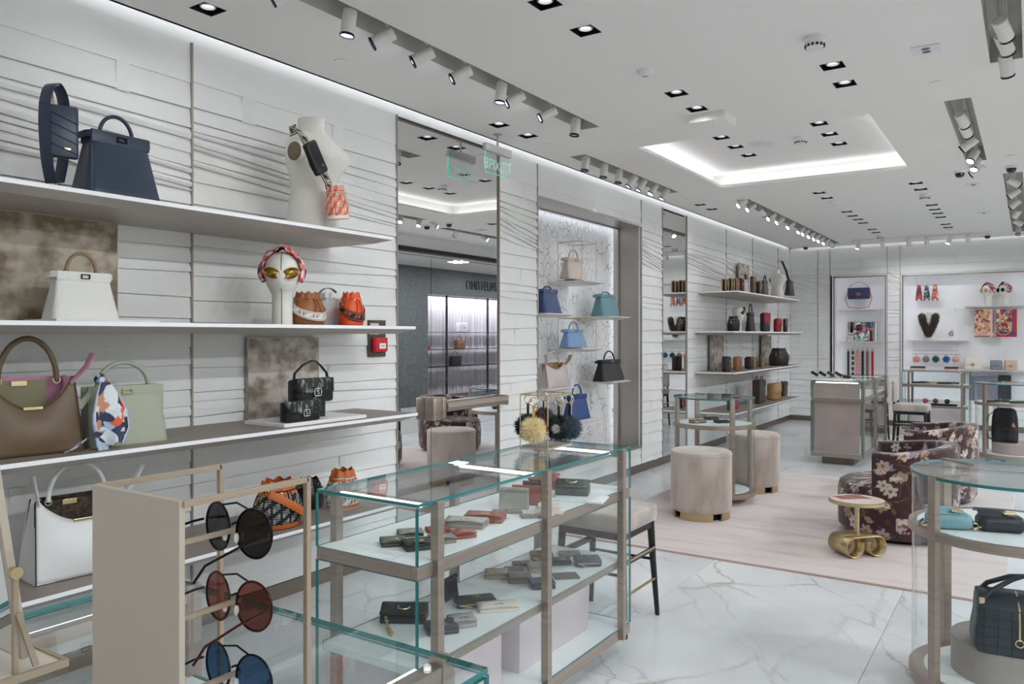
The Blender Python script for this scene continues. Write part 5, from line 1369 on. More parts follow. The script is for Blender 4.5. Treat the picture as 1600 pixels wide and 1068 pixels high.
# ================================================================ small leather goods in the counters
def gold_logo(t, x, y, z, s=.012):
    MB().torus((x, y, z + .0025), s, s * .2, n=16, k=6).torus((x + s * 1.0, y + s * .3, z + .0025), s * .7, s * .18, n=14, k=6).build('gold_logo', GOLD, t)
def wallet(kind, label, loc, rz, w, d, h, m, group, edge=None):
    t = thing('wallet', label, 'wallet', loc, rz, group); edge = edge or m
    if kind == 'fold':        # folded flap wallet, layers open at the side
        MB().rbox(-w / 2, w / 2, -d / 2, d / 2, 0, h * .45, .006, rz=.003).build('body', edge, t)
        MB().rbox(-w / 2 + .004, w / 2 - .002, -d / 2 + .004, d / 2 - .002, h * .45, h * .72, .006, rz=.003).build('inner_pocket', edge, t)
        mb = MB().grid(lambda u, v: ((u - .5) * w, -d / 2 - .002 + d * v, h * .74 + .006 * (1 - v) * sin(pi * u) + .003 * v), 8, 4); mb.build('flap', m, t, solid=.003)
        MB().tube([(x, d / 2 - .001, h * .38) for x in (-w / 2, w / 2)], h * .38, 10).build('spine', m, t)
        gold_logo(t, 0, -d * .22, h * .78)
    elif kind == 'zip':
        MB().rbox(-w / 2, w / 2, -d / 2, d / 2, 0, h, .012, rz=h * .3).build('body', m, t)
        MB().tube([(-w / 2 - .0005, d * .35, h / 2), (-w / 2 - .0005, -d / 2 + .012, h / 2), (-w / 2 + .012, -d / 2 - .0005, h / 2), (w / 2 - .012, -d / 2 - .0005, h / 2)], .0025, 6).build('zip', GOLD, t)
        MB().tube([(-w * .42, -d / 2 - .004, h / 2), (-w * .2, -d / 2 - .008, h * .3), (-w * .12, -d / 2 - .009, h * .2)], .003, 6).build('zip_pull', GOLD, t)
        gold_logo(t, 0, 0, h)
    elif kind == 'card':
        MB().rbox(-w / 2, w / 2, -d / 2, d / 2, 0, h, .005, rz=.002).build('body', m, t)
        MB().rbox(-w / 2 + .002, w / 2 - .002, -d / 2 - .001, d * .1, h, h + .002, .004, rz=.0005).build('card_pocket', m, t)
        gold_logo(t, 0, -d * .15, h + .002, .009)
    elif kind == 'stand':     # standing open like a tent
        for s in (-1, 1): MB().box(-w / 2, w / 2, -.004, .004, 0, h, M=Matrix.Translation((0, s * d * .25, 0)) @ Matrix.Rotation(s * .16, 4, 'X')).build('cover', m, t, smooth=False, bevel=.002)
        MB().box(-w / 2 + .004, w / 2 - .004, -d * .1, d * .1, .004, h * .85).build('inner_pocket', edge, t, smooth=False)
        MB().tube([(-w / 2, 0, h - .004), (w / 2, 0, h - .004)], .008, 8).build('spine', m, t)
    elif kind == 'clutch':
        MB().loft([[(x, -d / 2, 0), (x, d / 2, 0), (x, d / 2 - .004, h * .8), (x, 0, h), (x, -d / 2 + .004, h * .35)] for x in (-w / 2, w / 2)]).build('body', m, t, smooth=False, bevel=.006)
        MB().grid(lambda u, v: ((u - .5) * w * 1.01, d / 2 - .002 - d * .9 * v, h * (.86 + .16 * sin(pi * min(1, v * 1.4))) - h * .48 * max(0, v - .4) + .002), 6, 8).build('flap', m, t, solid=.004)
        MB().torus((0, -d * .1, h * .98), .022, .003, n=22).build('gold_logo', GOLD, t)
    return t
OLIVE, OLIVE_D = leather('olive', (98, 98, 82), .5), leather('olive_dark', (58, 60, 54), .5)
GREIGE, RUST, LGREY = leather('greige', (142, 132, 124), .5), leather('rust', (150, 82, 70), .5), leather('light_grey', (168, 163, 158), .5)
INK, SLATE, SAND, MOCHA, CREAM, BLK2 = leather('ink', (30, 36, 50), .45), leather('slate', (62, 66, 76), .45), leather('sand', (168, 150, 132), .5), leather('mocha', (112, 98, 90), .5), leather('cream', (222, 212, 200), .5), leather('soft_black', (32, 32, 36), .45)
GW = 'small leather goods on the upper shelf of the wallet counter'; GM = 'small leather goods on the middle shelf of the wallet counter'
zs = .7795
for kind, lab, px, py, rz, w, d, h, m, e in (
    ('fold', 'olive folded wallet nearest the front glass of the upper shelf', 614, 850, .35, .085, .075, .024, OLIVE, OLIVE_D),
    ('fold', 'dark olive folded wallet with curled side, upper shelf', 652, 856, .45, .095, .075, .034, OLIVE_D, OLIVE_D),
    ('fold', 'greige wallet with gold clasp behind the olive ones', 641, 835, .35, .09, .07, .018, GREIGE, OLIVE_D),
    ('fold', 'greige curled wallet between olive and rust wallets', 691, 846, .5, .085, .07, .026, GREIGE, GREIGE),
    ('card', 'flat rust card case behind the greige wallet', 684, 829, .4, .085, .07, .012, RUST, RUST),
    ('fold', 'rust folded wallet with gold clasp in front of the grey long one', 722, 838, .5, .09, .07, .026, RUST, RUST),
    ('fold', 'light grey long wallet with gold clasp, upper shelf', 728, 822, -.12, .155, .08, .036, LGREY, GREIGE),
    ('fold', 'rust long wallet with gold clasp behind the light grey long one', 758, 813, -.12, .15, .08, .036, RUST, RUST),
    ('stand', 'light grey wallet standing like a tent on the upper shelf', 803, 794, -.15, .125, .045, .085, LGREY, GREIGE),
    ('stand', 'rust wallet standing behind the light grey standing one', 822, 788, -.15, .12, .04, .08, RUST, RUST),
    ('stand', 'dark olive wallet standing farthest back of the three', 838, 781, -.15, .12, .04, .08, OLIVE_D, OLIVE_D),
    ('card', 'greige flat card case in front of the standing wallets', 793, 800, .15, .12, .06, .008, GREIGE, GREIGE),
    ('card', 'greige flat card case beside the cream box', 832, 807, .25, .095, .06, .008, GREIGE, GREIGE)):
    p = at(px, py, Z=zs); wallet(kind, lab, (p.x, p.y, zs), rz + .5, w, d, h, m, GW, e)
p = at(858, 800, Z=zs)
t = thing('gift_box', 'small cream stacked box between the card case and the rust clutch', 'box', (p.x, p.y, zs), .6)
MB().box(-.055, .055, -.04, .04, 0, .018).build('lower_tray', CREAM, t, smooth=False, bevel=.002); MB().box(-.045, .045, -.035, .035, .018, .032).build('lid', CREAM, t, smooth=False, bevel=.002)
p = at(908, 780, Z=zs)
t = thing('plinth_plate', 'white plate under the dark olive clutch in the wallet counter', 'plinth', (p.x, p.y, zs), .25)
MB().box(-.11, .11, -.07, .07, 0, .010).build('plate', CWHITE, t, smooth=False, bevel=.002)
p = at(893, 776, Z=zs); wallet('clutch', 'dark olive clutch with gold ring on the white plate', (p.x, p.y + .01, zs + .0105), .35, .15, .075, .06, OLIVE_D, GW)
p = at(850, 766, Z=zs); wallet('clutch', 'rust clutch with gold ring behind the olive clutch', (p.x - .03, p.y + .05, zs), .25, .14, .07, .065, RUST, GW)
zs = .4505
for kind, lab, px, py, rz, w, d, h, m in (
    ('clutch', 'large black clutch with gold ring and chain on the middle shelf', 632, 967, .1, .17, .10, .05, BLK2),
    ('fold', 'slate blue folded wallet in front of the black clutch', 690, 985, .45, .11, .085, .034, SLATE),
    ('fold', 'grey curled wallet beside the slate wallet', 722, 975, .45, .095, .08, .034, LGREY),
    ('zip', 'long black zip wallet on the middle shelf', 742, 943, .4, .16, .085, .026, BLK2),
    ('fold', 'cream envelope wallet beside the black zip wallet', 778, 951, .35, .155, .075, .026, CREAM),
    ('stand', 'cream wallet standing by the centre post of the middle shelf', 688, 942, 1.2, .10, .04, .085, CREAM),
    ('stand', 'black wallet standing behind the cream standing one', 702, 935, 1.2, .10, .04, .085, BLK2),
    ('fold', 'sand wallet with navy side, left of the far wallet group', 776, 900, .2, .10, .085, .03, SAND),
    ('fold', 'mocha wallet in front of the sand wallet', 812, 907, .25, .10, .08, .03, MOCHA),
    ('card', 'brown card case behind the sand wallet', 803, 890, .3, .085, .06, .010, MOCHA),
    ('card', 'dark slate card case rearmost behind the sand wallet', 815, 882, .3, .085, .06, .012, SLATE),
    ('fold', 'sand flap wallet with navy base in the middle of the far group', 842, 890, .25, .10, .085, .034, SAND),
    ('fold', 'slate folded wallet at the front of the far group', 847, 916, .3, .10, .085, .034, SLATE),
    ('zip', 'mocha zip wallet at the back left of the far group', 846, 872, .2, .11, .085, .03, MOCHA),
    ('card', 'grey card case at the back middle of the far group', 890, 866, .2, .10, .07, .012, GREIGE),
    ('fold', 'slate wallet below the grey card case', 876, 880, .25, .09, .07, .026, SLATE),
    ('zip', 'large slate zip wallet at the right of the far group', 918, 881, .2, .12, .095, .034, SLATE),
    ('card', 'flat mocha card case at the front right of the far group', 884, 900, .3, .11, .085, .006, MOCHA)):
    p = at(px, py, Z=zs); tt = wallet(kind, lab, (p.x, p.y, zs), rz + .45, w, d, h, m, GM)
    if 'chain' in lab:
        c = MB()
        for k in range(16): c.torus((-.06 + .003 * k, -.05 - .0075 * k, .006 + .02 * max(0, 1 - k / 5)), .0065, .0018, 'x' if k % 2 else 'z', 10, 5)
        c.build('chain', GOLD, tt)

# fur charms on a wire cage on the counter
z0 = .975; cx, cy = -1.915, 3.18; a, b, hh = .075, .11, .25
t = thing('charm_cage', 'thin gold wire cage with fur charms standing on the wallet counter', 'display cage', (cx, cy, z0))
MB().box(-a, a, -b, b, 0, .008).build('base_plate', BEIGE, t, smooth=False)
for sx in (-1, 1):
    for sy in (-1, 1): MB().tube([(sx * a, sy * b, 0), (sx * a, sy * b, hh)], .003, 6).build('wire_post', GOLD, t)
MB().tube([(-a, -b, hh), (a, -b, hh), (a, b, hh), (-a, b, hh)], .003, 6, closed=True).build('wire_top', GOLD, t)
def furball(mb, c, r, n, rs, ln=.3, sq=1.0):
    """ball of fur: dense tufts over a core"""
    cols = []
    for k in range(n):
        z = 1 - 2 * (k + .5) / n; ph = k * 2.399963; q = sqrt(1 - z * z); N = Vector((q * cos(ph), q * sin(ph), z))
        T = N.cross(Vector((0, 0, 1)) if abs(N.z) < .9 else Vector((1, 0, 0))).normalized(); B = N.cross(T); j = Vector((rs.uniform(-1, 1), rs.uniform(-1, 1), rs.uniform(-1, 1))) * .22
        w = r * .06; tip = (N + j) * r * (1 + ln * rs.uniform(-.5, .35)); base = N * r * .6
        o = [base + T * w, base - T * .5 * w + B * .87 * w, base - T * .5 * w - B * .87 * w, tip]
        mb.add([tuple(Vector(c) + v * 1.0) for v in o], [(0, 1, 3), (1, 2, 3), (2, 0, 3)])
    return mb
def charm(label, c, r, col, ztop, col2=None, strap=None, n=3200, group='fur charms on the wire cage', ring=True):
    t = thing('fur_charm', label, 'bag charm', c, 0, group); rs = random.Random(int(c[0] * 1000) + int(c[1] * 991))
    m1 = mat('fur_%d_%d_%d' % col, col, .95, col2=col2 or tuple(min(255, int(v * .9)) for v in col), scale=90, sheen=.4)
    MB().sphere((0, 0, 0), r * .8, 18, 12).build('core', m1, t)
    furball(MB(), (0, 0, 0), r, n, rs).build('fur', m1, t, smooth=False)
    if strap: MB().tube([(0, 0, r * .8), (0, 0, ztop - .045)], 0, flat=(.012, .004), up=(1, .3, 0)).build('strap', strap, t)
    if ring: MB().torus((0, 0, ztop - .028), .02, .0028, 'y', 20, 6).torus((.006, .004, ztop - .045), .009, .0025, 'x', 14, 6).build('key_ring', GOLD, t)
    return t
YEL = mat('strap_yellow', (206, 170, 70), .5)
for lab, px, py, Y, r, col, st in (('pale yellow fur ball charm with yellow strap at the front of the cage', 834, 672, 3.04, .057, (250, 236, 192), YEL), ('navy fur ball charm half hidden behind the yellow one', 825, 666, 3.14, .06, (38, 44, 74), L_BLACK),
                                   ('brown fur ball charm at the back of the cage', 850, 652, 3.30, .05, (106, 84, 78), L_BLACK), ('small coral fur charm between the yellow and dark ones', 856, 668, 3.10, .026, (214, 120, 116), None),
                                   ('black and teal fur charm with a white streak', 873, 668, 3.13, .058, (30, 44, 52), L_BLACK), ('blue grey fur ball charm at the right of the cage', 890, 668, 3.26, .056, (72, 98, 116), L_BLACK)):
    p = at(px, py, Y=Y); tt = charm(lab, (p.x, p.y, p.z), r, col, z0 + hh - p.z, strap=st, ring=st is not None)
    if 'streak' in lab: furball(MB(), (.012, -.045, .0), .022, 700, random.Random(4), .3).build('white_streak', mat('fur_white', (214, 208, 210), .95), tt, smooth=False)

# sunglasses rack and small mirror on the near counter
zt = .975
x0, x1, y0, y1, zz = -1.03, -.838, .556, .748, 1.304
t = thing('sunglasses_rack', 'beige metal rack with wire frames holding three round sunglasses', 'display rack', ((x0 + x1) / 2, y0, zt)); mx = (x0 + x1) / 2
w = (x1 - x0) / 2; hz = zz - zt
MB().box(-w, w, -.004, .004, 0, hz).build('front_panel', BEIGE, t, smooth=False, bevel=.001)
for s in (-1, 1):
    MB().box(s * w - .004, s * w + .004, 0, y1 - y0, hz - .008, hz).box(s * w - .004, s * w + .004, y1 - y0 - .004, y1 - y0 + .004, 0, hz).build('wire_frame', ROD, t, smooth=False, bevel=.001)
MB().box(-w, w, 0, y1 - y0, 0, .004).build('base_plate', BEIGE, t, smooth=False)
gx = -.893 - mx; gy = .672 - y0
for zc in (1.2385, 1.1425, 1.0455):
    MB().box(gx - .003, gx + .003, 0, gy + .008, zc - zt - .003, zc - zt + .003).build('nose_rest', ROD, t, smooth=False)
    MB().box(-w + .03, -w + .036, 0, gy - .01, zc - zt - .035, zc - zt - .029).build('arm_rest', ROD, t, smooth=False)
def sunglasses(label, c, lens_c, frame_c, r=.031):
    t = thing('sunglasses', label, 'sunglasses', c, 0, 'round sunglasses on the rack')
    lm = mat_lens('lens_%d_%d_%d' % lens_c, lens_c); fm = mat('frame_%d_%d_%d' % frame_c, frame_c, .25, .7)
    for s in (-1, 1):
        pts = [(s * .038 + r * cos(q), .004 * cos(q) * s, r * 1.05 * sin(q)) for q in np.linspace(0, 2 * pi, 32, endpoint=False)]
        MB().add(pts, [tuple(range(32))]).build('lens', lm, t, smooth=False)
        MB().tube(pts, .0016, 6, closed=True).build('rim', fm, t)
        MB().tube([(s * .069, 0, .006), (s * .076, -.01, .004), (s * .077, -.05, .0), (s * .076, -.10, -.012), (s * .074, -.115, -.03)], .0018, 6).build('temple_arm', fm, t)
        MB().sphere((s * .012, -.008, -.008), (.003, .004, .007), 10, 8).build('nose_pad', mat('pad_clear', (210, 206, 204), .2), t)
    MB().tube([(-.03, 0, .030), (0, .002, .036), (.03, 0, .030)], .0014, 6).build('brow_bar', fm, t)
    MB().tube([(-.008, 0, .006), (0, .001, .010), (.008, 0, .006)], .0016, 6).build('bridge', fm, t)
    return t
def mat_lens(name, c):
    m, nt, N, L, b = node_mat(name)
    tr = N.new('ShaderNodeBsdfTransparent'); tr.inputs[0].default_value = lin(c)
    g = N.new('ShaderNodeBsdfGlossy'); g.inputs['Roughness'].default_value = .02
    mx_ = N.new('ShaderNodeMixShader'); mx_.inputs[0].default_value = .07
    L.new(tr.outputs[0], mx_.inputs[1]); L.new(g.outputs[0], mx_.inputs[2]); L.new(mx_.outputs[0], N['Material Output'].inputs[0])
    return m
sunglasses('round black sunglasses, top of the rack', (-.893, .672, 1.2385), (44, 44, 48), (14, 14, 16))
sunglasses('round sunglasses with brownish red lenses, middle of the rack', (-.893, .672, 1.1425), (152, 92, 84), (70, 24, 28))
sunglasses('round sunglasses with blue lenses, bottom of the rack', (-.893, .672, 1.0455), (66, 108, 150), (22, 28, 48))

t = thing('table_mirror', 'tilting beige table mirror on a flat stand at the left edge', 'table mirror', (-1.36, .56, zt))
MB().box(-.11, .085, -.12, .085, 0, .009).build('stand_plate', mat('cream_plate', (206, 200, 188), .5), t, smooth=False)
MB().box(.079, .086, -.12, .086, 0, .012).box(-.11, .0785, .079, .086, 0, .012).build('plate_edge', ROD, t, smooth=False)
MB().box(.066, .074, .01, .018, .009, .172).build('upright', ROD, t, smooth=False, bevel=.001)
MB().box(.074, .080, .02, .028, .009, .10, M=Matrix.Translation((.0, .02, 0)) @ Matrix.Rotation(.28, 4, 'X')).build('strut', ROD, t, smooth=False)
MB().cyl((0, 0), .009, -.006, .006, 16, M=Matrix.Translation((.075, .012, .165)) @ Matrix.Rotation(pi / 2, 4, 'Y')).build('pivot_knob', BRASS, t)
Rm = Matrix.Translation((0, .012, .165)) @ Matrix.Rotation(radians(8), 4, 'X')
MB().box(-.16, .066, -.006, .006, -.14, .19, M=Rm).build('mirror_back', BEIGE, t, smooth=False, bevel=.001)
MB().box(-.104, .056, -.0075, -.006, -.134, .184, M=Rm).build('mirror_glass', MIRROR, t, smooth=False)
# ================================================================ lit niche: floating shelves and bags
NS_M = mat('niche_shelf_pearl', (224, 220, 218), .35, .2)
def niche_shelf(label, y0, y1, z, xf=-3.50, x0=None, th=.03):
    x0 = ND + .002 if x0 is None else x0
    t = thing('niche_shelf', label, 'shelf', (x0, y0, z - th), 0, 'floating shelves in the lit niche'); D = xf - x0; L = y1 - y0
    MB().loft([[(0, .05, 0), (D - .08, .05, 0), (D - .08, L - .05, 0), (0, L - .05, 0)], [(0, 0, th * .7), (D, 0, th * .7), (D, L, th * .7), (0, L, th * .7)]], (True, False)).build('underside', NS_M, t, smooth=False)
    MB().loft([[(0, 0, th * .7), (D, 0, th * .7), (D, L, th * .7), (0, L, th * .7)], [(0, 0, th), (D, 0, th), (D, L, th), (0, L, th)]], (False, True)).build('top', NS_M, t, smooth=False)
    return z
nz = lambda px, py: at(px, py, X=-3.5).z
s1 = niche_shelf('topmost floating niche shelf, under the champagne bag', 6.50, 6.93, nz(905, 436))
s2 = niche_shelf('upper left floating niche shelf, under the denim blue bag', 5.84, 6.32, nz(865, 489))
s3 = niche_shelf('upper right floating niche shelf, under the teal bag', 7.03, 7.53, nz(940, 493))
s4 = niche_shelf('middle floating niche shelf, under the light blue bag', 6.50, 6.90, nz(900, 545))
s5 = niche_shelf('lower left floating niche shelf, under the pale rose bag', 5.84, 6.34, nz(870, 607))
s6 = niche_shelf('lower right floating niche shelf, under the black bag', 7.12, 7.53, nz(945, 598))
s7 = niche_shelf('lowest floating niche shelf, under the royal blue bag', 6.46, 6.93, nz(920, 658))
def nbag(label, a, b, ytop, z, c, X=-3.66, d=.13, hh=None, open_=None, rough=.4, **k):
    ya, yb = fitY(a, b, X + .03); h = at((a + b) / 2, ytop, X=X).z - z; m = leather('n_%d_%d_%d' % c, c, rough)
    yw = (yb - ya) * 1.0
    if open_: return openbag('handbag', label, (X, (ya + yb) / 2, z), RL, yw, h, d, m, open_, 'bags in the lit niche', drop=.25, hh=hh or h * .5, hr=.008)
    return peekaboo('handbag', label, (X, (ya + yb) / 2, z), RL, yw, h, d, m, 'bags in the lit niche', hh=hh or h * .42, **k)
nbag('champagne handbag inside a gold wire cage on the top niche shelf', 885, 915, 404, s1 + .012, (196, 182, 172))
nbag('denim blue handbag on the upper left niche shelf', 846, 873, 452, s2, (66, 84, 128), hh=.03, d=.17)
nbag('teal handbag on the upper right niche shelf', 936, 964, 460, s3, (100, 142, 150), hh=.03, d=.17)
nbag('light blue handbag inside a gold wire cage on the middle niche shelf', 885, 915, 514, s4 + .012, (122, 156, 196))
nbag('pale rose grey open handbag on the lower left niche shelf', 850, 884, 566, s5, (196, 182, 182), open_=mat('lining_gold', (150, 118, 80), .6), d=.16)
nbag('glossy black handbag on the lower right niche shelf', 938, 972, 561, s6, (20, 20, 24), d=.16, open_=None)
nbag('royal blue crocodile handbag on the lowest niche shelf', 890, 920, 615, s7 + .012, (22, 66, 132), rough=.25)
WIREG = mat('wire_gold', (196, 178, 150), .35, .6)
for z, lab, yt in ((s1, 'thin gold wire cage around the champagne bag', 379), (s4, 'thin gold wire cage around the light blue bag', 497), (s7, None, 0)):
    y0, y1, xa, xb = 6.53, 6.83, -3.80, -3.54
    if lab:
        t = thing('wire_cage', lab, 'display cage', ((xa + xb) / 2, (y0 + y1) / 2, z), 0, 'wire cages in the niche'); a, b = (xb - xa) / 2, (y1 - y0) / 2; h = at(900, yt, X=-3.66).z - z
        MB().box(-a, a, -b, b, 0, .010).build('base_plate', mat('cage_base', (212, 190, 168), .5), t, smooth=False)
        for sx in (-1, 1):
            for sy in (-1, 1): MB().tube([(sx * a, sy * b, 0), (sx * a, sy * b, h)], .0035, 6).build('wire_post', WIREG, t)
        MB().tube([(-a, -b, h), (a, -b, h), (a, b, h), (-a, b, h)], .0035, 6, closed=True).build('wire_top', WIREG, t)
    else:
        t = thing('plinth_plate', 'thin pale plate under the royal blue bag', 'plinth', ((xa + xb) / 2, (y0 + y1) / 2, z)); MB().box(-.13, .13, -.2, .2, 0, .010).build('plate', NS_M, t, smooth=False, bevel=.001)

# ================================================================ shelves in the far left corner
wall_shelf('highest far-corner shelf with framed small bags', 9.72, 12.85, 2.065, group='shelves in the far left corner')
wall_shelf('second far-corner shelf with dark and red bags', 9.58, 13.05, 1.555, group='shelves in the far left corner')
wall_shelf('third far-corner shelf with round camera bags', 9.58, 12.98, 1.04, group='shelves in the far left corner')
wall_shelf('lowest far-corner shelf with shopping totes', 9.60, 12.95, .53, group='shelves in the far left corner')
FX = -3.24
def fbox(label, a, b, ytop, z, kind, c, c2=None, X=FX, d=.13, hh=.08):
    yc = at((a + b) / 2, X=X).y; Lm = (b - a) * (yc * cos(YAW) - X * sin(YAW)) / F_PX; d = max(.05, min(.16, .55 * Lm / .95)); w = max(.08, min(.36, .5 * Lm / .30)); h = at((a + b) / 2, ytop, X=X).z - z
    m = leather('f_%d_%d_%d' % c, c, .45); m2 = leather('f_%d_%d_%d' % c2, c2, .45) if c2 else m; g = 'bags on the far corner shelves'
    if kind == 'peek': return peekaboo('handbag', label, (X, yc, z), RL, w, h, d, m, g, hh=hh, ts=.9, tab=False, hm=m2)
    if kind == 'tote':
        t = thing('tote_bag', label, 'tote bag', (X, yc, z), RL, g)
        MB().rbox(-w / 2, w / 2, -d / 2, d / 2, 0, h, .012, rz=.006).build('body', m, t)
        MB().box(-w / 2 - .001, w / 2 + .001, -d / 2 - .003, -d / 2, h * .72, h).build('top_band', m2, t, smooth=False)
        for s in (-1, 1): MB().tube(arch(w * .2, hh, h - .01, s * d * .35, 11), .006, 6).build('handle', m2, t)
        MB().lathe([(w * .16, 0), (.001, .002)], 20, M=Matrix.Translation((0, -d / 2 - .001, h * .4)) @ Matrix.Rotation(pi / 2, 4, 'X')).build('emblem', m2, t)
        return t
    if kind == 'cam':
        t = thing('camera_bag', label, 'handbag', (X, yc, z), RL, g)
        MB().rbox(-w / 2, w / 2, -d / 2, d / 2, 0, h, min(w, d) * .3, 4, rz=h * .28).build('body', m, t, angle=60)
        MB().rbox(-w * .18, w * .18, -d / 2 - .004, d / 2 + .004, -.0, h + .003, .01, rz=.004).build('web_stripe', m2, t)
        MB().tube(arch(w * .32, hh, h * .9, 0, 11), .005, 6).build('handle', m2, t)
        MB().cbox((0, -d / 2 - .008, h * .7), (.03, .006, .02)).build('clasp', GOLD, t)
        return t
    if kind == 'frame':
        t = thing('framed_bag', label, 'handbag', (X, yc, z), RL, g)
        MB().rbox(-w / 2, w / 2, -d / 2, d / 2, 0, h, .02, rz=.02).build('body', m, t)
        for s in (-1, 1): MB().tube([(s * w * .5, -d * .5, .01), (s * w * .5, -d * .5, h * .9), (s * w * .5, -d * .3, h), (s * w * .5, d * .3, h), (s * w * .5, d * .5, h * .9), (s * w * .5, d * .5, .01)], .008, 6).build('edge_trim', m2, t)
        MB().cbox((0, -d / 2 - .004, h * .6), (.03, .008, .03)).build('clasp', GOLD, t)
        return t
    if kind == 'bucket': return bucket('bucket_bag', label, (X, yc, z), RL, w / 2 * .9, h, m, g, cinch=.34, tie=m2)
    if kind == 'flap': return baguette('handbag', label, (X, yc, z), RL, w, h, d, m, m2, g, buckle=GOLD, hh=hh, strap_m=m2)
zA, zB, zC, zD = 2.065, 1.555, 1.04, .53
GOLDT = (188, 154, 108)
fbox('black framed bag with gold edging, first in the row on the high far shelf', 1129, 1137, 436, zA, 'frame', (26, 22, 22), GOLDT)
fbox('black framed bag with gold edging, second in the row on the high far shelf', 1139, 1146, 435, zA, 'frame', (24, 20, 20), GOLDT)
fbox('dark red framed bag with gold edging on the high far shelf', 1147, 1153, 435, zA, 'frame', (110, 26, 30), GOLDT)
fbox('black and red framed bag beside the white one on the high far shelf', 1154, 1160, 435, zA, 'frame', (30, 18, 20), (120, 24, 30))
fbox('white floral bag with black handle on the high far shelf', 1160, 1170, 437, zA, 'peek', (206, 202, 204), (24, 22, 24), hh=.08)
fbox('tall brown pleated bag on the high far shelf', 1172, 1181, 432, zA, 'tote', (94, 70, 54), (130, 100, 76), hh=.01)
fbox('low black bag beside the tall brown bag', 1182, 1188, 440, zA, 'tote', (30, 27, 28), (60, 46, 38), hh=.02)
fbox('brown and silver bag with thin handle on the high far shelf', 1188, 1202, 438, zA, 'peek', (96, 80, 70), (40, 34, 32), hh=.08)
fbox('black bucket bag with red strap, left on the second far shelf', 1139, 1153, 494, zB, 'bucket', (28, 25, 26), (150, 30, 44))
fbox('dark brown tote with curved handle on the second far shelf', 1164, 1181, 488, zB, 'peek', (42, 34, 36), (60, 48, 44), hh=.13)
fbox('dark plum bag with red flap on the second far shelf', 1187, 1204, 489, zB, 'flap', (54, 38, 44), (166, 30, 42), hh=.02)
fbox('red flap bag on the second far shelf', 1208, 1222, 498, zB, 'flap', (150, 28, 38), (172, 34, 44), hh=.01)
fbox('black and tan striped small bag at the end of the second far shelf', 1223, 1231, 498, zB, 'flap', (30, 26, 30), (130, 92, 70), hh=.01)
fbox('dark brown camera bag before the left grey panel on the third far shelf', 1128, 1143, 557, zC, 'cam', (42, 34, 30), (60, 46, 36), hh=.01)
fbox('tan camera bag beside the dark brown one on the third far shelf', 1145, 1160, 557, zC, 'cam', (150, 96, 52), (112, 92, 84), hh=.01)
fbox('rounded black and tan bag in the middle of the third far shelf', 1163, 1184, 557, zC, 'cam', (52, 44, 42), (150, 96, 54), hh=.01)
fbox('small taupe bag with arched tan handle on the third far shelf', 1185, 1195, 559, zC, 'cam', (84, 76, 72), (170, 124, 78), hh=.05)
fbox('dark bucket bag with tan tassels at the end of the third far shelf', 1206, 1228, 544, zC, 'bucket', (40, 34, 34), (150, 106, 70))
fbox('black and bronze tote with round emblem on the lowest far shelf', 1176, 1196, 593, zD, 'tote', (64, 54, 48), (36, 34, 36), hh=.06)
fbox('camel satchel with front flap on the lowest far shelf', 1197, 1222, 598, zD, 'flap', (176, 138, 92), (184, 146, 100), hh=.02)
fbox('dark brown bag half hidden behind the camel satchel', 1218, 1231, 596, zD, 'tote', (84, 60, 46), (30, 28, 32), X=-3.32, hh=.02)
fbox('magenta flap bag with gold clasp seen through the round case', 1144, 1155, 623, zD, 'flap', (168, 30, 66), None, hh=.01)
fbox('small black bag beside the magenta one, seen through the round case', 1137, 1143, 625, zD, 'tote', (36, 34, 38), None, hh=.02)
for lab, a, b, z, yt in (('grey distressed panel behind the camera bags on the third far shelf', 1111, 1131, zC, 525), ('narrow grey distressed panel before the bucket bag, third far shelf', 1191, 1205, zC, 525), ('grey panel behind the white bag on the high far shelf', 1155, 1170, zA, 413)):
    backdrop(lab, -3.52, a, b, z, at((a + b) / 2, yt, X=-3.52).z, BRONZE_S)
yy = at(1153, X=-3.3).y
t = dummy_head('display_head', 'white tilted display head with brown strap on the second far shelf', (-3.30, at(1153, X=-3.3).y, zB), RL - .6, .9, seam=False)
MB().tube([(-.06, -.05, .21), (.0, -.11, .25), (.075, -.06, .30), (.09, .0, .32)], 0, flat=(.045, .005), up=(0, 0, 1)).build('strap', leather('f_strap', (66, 50, 44)), t)
y = at(1214, X=-3.22).y
t = thing('torso_mannequin', 'white torso mannequin with dark shoulder bag at the end of the high far shelf', 'mannequin', (-3.22, y, zA), radians(140))
MB().loft([[(cx + rx * cos(2 * pi * i / 28), cy + ry * sin(2 * pi * i / 28), z * .72) for i in range(28)] for z, rx, ry, cx, cy in pr]).build('torso', MW, t, angle=80)
MB().loft([[(s * .150, .035 * cos(2 * pi * i / 16), .29 + .04 * sin(2 * pi * i / 16)) for i in range(16)] for s in (1.0, 1.03)]).build('arm_plate', MATS['arm_bronze'], t)
ya, yb = fitY(1223, 1240, -3.1); z0 = at(1230, 461, X=-3.1).z
t = peekaboo('handbag', 'dark brown bag with gold clasp hanging from the far torso strap', (-3.08, (ya + yb) / 2, max(z0, zA + .02)), RL, .30, .22, .10, leather('f_dkbrown', (46, 36, 36)), hh=.02, tab=False)
o = Vector((-3.08, (ya + yb) / 2, max(z0, zA + .02)))
MB().tube([(-.05, 0, .22), (-.16, .01, .36), (-.28, .04, .50), (-.34, .08, .50)], 0, flat=(.035, .005), up=(0, 1, 0)).build('shoulder_strap', leather('f_strapnavy', (40, 42, 54)), t)

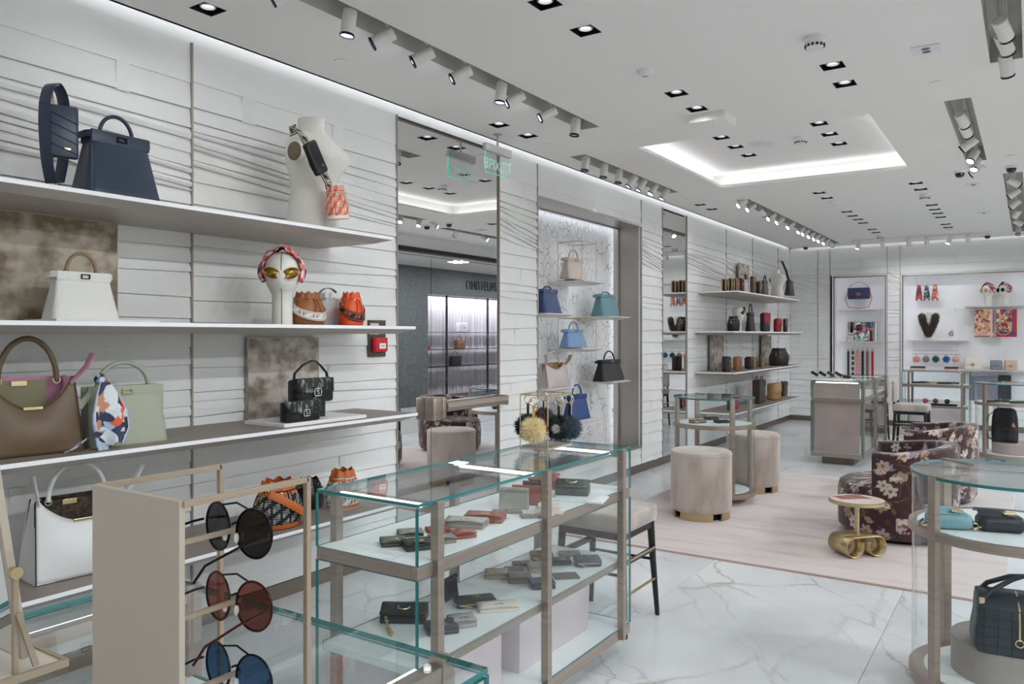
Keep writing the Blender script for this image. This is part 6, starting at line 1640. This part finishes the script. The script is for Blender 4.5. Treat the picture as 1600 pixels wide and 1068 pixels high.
# ================================================================ back wall niches
EB = BY + .30
def bshelf(label, a, b, y, d=.26, th=.025):
    x0, x1 = at(a, Y=BY + .05).x, at(b, Y=BY + .05).x; z = at((a + b) / 2, y, Y=BY + .05).z
    t = thing('niche_shelf', label, 'shelf', ((x0 + x1) / 2, EB - d, z - th), 0, 'shelves in the back wall niches'); w = (x1 - x0) / 2
    MB().loft([[(-w + .06, .03, 0), (w - .06, .03, 0), (w - .06, d, 0), (-w + .06, d, 0)], [(-w, 0, th * .6), (w, 0, th * .6), (w, d, th * .6), (-w, d, th * .6)]], (True, False)).build('underside', NS_M, t, smooth=False)
    MB().box(-w, w, 0, d, th * .6, th).build('top', NS_M, t, smooth=False)
    return z
q1 = bshelf('upper shelf of the narrow back niche, under the navy bag', 1308, 1378, 483)
q2 = bshelf('lower shelf of the narrow back niche, under the mirrored box', 1309, 1379, 533)
q3 = bshelf('left shelf of the wide back niche, under the fur collar bust', 1417, 1512, 531)
q4 = bshelf('right shelf of the wide back niche, under the two heads', 1507, 1606, 477)
q5 = bshelf('low counter shelf of the wide back niche, under three small bags', 1500, 1612, 578)
YB = BY + .14
def bx_(px): return at(px, Y=YB).x
def bz_(px, py): return at(px, py, Y=YB).z
w = bx_(1360) - bx_(1325)
RED = leather('b_red', (190, 40, 54)); DEN = leather('b_denim', (46, 62, 100), .6)
t = baguette('handbag', 'navy denim flap bag with red trim in the narrow back niche', (bx_(1342), YB, bz_(1342, 467)), 0, w, bz_(1342, 450) - bz_(1342, 467), .09, DEN, DEN, buckle=GOLD, hh=.11, strap_m=RED, trim=RED)
MB().tube([(-.17, 0, .15), (-.22, -.01, .0), (-.16, -.02, -.14), (0, -.03, -.165), (.16, -.02, -.14), (.21, -.01, .0), (.17, 0, .15)], .006, 6).build('shoulder_strap', RED, t)
MB().tube([(0, .02, -(bz_(1342, 467) - q1)), (0, .02, .1)], .005, 6).build('stand_rod', SILVER, t)
# mirrored box with a colourful bag
x0, x1, z1 = bx_(1324), bx_(1368), bz_(1346, 503)
t = thing('mirror_box', 'low mirrored display panel behind the colourful bag in the narrow back niche', 'mirror', ((x0 + x1) / 2, BY + .24, q2))
MB().box(-(x1 - x0) / 2, (x1 - x0) / 2, 0, .01, 0, z1 - q2).build('mirror_face', MIRROR, t, smooth=False)
MB().box(-(x1 - x0) / 2 - .006, (x1 - x0) / 2 + .006, .01, .02, 0, z1 - q2 + .006).build('backing', METAL, t, smooth=False)
t = thing('handbag', 'colourful embroidered flap bag before the mirrored panel', 'handbag', (bx_(1347), YB - .03, q2), 0)
wv = (bx_(1358) - bx_(1333)) / 2; hv = bz_(1346, 516) - q2
mb = MB().rbox(-wv, wv, -.05, .05, 0, hv, .03, 5, rz=.02); mb.build('body', mat('bag_red_brown', (120, 60, 60), .6), t)
mb = MB().grid(lambda u, v: ((u - .5) * 2 * wv, -.053, hv * v), 40, 20); mb.build('embroidered_front', mat_attr('embroidery', .7), t, cols=vor_cols(mb.v, [(230, 226, 222), (196, 60, 70), (90, 160, 180), (236, 232, 228), (160, 190, 130), (60, 70, 120)], 60, 5))
MB().tube(arch(wv * .7, .08, hv, 0, 11), .006, 6).build('handle', RED, t)
# straps hung side by side
for i, (px, c, c2, lab) in enumerate(((1324, (52, 46, 42), (30, 28, 26), 'dark brown'), (1331, (70, 20, 30), (200, 196, 196), 'burgundy and white'), (1339, (200, 70, 66), (226, 196, 186), 'coral monogram'), (1346.5, (26, 28, 36), (40, 40, 50), 'black'), (1354, (112, 92, 74), (86, 70, 58), 'taupe'), (1362, (176, 24, 40), (140, 18, 30), 'plain red'))):
    zt_, zb_ = bz_(px, 548), bz_(px, 590); xw = .05 if i == 2 else .038
    t = thing('shoulder_strap', f'{lab} shoulder strap hanging in the narrow back niche', 'strap', (bx_(px), BY + .22, zb_), 0, 'straps hung in the narrow back niche')
    ma, mb_ = mat('st%d_a' % i, c, .6), mat('st%d_b' % i, c2, .6)
    MB().grid(lambda u, v: ((u - .5) * xw, 0, v * (zt_ - zb_)), 6 if i == 2 else 3, 30, pick=lambda a, b: 1 if (i == 1 and (b // 2) % 3 == 0) or (i == 2 and (a * 3 + b * 5) % 4 < 2) or (i == 0 and (a + b) % 3 == 0) else 0).build('webbing', [ma, mb_], t, solid=.006)
    MB().torus((0, 0, zt_ - zb_ + .016), .014, .004, 'y', 14, 6).cbox((0, 0, zt_ - zb_ + .0), (xw * .8, .012, .02)).build('clip', GOLD, t)
    MB().tube([(0, 0, zt_ - zb_ + .03), (0, .02, zt_ - zb_ + .06), (0, EB - BY - .22, zt_ - zb_ + .06)], .004, 6).build('hook', SILVER, t)
# wide niche: scarves on a wire
za = bz_(1450, 446)
t = thing('scarf_rail', 'thin wire rail for three neck scarves in the wide back niche', 'rail', (bx_(1450), YB, za)); hw_ = (bx_(1467) - bx_(1430)) / 2
MB().tube([(-hw_, 0, bz_(1450, 432) - za), (-hw_, 0, 0), (hw_, 0, 0), (hw_, 0, bz_(1450, 432) - za)], .003, 6).build('wire', SILVER, t)
for px, pal, lab in ((1436, [(170, 40, 50), (60, 50, 80), (210, 120, 90), (180, 60, 60)], 'red and plum'), (1448, [(110, 120, 132), (60, 66, 80), (190, 194, 200), (40, 44, 56)], 'grey'), (1461, [(206, 130, 104), (190, 70, 60), (226, 180, 160), (120, 60, 50)], 'peach and coral')):
    t = thing('neck_scarf', f'{lab} slim neck scarf knotted on the wire rail', 'scarf', (bx_(px), YB, za), 0, 'neck scarves on the wire rail'); L_ = za - bz_(px, 466)
    for s in (-1, 1):
        mb = MB().grid(lambda u, v: (s * (.006 + .008 * v) + (u - .5) * (.04 + .035 * v), -.012 * s - .01 * sin(6 * u), -L_ * v - (.035 * v if (u - .5) * s > 0 else 0) * (v > .95)), 8, 24); mb.build('scarf_end', PRINT, t, cols=vor_cols(mb.v, pal, 30, px), solid=.003)
    mb = MB().sphere((0, 0, -.004), (.028, .02, .02), 14, 10); mb.build('knot', PRINT, t, cols=vor_cols(mb.v, pal, 12, px))
# bust with fur collar
t = thing('neck_bust', 'white neck bust wearing a grey brown fur collar', 'display bust', (bx_(1452), YB, q3)); hB = bz_(1452, 488) - q3; wB = (bx_(1464) - bx_(1442)) / 2
MB().loft([[(wB * k * cos(2 * pi * i / 24), .06 * k2 * sin(2 * pi * i / 24), hB * z) for i in range(24)] for z, k, k2 in ((0, .95, 1), (.2, .9, 1), (.5, 1.0, 1), (.68, .85, .95), (.78, .4, .7), (.9, .33, .65), (1, .36, .68))]).build('bust', MW, t, angle=80)
furm = mat('fur_collar', (112, 96, 92), .95, col2=(74, 62, 58), scale=60)
mb = MB()
for s in (-1, 1):
    for k in range(10):
        f = k / 9; furball(mb, (s * wB * (.95 - .95 * f ** 1.6), -.075 - .02 * f, hB * (.85 - .62 * f)), .068, 260, random.Random(k + 20 * s), .3)
mb.build('fur_collar', furm, t, smooth=False)
t = thing('charm_figure', 'tiny dark pink charm figure on a clear block in the wide back niche', 'bag charm', (bx_(1486), YB, q3))
MB().box(-.09, .09, -.05, .05, 0, .022).build('plate', mat('plate_cream', (240, 234, 224), .4), t, smooth=False); MB().box(-.05, .05, -.03, .03, .022, .06).build('clear_block', GLASS, t, smooth=False)
furball(MB(), (0, 0, .10), .045, 120, random.Random(3)).build('body', mat('charm_plum', (110, 84, 88), .9), t, smooth=False); furball(MB(), (.02, -.02, .15), .026, 80, random.Random(5)).build('tuft', mat('charm_pink', (196, 136, 150), .9), t, smooth=False)
# fur balls on a rail under the shelf
zr = bz_(1460, 553)
t = thing('charm_rail', 'thin wire rail under the left shelf carrying five fur balls', 'rail', (bx_(1462), YB, zr)); hw_ = (bx_(1497) - bx_(1428)) / 2
MB().tube([(-hw_, 0, q3 - zr - .03), (-hw_, 0, .06), (hw_, 0, .06), (hw_, 0, q3 - zr - .03)], .003, 6).tube([(-hw_ - .03, 0, 0), (hw_ + .03, 0, 0)], .003, 6).build('wire', mat('rail_dark', (120, 118, 118), .4, .5), t)
for px, c, lab in ((1432, (222, 150, 150), 'rose'), (1447, (140, 130, 136), 'grey'), (1462, (20, 84, 76), 'dark green'), (1478.5, (36, 96, 160), 'bright blue'), (1494, (232, 176, 182), 'pale pink')):
    zc_ = bz_(px, 561); charm(f'{lab} fur ball hanging from the wire rail in the wide back niche', (bx_(px), YB, zc_), .062, c, zr - zc_, strap=None, n=320, group='fur balls on the niche rail')
# two heads
for px, pal, lens, fr_, lab, sd in ((1545, [(190, 40, 48), (80, 90, 120), (220, 200, 196), (170, 30, 40)], mat('lens_peach', (226, 180, 150), .15, .3), mat('frame_gold', (206, 160, 120), .3, .8), 'white display head with red scarf and round peach sunglasses', 4), (1571, [(150, 80, 84), (224, 206, 200), (90, 60, 66), (200, 150, 150)], mat('lens_black', (16, 16, 18), .08), mat('frame_black', (20, 20, 22), .3), 'white display head with striped scarf and round black sunglasses', 9)):
    dummy_head('display_head', lab, (bx_(px), YB - .02, q4), -.75, .92, 'heads in the wide back niche', band=pal, seed=sd, lens=lens, frame=fr_, round_lens=True, seam=False)
# two large scarves hanging under that shelf
zh = q4 - .06
t = thing('scarf_rail', 'clear rail under the right niche shelf for two square scarves', 'rail', (bx_(1556), YB - .04, zh)); MB().tube([(-.58, 0, 0), (.58, 0, 0)], .006, 8).build('rod', mat('rod_clear', (214, 216, 218), .2), t)
for s in (-1, 1): MB().tube([(s * .56, 0, 0), (s * .56, 0, .035)], .004, 6).build('bracket', SILVER, t)
def square_scarf(label, a, b, yb, pal, border, seed):
    x0, x1, z0 = bx_(a), bx_(b), bz_((a + b) / 2, yb); w, h = x1 - x0, zh - z0
    t = thing('square_scarf', label, 'scarf', ((x0 + x1) / 2, YB - .05, z0), 0, 'square scarves in the wide back niche')
    mb = MB().grid(lambda u, v: ((u - .5) * w, .012 * sin(7 * u) * (1 - v * .6), h * v), 60, 90); P = np.array(mb.v)
    C = vor_cols(mb.v, pal, 130, seed, (1.0, 1, .6)); u, v = P[:, 0] / w + .5, P[:, 2] / h
    for k, (c, d0, d1) in enumerate(border): C[((u > 1 - d1) & (u <= 1 - d0)) | ((v < d1 * .7) & (v >= d0 * .7))] = lin(c)
    for k in range(3):
        r0 = np.hypot((u - .35 - .18 * k) * w, (v - .3 - .22 * k) * h); C[(r0 > .09) & (r0 < .105) & (u < .8)] = lin((196, 150, 90))
    mb.build('silk', PRINT, t, cols=C, solid=.003)
square_scarf('blush and brown printed square scarf hanging under the two heads', 1523, 1553, 526, [(226, 190, 184), (206, 160, 140), (120, 70, 54), (232, 206, 198), (150, 60, 56), (222, 178, 170), (196, 150, 110)], [((112, 78, 70), 0, .06), ((226, 176, 178), .06, .2)], 3)
square_scarf('red and navy printed square scarf hanging under the two heads', 1557, 1589, 526, [(196, 40, 54), (60, 70, 120), (206, 160, 120), (224, 200, 196), (150, 30, 44), (110, 110, 130)], [((186, 24, 44), 0, .16), ((52, 60, 112), .16, .24)], 7)
for a, b, yt, c, lab in ((1506, 1534, 559, (226, 218, 206), 'white flap bag with chain on the low niche counter'), (1547, 1566, 563, (132, 140, 152), 'blue grey flap bag on the low niche counter'), (1569, 1590, 563, (214, 184, 164), 'blush flap bag at the right of the low niche counter')):
    m = leather('b_%d' % a, c); baguette('handbag', lab, ((bx_(a) + bx_(b)) / 2, YB, q5), 0, bx_(b) - bx_(a), bz_((a + b) / 2, yt) - q5, .1, m, m, 'small flap bags in the wide back niche', buckle=GOLD, hh=.015, ring=False)
# panels leaning low in the niche
for a, b, y0_, y1_, c, lab in ((1520, 1559, 588, 622, (120, 124, 140), 'blue grey panel low in the wide back niche'), (1561, 1580, 586, 622, (52, 60, 62), 'dark green panel beside the blue grey one')):
    zb_ = N2[2] + .0; zt_ = at((a + b) / 2, y0_, Y=BY + .2).z; xa_, xb_ = at(a, Y=BY + .2).x, at(b, Y=BY + .2).x
    t = thing('niche_panel', lab, 'panel', ((xa_ + xb_) / 2, BY + .2, zb_)); ww = (xb_ - xa_) / 2
    MB().rbox(-ww, ww, -.03, .03, 0, zt_ - zb_, .012, rz=.01).build('front', mat('blank_%d' % a, c, .8), t); MB().box(-ww - .004, -ww, -.031, .031, 0, zt_ - zb_).build('edge', mat('blank_edge_%d' % a, tuple(int(v * .8) for v in c), .8), t, smooth=False)

# ================================================================ contents of the round cases and far counters
# right foreground case
zs = .7145
TEAL, DK = leather('teal_soft', (126, 168, 176), .45, .5, 70), leather('dark_soft', (40, 46, 54), .42, .5, 70)
for lab, px, py, m, w, rz in (('soft teal baguette bag lying in the round case', 1482, 823, TEAL, .165, .35), ('soft dark grey baguette bag lying in the round case', 1563, 828, DK, .17, .30)):
    p = at(px, py, Z=zs)
    t = thing('handbag', lab, 'handbag', (p.x, p.y, zs), rz, 'baguettes in the round case')
    MB().rbox(-w / 2, w / 2, -.055, .055, 0, .062, .03, 5, rz=.025).build('body', m, t, angle=60)
    MB().grid(lambda u, v: (-w * .5 + w * .62 * u, .058 - .10 * v, .063 + .016 * sin(pi * min(1, v * 1.2)) * (1 - .3 * u) - .012 * max(0, v - .6)), 10, 8).build('flap', m, t, solid=.006)
    MB().box(-.0, .045, -.045, -.015, .072, .078).box(.008, .037, -.039, -.021, .078, .080).build('logo_buckle', GOLD, t, smooth=False, bevel=.001)
    MB().torus((-w * .5 - .012, -.03, .016), .012, .003, 'y').tube([(-w * .5 - .02, -.03, .006), (-w * .5 + .01, -.04, .018)], .003, 6).build('ring_clip', GOLD, t)
    MB().tube([(-w * .5, -.02, .02), (-w * .5 - .03, .0, .008), (-w * .5 - .02, .03, .01), (-w * .5, .04, .02)], 0, flat=(.012, .004), up=(0, 0, 1)).build('strap', m, t)
PEDM = mat('pedestal_suede', (176, 168, 162), .9, col2=(160, 152, 148), scale=5)
pc_ = Vector((-.06, 3.83, .1045))
t = thing('round_pedestal', 'grey suede round pedestal at the bottom of the round case', 'pedestal', pc_)
MB().lathe([(.001, 0), (.225, 0), (.225, .135), (.22, .14), (.001, .14)], 48).build('drum', PEDM, t, angle=30); MB().torus((0, 0, .139), .222, .003, n=48).build('top_seam', PEDM, t)
def boston(label, loc, rz, w=.30, h=.225, d=.2):
    t = thing('handbag', label, 'handbag', loc, rz)
    R = []
    for f in (0, .03, .12, .35, .6, .8, .92, 1.0):
        k = 1 - .07 * f; dd = d * (1 - .05 * f) if f < .8 else d * (.96 - (f - .8) * 2.2)
        R.append(se_ring(w * k * (.97 if f == 0 else 1) * (1.05 if .1 < f < .5 else 1), dd, h * f, 40, 6))
    MB().loft(R).build('body', L_CHAR, t, angle=60)
    MB().tube([(0, -d * .52, h * .30), (0, -d * .51, h * .6), (0, -d * .46, h * .84), (0, -d * .2, h * .99), (0, 0, h * 1.01)], .005, 8).build('zip', GOLD, t)
    MB().torus((0, -d * .53, h * .26), .014, .003, 'y').build('zip_ring', GOLD, t)
    g = MB()
    for k in range(5): g.tube([(-w * .49, -d * .515, h * (.15 + .16 * k)), (w * .49, -d * .515, h * (.15 + .16 * k))], .0012, 5)
    for k in range(6): g.tube([(w * (-.4 + .16 * k), -d * .515, h * .04), (w * (-.4 + .16 * k), -d * .51, h * .8)], .0012, 5)
    g.build('embossed_grid', mat('emboss_dark', (26, 32, 38), .5), t)
    for s in (-1, 1):
        MB().tube([(-w * .42, s * d * .34, h * .86), (-w * .30, s * d * .30, h * 1.06), (-w * .05, s * d * .12, h * 1.26), (w * .12, -s * d * .02, h * 1.32), (w * .24, s * d * .08, h * 1.18), (w * .42, s * d * .34, h * .86)], .010, 10).build('handle', L_CHAR, t)
        for sx in (-1, 1): MB().cbox((sx * w * .41, s * d * .35, h * .89), (.02, .018, .026)).build('handle_clip', GOLD, t, smooth=False, bevel=.002)
    return t
boston('dark teal embossed boston bag on the round pedestal', (-.05, 3.72, .2455), .15)
# round case by the poufs
zs = .711
for lab, px, py, m, kind, rz, w in (('greige long wallet in the round case by the poufs', 1090, 660, MOCHA, 'zip', .9, .15), ('black folded wallet in the round case by the poufs', 1128, 660, BLK2, 'fold', .8, .12), ('dark wallet behind the black folded one', 1112, 655, SLATE, 'fold', .8, .12), ('sand card case at the back of the round case by the poufs', 1112, 652, SAND, 'card', .8, .15)):
    p = at(px, py, Z=zs); wallet(kind, lab, (p.x, p.y, zs), rz, w, .075, .03, m, 'wallets in the round case by the poufs')
t = peekaboo('handbag', 'small python handbag at the bottom of the round case by the poufs', (CA.x + .0, CA.y - .02, .1155), .5, .24, .20, .12, mat('python', (150, 140, 128), .5, col2=(70, 60, 52), scale=40, lo=.4, hi=.6), hh=.12)
# backpack case
zs = .7095
for lab, px, py, kind, m in (('black wallet stack in the backpack case', 1550, 628, 'fold', BLK2), ('black zip pouch in the backpack case', 1565, 628, 'zip', BLK2), ('black and lime card case in the backpack case', 1590, 630, 'card', leather('lime_black', (52, 60, 34)))):
    p = at(px, py, Z=zs); wallet(kind, lab, (p.x, p.y, zs), .5, .15, .09, .028, m, 'wallets in the backpack case')
t = thing('round_pedestal', 'rose suede round pedestal under the black backpack', 'pedestal', (CB.x + .05, CB.y, .1045))
MB().lathe([(.001, 0), (.25, 0), (.25, .12), (.245, .125), (.001, .125)], 48).build('drum', mat('pedestal_rose', (180, 160, 158), .9), t, angle=30); MB().torus((0, 0, .123), .247, .003, n=48).build('top_seam', MATS['pedestal_rose'], t)
p = at(1570, Y=CB.y - .05)
t = thing('backpack', 'black leather backpack standing in the round case', 'backpack', (p.x, CB.y - .03, .2295), -.1); h = .41; w = .27; d = .14
MB().loft([se_ring(w * a, d * b, h * f, 32, 4.5) for f, a, b in ((0, .95, .95), (.03, 1, 1), (.3, 1.02, 1.05), (.7, .96, .95), (.9, .86, .85), (.97, .72, .7), (1, .5, .45))]).build('body', L_BLACK, t, angle=60)
MB().rbox(-w * .1, w * .46, -d * .5 - .03, -d * .3, .03, h * .45, .02, rz=.015).build('front_pocket', L_BLACK, t)
MB().add([(w * .26, -d * .5 - .034, h * .47), (w * .46, -d * .5 - .034, h * .47), (w * .36, -d * .5 - .034, h * .62)], [(0, 1, 2)]).build('tan_triangle', leather('tan_logo', (186, 134, 66)), t, solid=.003)
for s in (0, .05): MB().tube([(-w * .3, .05 - s, h * .95), (-w * .62, .03 - s, h * .75), (-w * .74, .02 - s, h * .4), (-w * .62, .02 - s, h * .1), (-w * .4, .04 - s, h * .05)], 0, flat=(.03, .008), up=(0, 1, 0)).build('shoulder_strap', L_BLACK, t)
MB().tube([(-w * .38, -.02, h * .92), (-w * .45, -.02, h * 1.0), (-w * .2, -.02, h * 1.02)], 0, flat=(.02, .006), up=(0, 1, 0)).build('top_handle', L_BLACK, t)
# tall rose counter: tray with dark shoes-like wallets on top
p = at(1300, 594, Z=.985)
t = thing('display_tray', 'pale tray on top of the rose panelled counter', 'tray', (-1.98, 9.80, .975)); MB().rbox(-.24, .24, -.11, .11, 0, .018, .01, rz=.004).build('base', CREAM, t); MB().box(-.22, .22, -.09, .09, .018, .022).build('liner', CWHITE, t, smooth=False)
for i, dx in enumerate((-.18, -.09, 0, .09, .185)):
    tt = wallet('fold', f'dark wallet propped on the pale tray, {["first", "second", "third", "fourth", "fifth"][i]} from the left', (-1.98 + dx, 9.80, .9975), .2, .085, .085, .035, BLK2 if i != 2 else SLATE, 'dark wallets on the pale tray')
    tt.rotation_euler = (0, radians(30 if i < 4 else 4), .1); tt.location.z += .036 if i < 4 else .005
# scarf counter shelves
for z, items in ((.7795, ((1432, 'navy', INK), (1443, 'slate', SLATE), (1457, 'sand', SAND), (1468, 'deep green', leather('dgreen', (30, 52, 50))), (1480, 'black', BLK2), (1490, 'ink blue', leather('inkb', (34, 40, 58))))),):
    for i, (px, nm, m) in enumerate(items):
        x = at(px, Y=13.25).x; wallet(['fold', 'card', 'zip'][i % 3], f'{nm} wallet on the upper shelf of the scarf counter', (x, 13.25 + .03 * (i % 2), z), .3 * (i % 3), .13, .085, .03, m, 'wallets on the scarf counter upper shelf')
t = thing('display_mat', 'long black tray on the middle shelf of the scarf counter', 'tray', (at(1460, Y=13.25).x, 13.22, .4605)); MB().rbox(-.30, .30, -.1, .1, 0, .02, .01, rz=.004).build('base', BLACK, t); MB().box(-.28, .28, -.085, .085, .02, .022).build('liner', mat('felt_black', (28, 24, 26), .9), t, smooth=False)
for px, c, lab in ((1446, (226, 110, 110), 'coral rose charm on the black tray'), (1462, (120, 60, 70), 'plum charm on the black tray'), (1480, (40, 36, 40), 'black charm on the black tray')):
    charm(lab, (at(px, Y=13.22).x, 13.20, .525), .045, c, .06, n=160, group='charms on the black tray', ring=False)
for a, b, c, lab in ((1422, 1447, (196, 182, 164), 'low beige box on top of the scarf counter'), (1475, 1499, (196, 160, 158), 'low rose and black box on top of the scarf counter')):
    xa_, xb_ = at(a, Y=13.3).x, at(b, Y=13.3).x
    t = thing('display_tray', lab, 'box', ((xa_ + xb_) / 2, 13.3, .975)); ww = (xb_ - xa_) / 2
    MB().box(-ww, ww, -.08, .08, 0, .035).build('base', mat('tray_%d' % a, c, .6), t, smooth=False, bevel=.003); MB().box(-ww + .01, ww - .01, -.07, .07, .035, .06).build('wallet_row', BLK2, t, smooth=False, bevel=.004)
